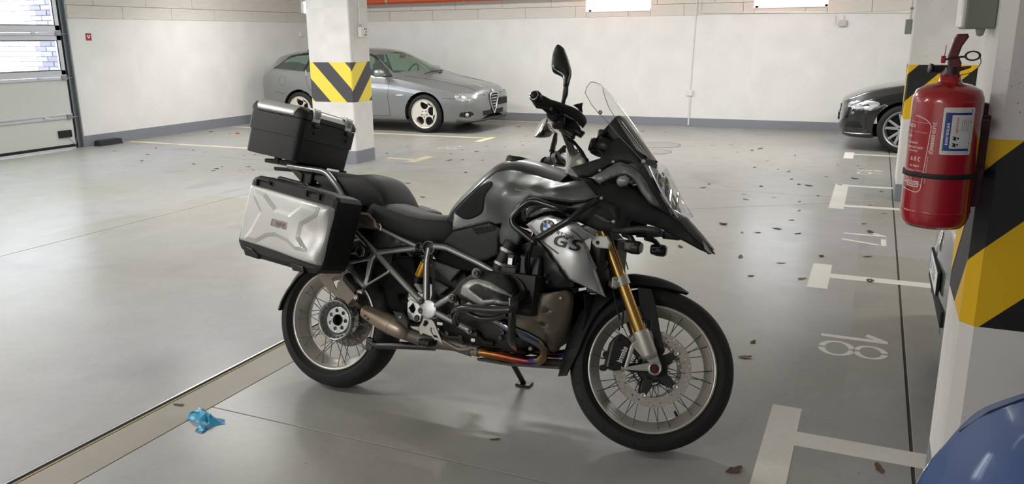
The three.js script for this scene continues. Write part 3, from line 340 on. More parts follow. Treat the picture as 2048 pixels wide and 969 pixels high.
{ // ------------------------------------------------ silver estate car by the back wall
  const car = thing('car', 'silver grey estate car with five-hole alloy wheels parked by the back wall behind the pillar', 'car', [-7.12, 0, -13.08]);
  const st = [[0.929, 0.43, 0.02, 0.46, 0.01, 0.485, 0.50], [0.925, 0.33, 0.26, 0.50, 0.14, 0.56, 0.60], [0.915, 0.25, 0.46, 0.545, 0.30, 0.61, 0.665], [0.89, 0.20, 0.66, 0.585, 0.46, 0.65, 0.715], [0.83, 0.185, 0.775, 0.62, 0.56, 0.71, 0.775], [0.70, 0.18, 0.845, 0.66, 0.62, 0.765, 0.83], [0.45, 0.18, 0.87, 0.715, 0.66, 0.82, 0.872], [0.1, 0.19, 0.88, 0.80, 0.70, 0.885, 0.935], [-0.09, 0.195, 0.88, 0.84, 0.715, 0.912, 0.985], [-0.3, 0.2, 0.88, 0.875, 0.725, 0.935, 1.09], [-0.55, 0.2, 0.88, 0.915, 0.735, 0.957, 1.205], [-0.68, 0.2, 0.88, 0.925, 0.73, 0.985, 1.265], [-0.85, 0.2, 0.88, 0.935, 0.695, 1.10, 1.335], [-1.02, 0.2, 0.88, 0.945, 0.645, 1.235, 1.385], [-1.2, 0.2, 0.88, 0.955, 0.60, 1.335, 1.418], [-1.6, 0.2, 0.88, 0.97, 0.575, 1.39, 1.445], [-2.3, 0.2, 0.885, 1.0, 0.57, 1.385, 1.438], [-2.9, 0.21, 0.88, 1.035, 0.565, 1.355, 1.41], [-3.25, 0.23, 0.86, 1.06, 0.555, 1.30, 1.365], [-3.42, 0.25, 0.83, 1.03, 0.545, 1.20, 1.29], [-3.54, 0.27, 0.79, 0.96, 0.54, 1.06, 1.14], [-3.61, 0.3, 0.73, 0.86, 0.52, 0.92, 0.95], [-3.64, 0.34, 0.64, 0.74, 0.45, 0.78, 0.8]];
  const sh = carShell(st); const W = [[0, 0.325, 0.385], [-2.66, 0.325, 0.385]]; const front = [[-1.02, 1.235], [-0.70, 0.985], [-0.80, 0.965], [-1.66, 1.0], [-1.66, 1.33], [-1.25, 1.315]], rear = [[-1.72, 1.0], [-1.72, 1.335], [-2.45, 1.335], [-2.52, 1.03]], quart = [[-2.58, 1.035], [-2.52, 1.33], [-2.85, 1.31], [-3.05, 1.25], [-3.24, 1.085]];
  const surround = [[-0.66, 0.95], [-1.16, 1.36], [-2.6, 1.375], [-3.0, 1.32], [-3.32, 1.05], [-1.6, 0.965]]; const wsO = [[-0.10, 0], [-0.22, 0.3], [-0.40, 0.5], [-0.69, 0.69], [-1.16, 0.575], [-1.02, 0.4], [-0.95, 0]];
  carMeshes(car, sh, 0.929, -3.64, 300, 98, (x, y, z, v) => { if (v > 4.1 / 7 && v < 5.1 / 7) { if (inside(front, x, y)) return 'side_glass:f'; if (inside(rear, x, y)) return 'side_glass:r'; if (inside(quart, x, y)) return 'side_glass:q'; if (inside([[-0.66, 0.95], [-1.16, 1.36], [-2.6, 1.375], [-3.0, 1.32], [-3.32, 1.05], [-1.6, 0.965]], x, y)) return 'window_surround'; } if (v > 4.96 / 7 && inside(wsO, x, z)) return 'windscreen'; if (x < -3.3 && x > -3.52 && v > 5.0 / 7 && z < 0.5 && y > 1.08 && y < 1.32) return 'rear_glass'; if (v < 0.06) return 'underside'; }, { body: paintOf('#7f8080', 0.36, 0.5), side_glass: K0.glass, windscreen: K0.glass, rear_glass: K0.glass, window_surround: std('#121413', 0.4), underside: K0.under }, W, [...[front, rear, quart, surround].map((poly) => ({ poly, b: 1, lo: 4.05 / 7, hi: 5.15 / 7 })), { poly: wsO, b: 2, lo: 4.9 / 7, hi: 1 }]);
  for (const s of [1, -1]) { carWheel(car, 0, s * 0.775, 0.332, 0.248, 'holes', K0.alloy); carWheel(car, -2.66, s * 0.775, 0.332, 0.248, 'holes', K0.alloy); }
  part('wheel_arch', W.flatMap(([x, y, r]) => [1, -1].map((s) => archHalf(x, y, s * 0.68, r - 0.002, 0.36))).map((g) => g), std('#151515', 0.9, 0, { side: THREE.DoubleSide }), car); part('floor_pan', [box(4.3, 0.05, 1.3, -1.3, 0.23, 0), box(2.0, 0.06, 1.5, -1.33, 0.25, 0)], K0.under, car);
  const seam = (pts) => [1, -1].map((s) => carLine(sh, pts, 0.0035, s)); part('panel_gap', [seam([[-0.68, 0.94], [-0.72, 0.6], [-0.69, 0.28]]), seam([[-1.69, 0.99], [-1.72, 0.28]]), seam([[-2.5, 1.01], [-2.42, 0.75], [-2.25, 0.6]]), seam([[0.37, 0.61], [0.60, 0.60]]), seam([[-3.2, 0.66], [-2.98, 0.62]]), seam([[-0.69, 0.28], [-2.3, 0.28]])].flat(), std('#2c2c2c', 0.8), car); part('waist_crease', [1, -1].map((s) => carLine(sh, [[-0.6, 0.80], [0.1, 0.73], [0.5, 0.68]], 0.004, s)), paintOf('#8d8f8e'), car);
  part('bonnet_gap', [1, -1].map((s) => sweep(Array.from({ length: 20 }, (_, k) => { const x = 0.83 - k / 19 * 1.3, z = 0.53 + k / 19 * 0.17; return new THREE.Vector3(x, sh.topY(x, z) + 0.0005, s * z); }), 0.0035, 5)), std('#2c2c2c', 0.8), car); part('bonnet_crease', [1, -1].map((s) => sweep(Array.from({ length: 20 }, (_, k) => { const x = 0.88 - k / 19 * 1.15, z = 0.2 + k / 19 * 0.32; return new THREE.Vector3(x, sh.topY(x, z) + 0.001, s * z); }), 0.006, 6)), paintOf('#8d8f8e'), car);
  part('fuel_flap', [carLine(sh, ring([-3.02, 0.86], 0.085, 18).concat([[-2.935, 0.86]]), 0.003, 1)], std('#4a4a48', 0.7), car); part('side_repeater', sidePatch(sh, [[-0.38, 0.655], [-0.46, 0.66], [-0.55, 0.648], [-0.55, 0.638], [-0.45, 0.638]], 0.008), K0.plateW, car);
  for (const s of [1, -1]) { part('headlamp', sidePatch(sh, smoothLoop([[0.595, 0.63], [0.615, 0.672], [0.68, 0.69], [0.78, 0.688], [0.862, 0.665], [0.872, 0.62], [0.845, 0.57], [0.76, 0.553], [0.65, 0.57]], 40), 0.004, s, { round: 0.012 }), K0.lampBack, car); part('headlamp_bulb', [[0.68, 0.625], [0.795, 0.622]].map(([x, y]) => latheAt([[0.0001, 0.02], [0.025, 0.018], [0.04, 0.006], [0.047, 0.012], [0.052, 0.004], [0.052, -0.004]], [x, y, s * (sh.sideZ(x, y) - 0.002)], [0.55, 0.1, s], 18)), K0.chrome, car); part('mirror', [loft([[-0.70, 0.03, 0.02], [-0.74, 0.075, 0.05], [-0.80, 0.085, 0.055], [-0.85, 0.07, 0.05]].map(([x, w, h]) => superRing(1.035, s * 1.0, h, w, 2.6, 18).map((q) => [x, q[0], q[1]])), true, 0.9), box(0.06, 0.03, 0.12, -0.78, 0.99, s * 0.9, 0.01)], paintOf('#a3a5a4'), car); part('door_handle', box(0.03, 0.13, 0.016, -2.48, 1.0, s * (sh.sideZ(-2.48, 1.0) + 0.004), 0.006), K0.chrome, car); part('tail_lamp', sidePatch(sh, [[-3.52, 0.95], [-3.56, 0.8], [-3.585, 0.8], [-3.57, 0.93]], 0.006, s), K0.redLens, car); }
  part('lower_intake', [1, -1].flatMap((s) => [sidePatch(sh, [[0.66, 0.30], [0.70, 0.375], [0.86, 0.395], [0.885, 0.31], [0.80, 0.275]], 0.003, s)]), std('#141414', 0.8), car); part('fog_lamp', [1, -1].map((s) => latheAt([[0.0001, 0.01], [0.03, 0.008], [0.034, -0.01]], [0.80, 0.33, s * (sh.sideZ(0.80, 0.33))], [0.6, 0, s], 16)), K0.lampBack, car);
  part('centre_intake', [plate([[-0.40, 0.29], [0.40, 0.29], [0.42, 0.37], [-0.42, 0.37]], 0.03, 0, 0.006).rotateY(Math.PI / 2).translate(0.925, 0, 0)], std('#141414', 0.8), car); part('lip', [tube([[0.62, 0.225, 0.85], [0.80, 0.212, 0.76], [0.90, 0.21, 0.52], [0.925, 0.22, 0], [0.90, 0.21, -0.52], [0.80, 0.212, -0.76], [0.62, 0.225, -0.85]], 0.02, 40, 8)], std('#2a2a2a', 0.6), car);
  const shield = [[0, 0.30], [-0.09, 0.42], [-0.15, 0.55], [-0.16, 0.64], [-0.08, 0.665], [0.08, 0.665], [0.16, 0.64], [0.15, 0.55], [0.09, 0.42]]; part('grille', plate(shield, 0.03, 0, 0.004).rotateY(Math.PI / 2).translate(0.935, 0, 0), std('#1b1b1b', 0.6), car); part('grille_frame', [bentTube([...shield, shield[0]].map(([a, y]) => [0.94, y, a]), 0.012, 0.02, 8)], K0.chrome, car); part('grille_bar', [0.42, 0.47, 0.52, 0.57, 0.62].map((y) => box(0.012, 0.014, 0.09 + (y - 0.42) * 0.95, 0.942, y, 0, 0.004)), K0.chrome, car); part('badge', latheAt([[0.0001, 0.008], [0.034, 0.006], [0.038, 0]], [0.915, 0.705, 0], [1, 0.7, 0], 20), K0.chrome, car);
  part('upper_slot', [1, -1].map((s) => sidePatch(sh, [[0.872, 0.615], [0.875, 0.665], [0.91, 0.645], [0.91, 0.615]], 0.003, s)), std('#151515', 0.7), car); part('number_plate', [box(0.012, 0.1, 0.34, 0.945, 0.50, -0.36, 0.004), box(0.03, 0.12, 0.36, 0.93, 0.50, -0.36, 0.006)], K0.dark, car);
  part('wiper', [tube([[-0.10, 1.0, 0.1], [-0.25, 1.02, -0.3], [-0.40, 1.0, -0.55]], 0.008, 16, 6), tube([[-0.14, 1.005, 0.55], [-0.16, 1.03, 0.2], [-0.14, 1.03, -0.1]], 0.008, 16, 6)], K0.dark, car); part('roof_rail', [1, -1].map((s) => tube([[-2.0, 1.43, s * 0.55], [-2.1, 1.455, s * 0.55], [-2.3, 1.447, s * 0.54], [-2.6, 1.425, s * 0.53], [-2.65, 1.40, s * 0.53]], 0.012, 24, 8)), K0.dark, car);
  part('dashboard', [box(0.5, 0.14, 1.2, -0.62, 0.88, 0, 0.05)], K0.dark, car); part('steering_wheel', new THREE.TorusGeometry(0.18, 0.016, 8, 32).rotateY(Math.PI / 2).rotateZ(-0.4).translate(-0.93, 0.97, -0.36), K0.dark, car); part('rear_view_mirror', box(0.02, 0.06, 0.2, -0.92, 1.29, 0, 0.008), K0.redLens, car);
  part('seat', [-0.36, 0.36].flatMap((z) => [box(0.5, 0.14, 0.5, -1.35, 0.55, z, 0.05), box(0.14, 0.62, 0.48, -1.62, 0.86, z, 0.06).rotateZ(0.0), box(0.09, 0.16, 0.26, -1.66, 1.24, z, 0.04)]).concat([box(0.5, 0.14, 1.3, -2.3, 0.55, 0, 0.05), box(0.14, 0.55, 1.25, -2.6, 0.85, 0, 0.06), box(0.08, 0.14, 0.24, -2.62, 1.18, 0.4, 0.04), box(0.08, 0.14, 0.24, -2.62, 1.18, -0.4, 0.04)]), K0.seatC, car);
}
function hatch(name, label, pos, turn, paint, st, len, extra, nx = 150, nv = 63, wheelMat = K0.alloyDark) { // other parked cars: nose in view, same build
  const car = thing(name, label, 'car', pos, turn); const sh = carShell(st), wb = -2.6; const W = [[0, 0.325, 0.38], [wb, 0.325, 0.38]]; const wsO = [[-0.22, 0], [-0.34, 0.4], [-0.68, 0.68], [-1.2, 0.58], [-1.05, 0]]; const sideW = [[-0.75, 0.985], [-1.28, 1.35], [-2.4, 1.37], [-2.95, 1.22], [-3.0, 1.05]];
  carMeshes(car, sh, st[0][0], st[st.length - 1][0], nx, nv, (x, y, z, v) => { if (v > 4.1 / 7 && v < 5.05 / 7 && inside(sideW, x, y)) return 'side_glass'; if (v > 4.97 / 7 && inside(wsO, x, z)) return 'windscreen'; if (v < 0.06) return 'underside'; return extra?.classify?.(x, y, z, v); }, { body: paint, side_glass: std('#0e1211', 0.08), windscreen: std('#10150f', 0.06), underside: K0.under, ...extra?.mats }, W);
  for (const s of [1, -1]) { carWheel(car, 0, s * 0.79, 0.328, 0.245, 'spokes', wheelMat); carWheel(car, wb, s * 0.79, 0.328, 0.245, 'spokes', wheelMat); } part('wheel_arch', W.flatMap(([x, y, r]) => [1, -1].map((s) => archHalf(x, y, s * 0.685, r - 0.002, 0.37))), std('#151515', 0.9, 0, { side: THREE.DoubleSide }), car); part('floor_pan', box(4.0, 0.05, 1.35, -1.4, 0.22, 0), K0.under, car); extra?.build?.(car, sh); return car;
}
const baseSt = (dx, dh, w) => [[0.846 + dx, 0.46, 0.02, 0.50, 0.01, 0.53, 0.55], [0.84 + dx, 0.30, 0.30, 0.52, 0.18, 0.62, 0.655], [0.82 + dx, 0.22, 0.52, 0.56, 0.36, 0.66, 0.70], [0.76 + dx, 0.19, 0.70, 0.60, 0.52, 0.70, 0.745], [0.64 + dx, 0.18, w - 0.07, 0.665, 0.60, 0.755, 0.80], [0.45, 0.18, w - 0.02, 0.735, 0.66, 0.83, 0.87], [0.1, 0.19, w, 0.82, 0.70, 0.905, 0.94], [-0.2, 0.2, w, 0.87, 0.72, 0.945, 0.985], [-0.45, 0.2, w, 0.9, 0.73, 0.965, 1.09], [-0.68, 0.2, w, 0.925, 0.72, 0.99, 1.2], [-0.9, 0.2, w, 0.94, 0.68, 1.13, 1.3], [-1.25, 0.2, w, 0.95, 0.6, 1.36, 1.41], [-1.8, 0.2, w, 0.97, 0.58, 1.41, 1.45], [-2.5, 0.2, w, 0.99, 0.57, 1.36, 1.40], [-3.0, 0.22, w - 0.03, 1.0, 0.56, 1.18, 1.22], [-3.3, 0.25, w - 0.1, 0.95, 0.54, 1.0, 1.03], [-3.45, 0.3, w - 0.2, 0.85, 0.5, 0.88, 0.9], [-3.5, 0.36, w - 0.35, 0.72, 0.4, 0.75, 0.77]].map((s) => [s[0], s[1], s[2], s[3] + dh * (s[0] > -3 ? 1 : 0.5), s[4], s[5] + dh, s[6] + dh]);
hatch('car', 'black car with twin-spoke silver wheels, only its front in view beyond the second pillar', [0.40, 0, -13.12], Math.PI, paintOf('#08090b', 0.2, 0.2, 1), baseSt(0, -0.01, 0.88), 4.4, { build(car, sh) {
  for (const s of [1, -1]) { part('headlamp', sidePatch(sh, [[0.31, 0.69], [0.33, 0.74], [0.47, 0.745], [0.62, 0.735], [0.72, 0.70], [0.735, 0.645], [0.62, 0.62], [0.50, 0.615], [0.42, 0.60], [0.40, 0.63]].map(([x, y]) => [x, y - 0.035]), 0.003, s), K0.lampBack, car); part('headlamp_mask', sidePatch(sh, [[0.44, 0.645], [0.56, 0.655], [0.60, 0.67], [0.47, 0.69], [0.43, 0.67]].map(([x, y]) => [x, y - 0.02]), 0.006, s), std('#101214', 0.3), car); part('lower_intake', sidePatch(sh, [[0.50, 0.33], [0.56, 0.42], [0.72, 0.42], [0.74, 0.32]], 0.003, s), std('#0a0a0a', 0.8), car); part('splitter', [carLine(sh, [[0.4, 0.25], [0.62, 0.245], [0.74, 0.25]], 0.008, s)], K0.chrome, car); part('bonnet_gap', sweep(Array.from({ length: 16 }, (_, k) => { const x = 0.72 - k / 15 * 0.95, z = 0.56 + k / 15 * 0.16; return new THREE.Vector3(x, sh.topY(x, z) + 0.0005, s * z); }), 0.004, 5), K0.dark, car); }
  part('grille', plate([[-0.36, 0.32], [0.36, 0.32], [0.42, 0.55], [0.36, 0.63], [-0.36, 0.63], [-0.42, 0.55]], 0.03, 0, 0.006).rotateY(Math.PI / 2).translate(0.835, 0, 0), std('#0c0c0c', 0.5), car); part('grille_bar', [0.4, 0.45, 0.5, 0.55].map((y) => box(0.01, 0.01, 0.72, 0.84, y, 0, 0.003)), K0.chrome, car); part('number_plate', [box(0.012, 0.11, 0.52, 0.856, 0.44, 0, 0.004)], K0.dark, car);
} });
hatch('car', 'grey car behind the near pillar, only its number plate and bumper corner showing', [1.21, 0, -4.42], Math.PI, paintOf('#77797b', 0.35, 0.6), baseSt(0, 0.0, 0.88), 4.3, { build(car, sh) { part('number_plate', [box(0.014, 0.115, 0.53, 0.848, 0.445, 0, 0.004)], K0.dark, car); const g = new THREE.PlaneGeometry(0.52, 0.112).rotateY(Math.PI / 2).translate(0.8565, 0.445, 0); part('plate_face', g, std('#ffffff', 0.45, 0, { map: plateSign('UK 3Z6F') }), car); part('bumper_grille', box(0.03, 0.08, 0.9, 0.825, 0.33, 0, 0.01), K0.dark, car); for (const s of [1, -1]) part('headlamp', sidePatch(sh, smoothLoop([[0.48, 0.66], [0.54, 0.72], [0.66, 0.70], [0.76, 0.655], [0.77, 0.61], [0.68, 0.60], [0.56, 0.615]], 30), 0.004, s, { round: 0.012 }), K0.lampBack, car); part('badge', latheAt([[0.0001, 0.008], [0.05, 0.006], [0.055, 0]], [0.845, 0.6, 0], [1, 0.2, 0], 20), K0.chrome, car); } }, 120, 56);

{ const c = paintOf('#0f4380', 0.5, 0.0, 0.12); c.specularIntensity = 0.35; hatch('car', 'dark blue car in the foreground, only the corner of its bonnet and headlamp in view', [1.08, 0, -1.28], Math.PI, c, baseSt(0.12, 0.015, 0.92).map((s) => { const e = 0.13 * clamp((0.95 - s[0]) / 0.4, 0, 1); return [s[0], s[1], s[2], s[3] + e * 0.9, s[4], s[5] + e, s[6] + e]; }), 4.3, { classify: (x, y, z, v) => null, build(car, sh) { for (const s of [1, -1]) { part('headlamp', sidePatch(sh, smoothLoop([[0.62, 0.62], [0.70, 0.68], [0.82, 0.66], [0.895, 0.61], [0.91, 0.55], [0.84, 0.53], [0.72, 0.555]], 36), 0.004, s, { round: 0.012 }), K0.lampBack, car); part('headlamp_rim', carLine(sh, smoothLoop([[0.62, 0.62], [0.70, 0.68], [0.82, 0.66], [0.895, 0.61], [0.91, 0.55], [0.84, 0.53], [0.72, 0.555]], 24).concat([[0.62, 0.62]]), 0.006, s), K0.chrome, car); part('bonnet_gap', sweep(Array.from({ length: 24 }, (_, k) => { const x = 0.84 - k / 23 * 1.2, z = 0.58 + k / 23 * 0.16; return new THREE.Vector3(x, sh.topY(x, z) + 0.0005, s * z); }), 0.003, 5), K0.dark, car); part('washer_nozzle', latheAt([[0.0001, 0.014], [0.014, 0.012], [0.02, 0]], [0.2, sh.topY(0.2, 0.6), s * 0.6], [0, 1, 0.2 * s], 14), K0.chrome, car); } part('grille', plate([[-0.40, 0.40], [0.40, 0.40], [0.46, 0.52], [0.40, 0.58], [-0.40, 0.58], [-0.46, 0.52]], 0.06, 0, 0.006).rotateY(Math.PI / 2).translate(0.965, 0, 0), K0.dark, car); } }, 200, 84); }
// ---------------------------------------------------------------- motorcycle (x forward, y up, z to its right; it leans on its side stand)
const BIKE_POS = [-2.229, 0, -2.88], BIKE_ROT = [-0.27, -0.017, 0], STEER = 0.366;
const steerAxis = new THREE.Vector3(-Math.sin(0.44506), Math.cos(0.44506), 0), steerQ = new THREE.Quaternion().setFromAxisAngle(steerAxis, STEER), steerO = new THREE.Vector3(1.6066, 0, 0);
const steerP = steerO.clone().sub(steerO.clone().applyQuaternion(steerQ));
function steer(o) { o.quaternion.copy(steerQ); o.position.copy(steerP); return o; }
function bikeThing(name, label, category, base, grp) { const t = thing(name, label, category, [0, 0, 0], 0, grp); t.rotation.set(BIKE_ROT[0], BIKE_ROT[1], 0, 'YXZ'); t.position.copy(V(base).applyEuler(t.rotation)).add(V(BIKE_POS)); t.userData.base = undefined; delete t.userData.base; return t; }
const at = (g, b) => g.translate(-b[0], -b[1], -b[2]);
const T_tread = dataTex(256, (u, v) => { const a = Math.abs(v - 0.5) * 2; const s = (u * 2 + a * 0.9) % 1; const groove = a < 0.62 && a > 0.06 && s < 0.09 ? 0 : Math.abs(v - 0.5) < 0.008 ? 60 : 255; return [groove, groove, groove]; }, false); T_tread.repeat.set(14, 1);
const T_grain = dataTex(256, (x, y) => { const g = clamp(255 * nD(x * 256, y * 256)); return [g, g, g]; }, false); T_grain.repeat.set(12, 12);
const T_brush = dataTex(256, (x, y) => { const g = clamp(150 + 60 * (nD(x * 4, y * 256) - 0.5) + 30 * (nC(x * 16, y * 64) - 0.5)); return [g, g, g]; }, false);
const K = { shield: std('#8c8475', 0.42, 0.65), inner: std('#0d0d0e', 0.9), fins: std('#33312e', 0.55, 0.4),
  tank: phys('#6a6d6d', 0.42, 0.55, { clearcoat: 0.3, clearcoatRoughness: 0.15 }), tankDark: phys('#151516', 0.42, 0, { clearcoat: 0.3, clearcoatRoughness: 0.12 }), pad: std('#151517', 0.85, 0, { bumpMap: T_grain, bumpScale: 0.0006 }),
  plastic: std('#151517', 0.55, 0, { bumpMap: T_grain, bumpScale: 0.0003 }), satin: std('#141416', 0.38), gloss: phys('#0d0d0f', 0.25, 0, { clearcoat: 0.8, clearcoatRoughness: 0.1 }), darkGrey: std('#2f3031', 0.5, 0.2), seat: std('#1c1c1e', 0.62, 0, { bumpMap: T_grain, bumpScale: 0.0004 }), seatTop: std('#2c2c2e', 0.48, 0, { bumpMap: T_grain, bumpScale: 0.0003 }),
  frame: std('#9a9b99', 0.34, 0.85), alu: std('#c4c5c5', 0.34, 0.9, { roughness: 0.34 }), cast: std('#b7b4ae', 0.5, 0.75), castDark: std('#77726a', 0.55, 0.65), engine: std('#a5a4a0', 0.45, 0.55), engineDark: std('#2a2928', 0.5, 0.5), lid: std('#cfcfcd', 0.42, 0.6), trimPlate: std('#9a9088', 0.42, 0.7),
  gold: std('#b89555', 0.3, 0.9), orange: std('#d19a1c', 0.3, 0.6), chrome: std('#e6e6e6', 0.1, 1), titan: std('#a39384', 0.36, 0.8), rubber: std('#161617', 0.72, 0, { bumpMap: T_tread, bumpScale: 0.006 }), rubberPlain: std('#131314', 0.7), steel: std('#d6d0c6', 0.4, 0.6, { roughnessMap: T_brush }), rim: std('#c9c5bd', 0.36, 0.7), bolt: std('#5a5a58', 0.4, 0.8), crash: phys('#0c0c0e', 0.28, 0, { clearcoat: 0.6, clearcoatRoughness: 0.15 }),
  screen: phys('#fbfbf9', 0.03, 0, { transmission: 1, thickness: 0, ior: 1.3, side: THREE.DoubleSide }), lens: phys('#ffffff', 0.02, 0, { transmission: 1, thickness: 0, ior: 1.5 }), red: phys('#a8121a', 0.2, 0, { clearcoat: 0.6 }), mirror: std('#f4f4f4', 0.03, 1), white: std('#ebe8e2', 0.5), smoke: std('#8e8f92', 0.3, 0.2), reflector: std('#dfe1e4', 0.16, 0.95), blue: std('#1a58b0', 0.4),
};
const bike = thing('motorcycle', 'large grey and black adventure motorcycle with silver side shields leaning on its side stand', 'motorcycle', BIKE_POS); bike.rotation.set(BIKE_ROT[0], BIKE_ROT[1], 0, 'YXZ');
const bp = (name, geo, mat, label) => part(name, geo, mat, bike, label);
function both(name, geo, mat, label) { const L = Array.isArray(geo) ? geo : [geo]; const R = L.map(mirrorZ); bp(name, L, mat, label); return bp(name, R, mat, label); }
const bolt = (x, y, z, r = 0.008, d = [0, 0, 1], h = 0.008) => latheAt([[0.0001, -0.002], [r * 1.25, -0.002], [r * 1.25, h * 0.35], [r, h * 0.45], [r, h], [r * 0.55, h], [r * 0.5, h * 0.5], [0.0001, h * 0.5]], [x, y, z], d, 12);
// ---- wheels
function wheel(name, c, { R, rimR, half, tireHalf, hubR, n, hubZ, wide }, parent) {
  const w = group(name, parent); w.position.set(...c); const t = [];
  const N = 22; for (let i = 0; i <= N; i++) { const a = -1 + 2 * i / N, z = tireHalf * Math.sin(a * Math.PI / 2 * 1.0); const s = Math.abs(z / tireHalf); t.push([R - (R - rimR - 0.022) * (0.42 * s ** 2.2 + 0.58 * s ** 14), z]); }
  t.unshift([rimR - 0.006, -half + 0.004], [rimR + 0.012, -half - 0.004]); t.push([rimR + 0.012, half + 0.004], [rimR - 0.006, half - 0.004]);
  part('tire', latheZ(t, 96), K.rubber, w);
  const q = half; part('rim', latheZ([[rimR - 0.034, 0.0], [rimR - 0.034, -q * 0.35], [rimR - 0.02, -q * 0.62], [rimR - 0.016, -q * 0.78], [rimR - 0.004, -q * 0.86], [rimR + 0.002, -q], [rimR + 0.002, -q - 0.006], [rimR - 0.006, -q - 0.007], [rimR - 0.010, -q - 0.002], [rimR - 0.014, -q * 0.9], [rimR - 0.022, -q * 0.8], [rimR - 0.024, -q * 0.62], [rimR - 0.042, -q * 0.35], [rimR - 0.044, 0], [rimR - 0.042, q * 0.35], [rimR - 0.024, q * 0.62], [rimR - 0.022, q * 0.8], [rimR - 0.014, q * 0.9], [rimR - 0.010, q + 0.002], [rimR - 0.006, q + 0.007], [rimR + 0.002, q + 0.006], [rimR + 0.002, q], [rimR - 0.004, q * 0.86], [rimR - 0.016, q * 0.78], [rimR - 0.02, q * 0.62], [rimR - 0.034, q * 0.35], [rimR - 0.034, 0]], 96), K.rim, w);
  for (let k = 0; k < n; k++) for (const s of [-1, 1]) { const th = (k + (s > 0 ? 0.5 : 0)) / n * 6.2832, dd = (k % 2 ? 1 : -1) * 0.62; const rA = rimR - 0.014, zA = s * q * 0.86; const a2 = th + (k % 2 ? 1 : -1) * 0.05; part('spoke', cyl([rA * Math.cos(a2), rA * Math.sin(a2), zA], [hubR * Math.cos(th + dd), hubR * Math.sin(th + dd), s * hubZ], 0.0019, 0.0019, 6), K.bolt, w); }
  return w;
}
const disc = (r0, r1, z, th, rows, per, hr) => { const s = new THREE.Shape(); s.absarc(0, 0, r1, 0, Math.PI * 2); const h = new THREE.Path(); h.absarc(0, 0, r0, 0, Math.PI * 2, true); s.holes.push(h); for (let k = 0; k < per; k++) for (let j = 0; j < rows; j++) { const a = (k + j * 0.37 + (k % 3) * 0.12) / per * 6.2832, r = r0 + (r1 - r0) * (j + 0.7 + 0.15 * (k % 2)) / (rows + 0.5); const p = new THREE.Path(); p.absarc(r * Math.cos(a), r * Math.sin(a), hr, 0, Math.PI * 2, true); s.holes.push(p); } return new THREE.ExtrudeGeometry(s, { depth: th, bevelEnabled: false, curveSegments: 64 }).translate(0, 0, z - th / 2); };
const discLow = (...a) => { const s = disc(...a); return s; };
{
  const w = wheel('rear_wheel', [0, 0.322, 0], { R: 0.318, rimR: 0.2327, half: 0.058, tireHalf: 0.085, hubR: 0.072, n: 20, hubZ: 0.03 }, bike);
  part('hub', [latheZ([[0.03, -0.06], [0.075, -0.05], [0.08, -0.03], [0.05, -0.02], [0.05, 0.0], [0.062, 0.01], [0.078, 0.022], [0.095, 0.026], [0.096, 0.05], [0.09, 0.052], [0.086, 0.046], [0.076, 0.04], [0.066, 0.018], [0.058, 0.012], [0.03, 0.018], [0.03, -0.05]], 40)], K.frame, w);
  const ringHoles = []; for (let k = 0; k < 20; k++) { const a = k / 20 * 6.2832; ringHoles.push(cyl([0.083 * Math.cos(a), 0.083 * Math.sin(a), 0.036], [0.083 * Math.cos(a), 0.083 * Math.sin(a), 0.0485], 0.0058, 0.0058, 8)); } part('spoke_nut', ringHoles, K.bolt, w);
  part('hub_face', [plate(ring([0, 0], 0.063, 32), 0.014, 0.026, 0.002, Array.from({ length: 7 }, (_, k) => ring([0.044 * Math.cos(k * 0.8976), 0.044 * Math.sin(k * 0.8976)], 0.0095, 12)).concat([ring([0, 0], 0.026, 24)]))], K.alu, w);
  part('axle_hole', latheZ([[0.0245, 0.03], [0.0265, 0.03], [0.0265, -0.02], [0.0001, -0.02]], 24), K.rubberPlain, w);
  part('brake_disc', [disc(0.098, 0.1325, -0.068, 0.005, 2, 26, 0.0036), latheZ([[0.05, -0.06], [0.1, -0.064], [0.1, -0.07], [0.05, -0.068]], 32)], K.castDark, w);
}
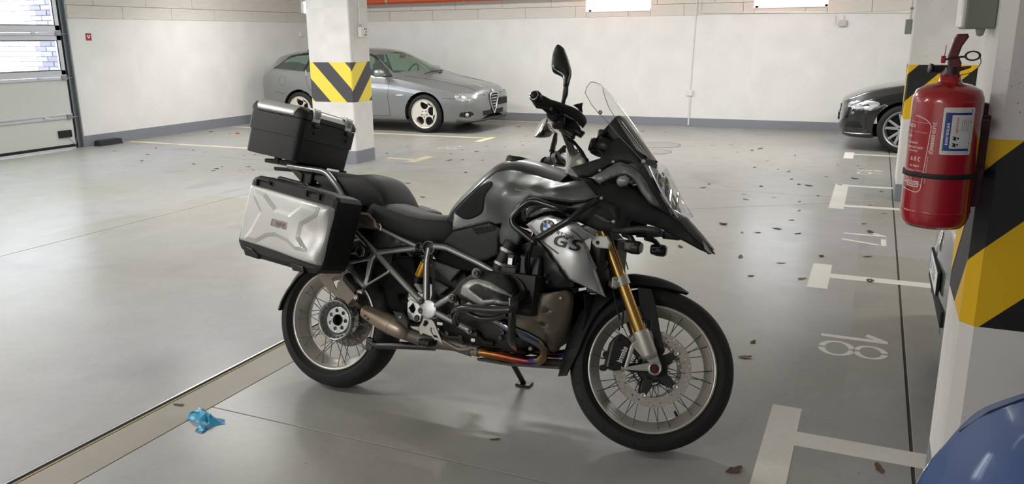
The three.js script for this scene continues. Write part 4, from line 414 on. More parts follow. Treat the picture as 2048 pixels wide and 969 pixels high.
{
  const C = [1.512, 0.329, 0]; const w = group('front_wheel', bike); steer(w); const q = wheel('x', C, { R: 0.325, rimR: 0.2522, half: 0.040, tireHalf: 0.060, hubR: 0.04, n: 20, hubZ: 0.04 }, w);
  for (const m of [...q.children]) { m.geometry.translate(...C); w.add(m); } w.remove(q); const put = (n, g, m) => part(n, merge(Array.isArray(g) ? g : [g]).translate(...C), m, w);
  put('hub', latheZ([[0.012, -0.062], [0.05, -0.06], [0.055, -0.05], [0.03, -0.036], [0.028, 0.036], [0.055, 0.05], [0.05, 0.06], [0.012, 0.062]], 32), K.engineDark);
  for (const s of [1, -1]) { put('brake_disc', disc(0.112, 0.150, s * 0.076, 0.0045, 3, 22, 0.0036), K.steel);
    const arms = []; for (let k = 0; k < 5; k++) { const a = k / 5 * 6.2832 - 0.55; const c = Math.cos(a), n = Math.sin(a); arms.push(plate([[0.03, -0.014], [0.07, -0.02], [0.098, -0.012], [0.108, -0.013], [0.108, 0.013], [0.098, 0.012], [0.07, 0.02], [0.03, 0.014]].map(([x, y]) => [x * c - y * n, x * n + y * c]), 0.006, s * 0.073 + 0.003, 0.0015)); } put('disc_carrier', [...arms, plate(ring([0, 0], 0.045, 28), 0.012, s * 0.07 + 0.006, 0.002, [ring([0, 0], 0.02, 16)])], K.darkGrey);
    for (let k = 0; k < 5; k++) { const a = k / 5 * 6.2832 - 0.55; put('disc_bobbin', latheAt([[0.0001, -0.004], [0.011, -0.004], [0.011, 0.004], [0.007, 0.0045], [0.006, 0.002], [0.0001, 0.002]], [0.1105 * Math.cos(a), 0.1105 * Math.sin(a), s * 0.0765], [0, 0, s], 16), K.steel); } }
  const teeth = []; for (let k = 0; k < 48; k++) { const a = k / 48 * 6.2832; teeth.push(box(0.010, 0.0028, 0.003, 0.078, 0, -0.055).rotateZ(a)); } put('sensor_ring', [latheZ([[0.066, -0.054], [0.073, -0.054], [0.073, -0.057], [0.066, -0.057], [0.066, -0.054]], 40), ...teeth], K.bolt);
  put('valve', cyl([0.232 * Math.cos(-0.95), 0.232 * Math.sin(-0.95), 0.0], [0.188 * Math.cos(-0.95), 0.188 * Math.sin(-0.95), 0.014], 0.007, 0.005, 10), K.rubberPlain);
}
// ---- front suspension and brakes (steered)
function sp(name, geo, mat, label) { const n = bike.children.length; bp(name, geo, mat, label); for (const o of bike.children.slice(n)) steer(o); }
function sboth(name, geo, mat) { const L = Array.isArray(geo) ? geo : [geo]; const R = L.map(mirrorZ); sp(name, L, mat); sp(name, R, mat); }
{
  const a = [1.236, 0.87, 0.115], b = [1.462, 0.428, 0.115]; const dir = V(b).sub(V(a)).normalize().toArray(); const on = (t, z = 0.115) => [a[0] + (b[0] - a[0]) * t, a[1] + (b[1] - a[1]) * t, z];
  sboth('fork_tube', cyl(a, b, 0.0235, 0.0235, 28), K.gold);
  sboth('fork_clamp', [cyl(on(0.455), on(0.53), 0.031, 0.031, 28), box(0.03, 0.046, 0.045, ...on(0.49, 0.115).map((v, i) => v + [-0.026, -0.012, 0.004][i]), 0.008), bolt(...on(0.475, 0.144).map((v, i) => v + [-0.022, -0.004, -0.004][i]), 0.007), bolt(...on(0.515, 0.144).map((v, i) => v + [-0.022, -0.006, -0.004][i]), 0.007)], K.cast);
  sp('fork_bridge', [cyl(on(0.5, -0.11), on(0.5, 0.11), 0.02), box(0.06, 0.03, 0.16, 1.325, 0.645, 0, 0.01)], K.cast);
  // cast foot of each leg with its triangle to the caliper
  const F1 = [[1.434,.432,.135],[1.485,.453,.135],[1.513,.392,.135],[1.539,.343,.135],[1.537,.32,.135],[1.516,.306,.135],[1.492,.316,.135],[1.387,.308,.135],[1.383,.321,.135],[1.395,.318,.135],[1.41,.406,.135],[1.416,.417,.135]]; const F2 = [[1.427,.396,.135],[1.412,.323,.135],[1.472,.325,.135],[1.49,.35,.135],[1.463,.365,.135]];
  sboth('fork_foot', [plate(F1, 0.04, 0.138, 0.006, [F2]), latheAt([[0.0001, 0], [0.03, 0], [0.034, 0.02], [0.034, 0.1], [0.031, 0.115], [0.026, 0.115]], [b[0] + dir[0] * 0.07, b[1] + dir[1] * 0.07, 0.118], dir.map((v) => -v), 28)], K.cast);
  sboth('axle_clamp', latheAt([[0.017, -0.03], [0.026, -0.03], [0.026, 0.01], [0.023, 0.014], [0.0175, 0.014], [0.0165, 0.0], [0.016, -0.03]], [1.512, 0.329, 0.135], [0, 0, 1], 28), K.alu);
  sboth('axle_cap', latheAt([[0.0001, 0], [0.0165, 0], [0.0165, 0.004], [0.0001, 0.004]], [1.512, 0.329, 0.1385], [0, 0, 1], 20), std('#57241a', 0.5, 0.3));
  const cal = [[1.354,.438,.12],[1.371,.447,.12],[1.396,.434,.12],[1.412,.42,.12],[1.412,.399,.12],[1.388,.308,.12],[1.362,.3,.12],[1.326,.308,.12],[1.33,.351,.12],[1.334,.388,.12],[1.338,.412,.12]]; const calS = cal.map((p) => [p[0], p[1]]);
  sboth('brake_caliper', [plate(calS, 0.085, 0.128, 0.008), ...[[1.366,.425,.13],[1.345,.327,.13]].map((p) => bolt(p[0], p[1], 0.127, 0.006)), ...[[1.329,.362,.1],[1.322,.306,.1]].map((p) => cyl([p[0], p[1], 0.07], [p[0], p[1], 0.115], 0.014, 0.012, 12))], K.satin);
  { const pA = [[1.375,.336,.13],[1.392,.397,.13]]; const g = text('brembo', 0.021, 0.0012); const ang = Math.atan2(pA[1][1] - pA[0][1], pA[1][0] - pA[0][0]); const L = Math.hypot(pA[1][1] - pA[0][1], pA[1][0] - pA[0][0]); g.computeBoundingBox(); g.scale(L / (g.boundingBox.max.x - g.boundingBox.min.x), 1, 1).rotateZ(ang).translate((pA[0][0] + pA[1][0]) / 2, (pA[0][1] + pA[1][1]) / 2, 0.1282); sp('caliper_lettering', g, K.white); }
  for (const s of [1, -1]) sp('brake_hose', [tube([[1.36, 0.5, s * 0.1], [1.33, 0.58, s * 0.1], [1.3, 0.68, s * 0.09], [1.27, 0.8, s * 0.06], [1.25, 0.9, s * 0.04]], 0.0045, 24, 6), tube([[1.372, 0.47, s * 0.1], [1.365, 0.56, s * 0.09], [1.33, 0.67, s * 0.07]], 0.0035, 18, 6)], K.rubberPlain);
  // mudguard: bent sheet over the tyre, long tail behind, flat stay down to the axle on each side
  const arc = [[1.626,.656,0],[1.585,.677,0],[1.517,.697,0],[1.445,.703,0],[1.383,.7,0],[1.325,.667,0],[1.269,.614,0],[1.223,.554,0],[1.189,.478,0],[1.167,.403,0],[1.155,.331,0],[1.145,.246,0]]; const wid = [0.02, 0.045, 0.06, 0.068, 0.072, 0.075, 0.078, 0.08, 0.08, 0.078, 0.07, 0.055];
  const cA = new THREE.CatmullRomCurve3(arc.map((p) => new THREE.Vector3(p[0], p[1], 0))); const sec = []; for (let i = 0; i <= 40; i++) { const t = i / 40, p = cA.getPoint(t), f = t * 11, k = Math.min(10, Math.floor(f)), w = wid[k] + (wid[k + 1] - wid[k]) * (f - k); const rc = new THREE.Vector2(p.x - 1.512, p.y - 0.329), rl = rc.length(); const o = [], inn = []; for (let j = 0; j <= 10; j++) { const u = -1 + j / 5, drop = 0.055 * Math.min(1, (w / 0.075) ** 1.6) * Math.abs(u) ** 2.4; o.push([p.x - rc.x / rl * drop, p.y - rc.y / rl * drop, u * w]); inn.push([p.x - rc.x / rl * (drop + 0.004), p.y - rc.y / rl * (drop + 0.004), u * (w - 0.003)]); } sec.push([...o, ...inn.reverse()]); }
  sp('front_mudguard', loft(sec, true, 0.6), K.plastic);
  const stay = [[1.414,.64,.098],[1.468,.638,.098],[1.497,.566,.098],[1.52,.483,.098],[1.548,.402,.098],[1.541,.388,.098],[1.524,.373,.098],[1.514,.397,.098],[1.497,.459,.098],[1.477,.512,.098],[1.451,.518,.098],[1.433,.549,.098]]; sboth('mudguard_stay', [plate(stay, 0.012, 0.1, 0.004), bolt(...[[1.53,.406,.1]][0], 0.006)], K.plastic);
}
// ---- tank and upper bodywork
const tankCtl = [[.629,.8,.15],[.619,.878,.135],[.681,.959,.125],[.747,1.026,.12],[.802,1.07,.115],[.854,1.083,.115],[.939,1.074,.125],[1.025,1.056,.14],[1.117,1.038,.16],[1.167,1.047,.165],[1.215,1.049,.18],[1.279,.991,.21],[1.239,.967,.225],[1.184,.955,.235],[1.127,.958,.245],[1.067,.961,.248],[1.017,.96,.248],[.982,.929,.245],[.951,.898,.24],[.938,.868,.232],[.968,.831,.218],[.977,.808,.208],[.966,.774,.198],[.939,.751,.19],[.874,.766,.18],[.869,.799,.186],[.879,.852,.195],[.843,.843,.175],[.811,.851,.166],[.713,.822,.156]];
const tankMid = [[.816,.938,.19],[.857,.987,.212],[.91,1.016,.222],[1.025,1.013,.236],[1.118,1.013,.236],[1.192,1.004,.222],[.895,.94,.24],[.941,.969,.25],[.923,.896,.234],[.901,.801,.205],[.936,.831,.218],[.763,.986,.155],[.701,.908,.152],[.674,.845,.152],[.779,.883,.165],[.843,.887,.186],[.936,1.044,.17],[1.033,1.034,.185],[1.125,1.028,.195],[.771,.938,.16],[1.003,.982,.25],[1.064,.984,.248]];
const tankH = tps(dedupe(tankCtl.concat(tankMid)), 1e-6);
both('tank_cover', panel(tankCtl, { mids: tankMid, fn: tankH, step: 0.011, round: 0.008, thick: 0.02 }), K.tank);
{ const out = smoothLoop([[.631,.878,.155],[.654,.91,.155],[.697,.962,.155],[.74,1.004,.155],[.786,1.022,.155],[.809,1.014,.155],[.809,.996,.155],[.78,.954,.155],[.778,.926,.155],[.774,.89,.155],[.736,.862,.155],[.694,.852,.155],[.66,.861,.155]], 60); both('knee_pad', panel(out, { fn: (x, y) => tankH(x, y) + 0.006, step: 0.01, round: 0.006, thick: 0.006, back: false }), K.pad); }
{ // pressed line along the shoulder
  const l = smoothLoop([[.949,.99,.245],[1.013,.983,.245],[1.101,.973,.245],[1.175,.966,.245],[1.234,.973,.245],[1.289,.99,.245]], 40, false); both('shoulder_trim', sweep(l.map((p) => new THREE.Vector3(p[0], p[1], tankH(p[0], p[1]) + 0.0005)), 0.0022, 6), K.frame);
}
{ // glossy centre cover between the tank sides, with the filler cap
  const e = [[.599,.84,.13],[.617,.883,.133],[.681,.962,.124],[.747,1.028,.119],[.801,1.072,.114],[.853,1.085,.114],[.938,1.076,.124],[1.024,1.058,.138],[1.103,1.041,.15]]; const ec = new THREE.CatmullRomCurve3(e.map(V)); const sec = []; for (let i = 0; i <= 40; i++) { const p = ec.getPoint(i / 40), tn = ec.getTangent(i / 40), L = Math.hypot(tn.x, tn.y), nx = -tn.y / L, ny = tn.x / L; const o = [], inn = []; for (let j = 0; j <= 12; j++) { const u = -1 + j / 6, up = 0.05 * (1 - Math.abs(u) ** 2.6) + (Math.abs(u) < 0.3 ? 0.004 : 0); o.push([p.x + nx * up, p.y + ny * up, -u * (p.z + 0.002)]); inn.push([p.x + nx * (up - 0.02), p.y + ny * (up - 0.02), -u * (p.z - 0.005)]); } sec.push([...o, ...inn.reverse()]); }
  bp('tank_top', loft(sec, true, 0.6), K.tankDark);
  const c = [0.835, 1.131, 0]; bp('filler_cap', [latheAt([[0.0001, 0.018], [0.03, 0.018], [0.034, 0.014], [0.036, 0.016], [0.045, 0.016], [0.05, 0.01], [0.052, -0.01]], c, [0.12, 1, 0], 32)], K.satin);
  bp('cap_bolt', [0, 1, 2, 3, 4, 5].map((k) => bolt(c[0] + 0.041 * Math.cos(k * 1.047), c[1] + 0.0155 - 0.005 * Math.cos(k * 1.047), 0.041 * Math.sin(k * 1.047), 0.003, [0.12, 1, 0], 0.003)), K.steel);
}
// dark cover below the tank side, with its grille of holes
{ const o = [[.64,.798,.15],[.718,.82,.158],[.812,.848,.168],[.867,.829,.175],[.864,.799,.175],[.863,.763,.17],[.865,.722,.165],[.819,.694,.16],[.758,.674,.155],[.621,.728,.145],[.587,.744,.14],[.633,.795,.15]]; both('side_cover', panel(o, { step: 0.014, round: 0.006, thick: 0.02 }), K.plastic);
  const hl = []; const P = [[.729,.819,.165],[.842,.837,.165],[.85,.823,.165],[.756,.793,.165]]; for (let i = 0; i < 13; i++) for (let j = 0; j < 4; j++) { const u = (i + 0.5 + (j % 2) * 0.5) / 14, v = (j + 0.5) / 4; const q = [0, 1].map((c) => (P[0][c] * (1 - u) + P[1][c] * u) * (1 - v) + (P[3][c] * (1 - u) + P[2][c] * u) * v); hl.push(cyl([q[0], q[1], 0.15], [q[0], q[1], 0.1655 + 0.0105 * u], 0.0036, 0.0036, 6)); } both('grille', hl, K.rubberPlain); }
// black fill between tank, shroud and crash bar
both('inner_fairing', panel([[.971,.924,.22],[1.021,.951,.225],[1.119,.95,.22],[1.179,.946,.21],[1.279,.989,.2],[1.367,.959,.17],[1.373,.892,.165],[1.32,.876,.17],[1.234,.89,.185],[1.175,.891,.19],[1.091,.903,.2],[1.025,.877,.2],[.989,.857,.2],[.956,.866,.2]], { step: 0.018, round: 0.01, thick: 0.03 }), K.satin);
{ // grooved black pad above the badge
  both('fairing_pad', panel(smoothLoop([[.99,.901,.235],[1.002,.931,.235],[1.051,.942,.235],[1.113,.94,.235],[1.163,.931,.235],[1.186,.911,.235],[1.141,.911,.235],[1.093,.904,.235],[1.033,.882,.235],[1.003,.873,.235]], 50), { step: 0.016, round: 0.012, thick: 0.02 }), K.gloss); }
// silver side shield with badge and letters
const shC = [[1.017,.853,.262],[1.048,.875,.268],[1.085,.89,.272],[1.121,.898,.273],[1.181,.886,.27],[1.227,.878,.262],[1.287,.836,.235],[1.251,.81,.236]]; const shD = [[1.253,.813,.24],[1.279,.77,.238],[1.302,.719,.225],[1.318,.669,.205],[1.346,.601,.17],[1.329,.61,.19],[1.278,.633,.215],[1.213,.657,.24],[1.182,.693,.25],[1.123,.76,.262],[1.089,.789,.262]];
const shOut = shC.concat(shD.slice(0)); const shMid = [[1.191,.767,.262],[1.228,.707,.252],[1.26,.676,.236],[1.22,.834,.268],[1.176,.807,.27],[1.242,.773,.252],[1.144,.759,.262]]; const shH = tps(dedupe(shOut.concat(shMid)), 1e-6);
both('side_shield', panel(shOut, { fn: shH, step: 0.012, round: 0.008, thick: 0.012 }), K.alu);
both('shield_crease', [sweep(smoothLoop([[1.212,.85,.25],[1.241,.83,.25],[1.269,.791,.25],[1.294,.749,.25],[1.315,.71,.25]], 30, false).map((p) => new THREE.Vector3(p[0], p[1], shH(p[0], p[1]) + 0.001)), 0.003, 6), sweep(smoothLoop([[1.101,.791,.25],[1.168,.752,.25]], 10, false).map((p) => new THREE.Vector3(p[0], p[1], shH(p[0], p[1]) + 0.0005)), 0.003, 6)], K.castDark);
{ // round badge: black ring with the letters, blue and white quarters
  const c = [[1.117,.848,.272]][0], r = 0.031; const T = canvasTex(256, 256, (g) => { g.translate(128, 128); g.fillStyle = '#15161a'; g.beginPath(); g.arc(0, 0, 128, 0, 7); g.fill(); for (let k = 0; k < 4; k++) { g.fillStyle = k % 2 ? '#f0f0ee' : '#2d6fd2'; g.beginPath(); g.moveTo(0, 0); g.arc(0, 0, 70, k * Math.PI / 2, (k + 1) * Math.PI / 2); g.fill(); } g.strokeStyle = '#c9c9c9'; g.lineWidth = 5; for (const q of [72, 124]) { g.beginPath(); g.arc(0, 0, q, 0, 7); g.stroke(); } g.fillStyle = '#e8e8e8'; g.font = 'bold 50px sans-serif'; g.textAlign = 'center'; g.textBaseline = 'middle'; [['B', -0.75], ['M', 0], ['W', 0.75]].forEach(([t, a]) => { g.save(); g.rotate(a); g.translate(0, -98); g.fillText(t, 0, 0); g.restore(); }); });
  const n = new THREE.Vector3(-(shH(c[0] + 0.01, c[1]) - shH(c[0] - 0.01, c[1])) / 0.02, -(shH(c[0], c[1] + 0.01) - shH(c[0], c[1] - 0.01)) / 0.02, 1).normalize(); const q = new THREE.Quaternion().setFromUnitVectors(new THREE.Vector3(0, 0, 1), n); const zc = shH(c[0], c[1]) + 0.004;
  for (const s of [1, -1]) { const g1 = new THREE.CircleGeometry(r, 40).translate(0, 0, 0.0032); const g2 = new THREE.CylinderGeometry(r, r * 1.03, 0.01, 40).rotateX(Math.PI / 2).translate(0, 0, -0.002); const set = (g) => { g.applyQuaternion(q); g.translate(c[0], c[1], zc); return s < 0 ? mirrorZ(g) : g; }; const b = bp('badge', set(g2), K.rubberPlain); part('badge_face', set(g1), std('#ffffff', 0.3, 0, { map: T }), b); }
  const letters = (str, p0, p1, h, mat, nm) => { const g = text(str, 1, 0.02); g.computeBoundingBox(); const w = g.boundingBox.max.x - g.boundingBox.min.x, hh = g.boundingBox.max.y - g.boundingBox.min.y; const ux = (p1[0] - p0[0]) / w, uy = (p1[1] - p0[1]) / w, L = Math.hypot(ux, uy); const vx = -uy / L * h / hh + ux * 0.12, vy = ux / L * h / hh + uy * 0.12; const A = g.attributes.position; for (let i = 0; i < A.count; i++) { const x = A.getX(i), y = A.getY(i), z = A.getZ(i); const X = (p0[0] + p1[0]) / 2 + x * ux + y * vx, Y = (p0[1] + p1[1]) / 2 + x * uy + y * vy; A.setXYZ(i, X, Y, shH(X, Y) + 0.0006 + z * 0.06); } g.computeVertexNormals(); bp(nm, g, mat); bp(nm, mirrorZ(g), mat); };
  const a = [[1.148,.805,.262],[1.254,.788,.262],[1.158,.835,.262],[1.223,.818,.262]]; letters('GS', a[0], a[1], 0.044, K.gloss, 'model_lettering'); letters('R1200', a[2], a[3], 0.014, K.bolt, 'small_lettering');
}
// ---- nose: black side fairing and beak, grey strip, headlamp, screen, clocks
const noseC = [[1.181,1.062,.165],[1.228,1.066,.155],[1.265,1.042,.15],[1.308,1.056,.14],[1.355,1.072,.12],[1.412,1.032,.115],[1.446,1.008,.11],[1.49,.975,.1],[1.516,.965,.095],[1.553,.945,.085],[1.586,.925,.07],[1.621,.892,.06],[1.659,.857,.05],[1.696,.812,.03],[1.661,.824,.045],[1.61,.847,.06],[1.559,.867,.075],[1.518,.888,.09],[1.477,.9,.105],[1.433,.904,.12],[1.4,.913,.14],[1.401,.886,.155],[1.355,.86,.17],[1.287,.858,.18],[1.21,.883,.19],[1.174,.911,.195],[1.17,.954,.195],[1.197,.993,.19],[1.268,.991,.185],[1.216,1.028,.175]];
both('nose_fairing', panel(noseC, { mids: [[1.322,.999,.165],[1.387,.958,.15],[1.308,.933,.185],[1.477,.931,.115],[1.557,.903,.085],[1.254,.95,.195],[1.436,.963,.135]], step: 0.013, round: 0.01, thick: 0.02 }), K.plastic);
{ // top of the beak, from the lamp to the tip, closing the two sides
  const top = [[1.516,.963,.093],[1.552,.944,.083],[1.585,.928,.068],[1.62,.895,.058],[1.658,.858,.048],[1.699,.814,.022]]; const sec = top.map((p) => { const o = [], inn = []; for (let j = 0; j <= 8; j++) { const u = -1 + j / 4; const up = 0.018 * (1 - u * u); o.push([p[0] + up * 0.7, p[1] + up, -u * p[2]]); inn.push([p[0] + (up - 0.006) * 0.7, p[1] + up - 0.006, -u * p[2]]); } return [...o, ...inn.reverse()]; }); bp('beak_top', loft(sec, true, 0.6), K.gloss);
  const low = [[1.476,.901,.1],[1.517,.888,.088],[1.558,.867,.073],[1.61,.847,.058],[1.661,.824,.043],[1.694,.81,.02]]; bp('beak_underside', loft(low.map((p) => { const o = [], inn = []; for (let j = 0; j <= 6; j++) { const u = -1 + j / 3; o.push([p[0], p[1] + 0.012 * u * u, -u * p[2]]); inn.push([p[0], p[1] + 0.012 * u * u + 0.005, -u * p[2]]); } return [...o, ...inn.reverse()]; }), true, 0.6), K.plastic);
  both('beak_insert', plate([[1.651,.851,.046],[1.659,.844,.046],[1.698,.813,.046],[1.715,.812,.046],[1.697,.832,.046],[1.665,.868,.046],[1.653,.878,.046]].map((p) => [p[0], p[1]]), 0.01, 0.034, 0.002), K.gloss); }
both('nose_strip', panel([[1.231,1.065,.165],[1.276,1.097,.16],[1.327,1.132,.15],[1.341,1.137,.148],[1.378,1.125,.145],[1.423,1.098,.14],[1.446,1.071,.135],[1.464,1.039,.13],[1.492,1,.12],[1.518,.967,.105],[1.493,.972,.112],[1.467,.982,.12],[1.428,1.026,.13],[1.405,1.06,.14],[1.379,1.083,.15],[1.36,1.085,.152],[1.328,1.074,.158],[1.271,1.043,.168]], { step: 0.012, round: 0.008, thick: 0.025 }), K.tank);
{ const f = [[1.139,1.101,.155],[1.179,1.065,.16],[1.226,1.069,.15],[1.313,1.132,.13],[1.335,1.141,.13],[1.376,1.129,.12],[1.429,1.095,.12],[1.438,1.112,.12],[1.402,1.156,.125],[1.353,1.22,.11],[1.319,1.246,.1],[1.281,1.216,.11],[1.271,1.188,.12],[1.253,1.146,.14]]; both('cockpit_side', panel(f, { step: 0.016, round: 0.008, thick: 0.015 }), K.plastic); }
{ // headlamp: clear cover over two reflectors in a dark housing
  const e = [[1.441,1.119,.125],[1.457,1.134,.12],[1.493,1.129,.07],[1.532,1.062,.05],[1.581,.931,.05],[1.516,.972,.1],[1.489,1.021,.115]]; bp('headlamp_housing', loft([[[1.36, 1.13, 0.12], [1.50, 0.97, 0.11], [1.50, 0.97, -0.11], [1.36, 1.13, -0.12]], [[1.425, 1.14, 0.12], [1.555, 0.94, 0.09], [1.555, 0.94, -0.09], [1.425, 1.14, -0.12]]], true), K.satin);
  const Lp = [[1.447, 1.133], [1.475, 1.085], [1.51, 1.03], [1.545, 0.975], [1.575, 0.935]]; const hw = [0.118, 0.115, 0.1, 0.08, 0.058]; const sec = Lp.map((p, i) => { const o = [], inn = []; for (let j = 0; j <= 12; j++) { const u = -1 + j / 6; const f = 0.05 * (1 - u * u) - 0.006; o.push([p[0] + f, p[1] + f * 0.35, -u * hw[i]]); inn.push([p[0] + f - 0.004, p[1] + f * 0.35 - 0.001, -u * (hw[i] - 0.003)]); } return [...o, ...inn.reverse()]; }); bp('headlamp_lens', loft(sec, false, 0.9), K.lens);
  for (const s of [1, -1]) { bp('headlamp_reflector', latheAt([[0.0001, -0.03], [0.03, -0.02], [0.048, 0.01], [0.05, 0.016], [0.046, 0.016], [0.03, -0.008], [0.0001, -0.02]], [1.475, 1.06, s * 0.055], [1, 0.28, 0], 28), K.reflector); bp('headlamp_bulb', latheAt([[0.0001, 0.024], [0.012, 0.02], [0.014, 0.008], [0.008, -0.02]], [1.473, 1.06, s * 0.055], [1, 0.28, 0], 16), K.smoke); bp('lamp_trim', [box(0.012, 0.1, 0.012, 1.535, 1.0, s * 0.06, 0.004).rotateZ(0.0), tube([[1.45, 1.128, s * 0.11], [1.49, 1.06, s * 0.108], [1.54, 0.98, s * 0.085], [1.57, 0.937, s * 0.06]], 0.005, 20, 6)], K.chrome); }
  both('position_lamp', [latheAt([[0.0001, 0.04], [0.012, 0.036], [0.02, 0.02], [0.022, 0.0], [0.018, -0.01]], [[1.359,1.058,.155]][0], [0.8, 0.1, 0.5], 16)], K.smoke); both('lamp_stalk', cyl([[1.378,1.038,.13]][0], [[1.362,1.056,.155]][0], 0.008), K.plastic);
}
{ // screen: curved clear sheet; black instrument hood and arms behind it
  const rows = [[[1.178, 1.468], [1.163, 1.462], 0.08], [[1.202, 1.451], [1.164, 1.432], 0.125], [[1.228, 1.428], [1.172, 1.400], 0.16], [[1.262, 1.392], [1.206, 1.354], 0.172], [[1.300, 1.350], [1.242, 1.317], 0.17], [[1.339, 1.306], [1.272, 1.292], 0.158], [[1.375, 1.26], [1.314, 1.245], 0.145], [[1.42, 1.20], [1.372, 1.195], 0.135], [[1.45, 1.163], [1.425, 1.145], 0.122]];
  const sec = rows.map(([c, e, w]) => Array.from({ length: 17 }, (_, j) => { const u = -1 + j / 8, q = u * u; return [c[0] + (e[0] - c[0]) * q, c[1] + (e[1] - c[1]) * q, -u * w]; })); { const pos = sec.flat(2), idx = [], n = 17; for (let i = 0; i < sec.length - 1; i++) for (let j = 0; j < n - 1; j++) { const q = i * n + j; idx.push(q, q + 1, q + n, q + 1, q + n + 1, q + n); } bp('windscreen', geom(pos, idx), K.screen); }
  both('windscreen_edge', sweep(rows.map(([c, e, w]) => new THREE.Vector3(e[0], e[1], w)), 0.0013, 6), K.smoke); bp('windscreen_edge', sweep(sec[0].map(V), 0.0013, 6), K.smoke);
  both('screen_arm', [plate([[1.293,1.315,.09],[1.31,1.306,.09],[1.434,1.167,.09],[1.427,1.165,.09],[1.386,1.188,.09],[1.296,1.298,.09]].map((p) => [p[0], p[1]]), 0.02, 0.095, 0.004)], K.gloss);
  bp('instrument_hood', [loft([[1.2, 1.2, 0.11], [1.27, 1.285, 0.1], [1.33, 1.22, 0.1], [1.42, 1.13, 0.1]].map((p, i) => superRing(p[1], 0, [0.03, 0.05, 0.05, 0.035][i], p[2], 3, 20).map((q) => [p[0] + (q[0] - p[1]) * 0.4, q[0], q[1]])), true, 0.8)], K.plastic);
  bp('instrument_panel', [box(0.03, 0.075, 0.15, 1.225, 1.235, 0, 0.01).rotateZ(0)], K.satin);
  both('hood_knob', [latheAt([[0.0001, 0.024], [0.026, 0.024], [0.03, 0.012], [0.02, 0], [0.014, -0.03], [0.014, -0.06]], [[1.218,1.2,.1]][0], [-0.9, 0.2, 0.25], 20), latheAt([[0.0001, 0.03], [0.03, 0.026], [0.034, -0.02], [0.02, -0.05]], [[1.249,1.206,.09]][0], [-0.9, 0.3, 0.2], 20)], K.satin);
  bp('windscreen_bolt', [bolt(...[[1.23,1.331,.12]][0], 0.007), bolt(...[[1.428,1.144,.12]][0], 0.007)], K.steel);
}
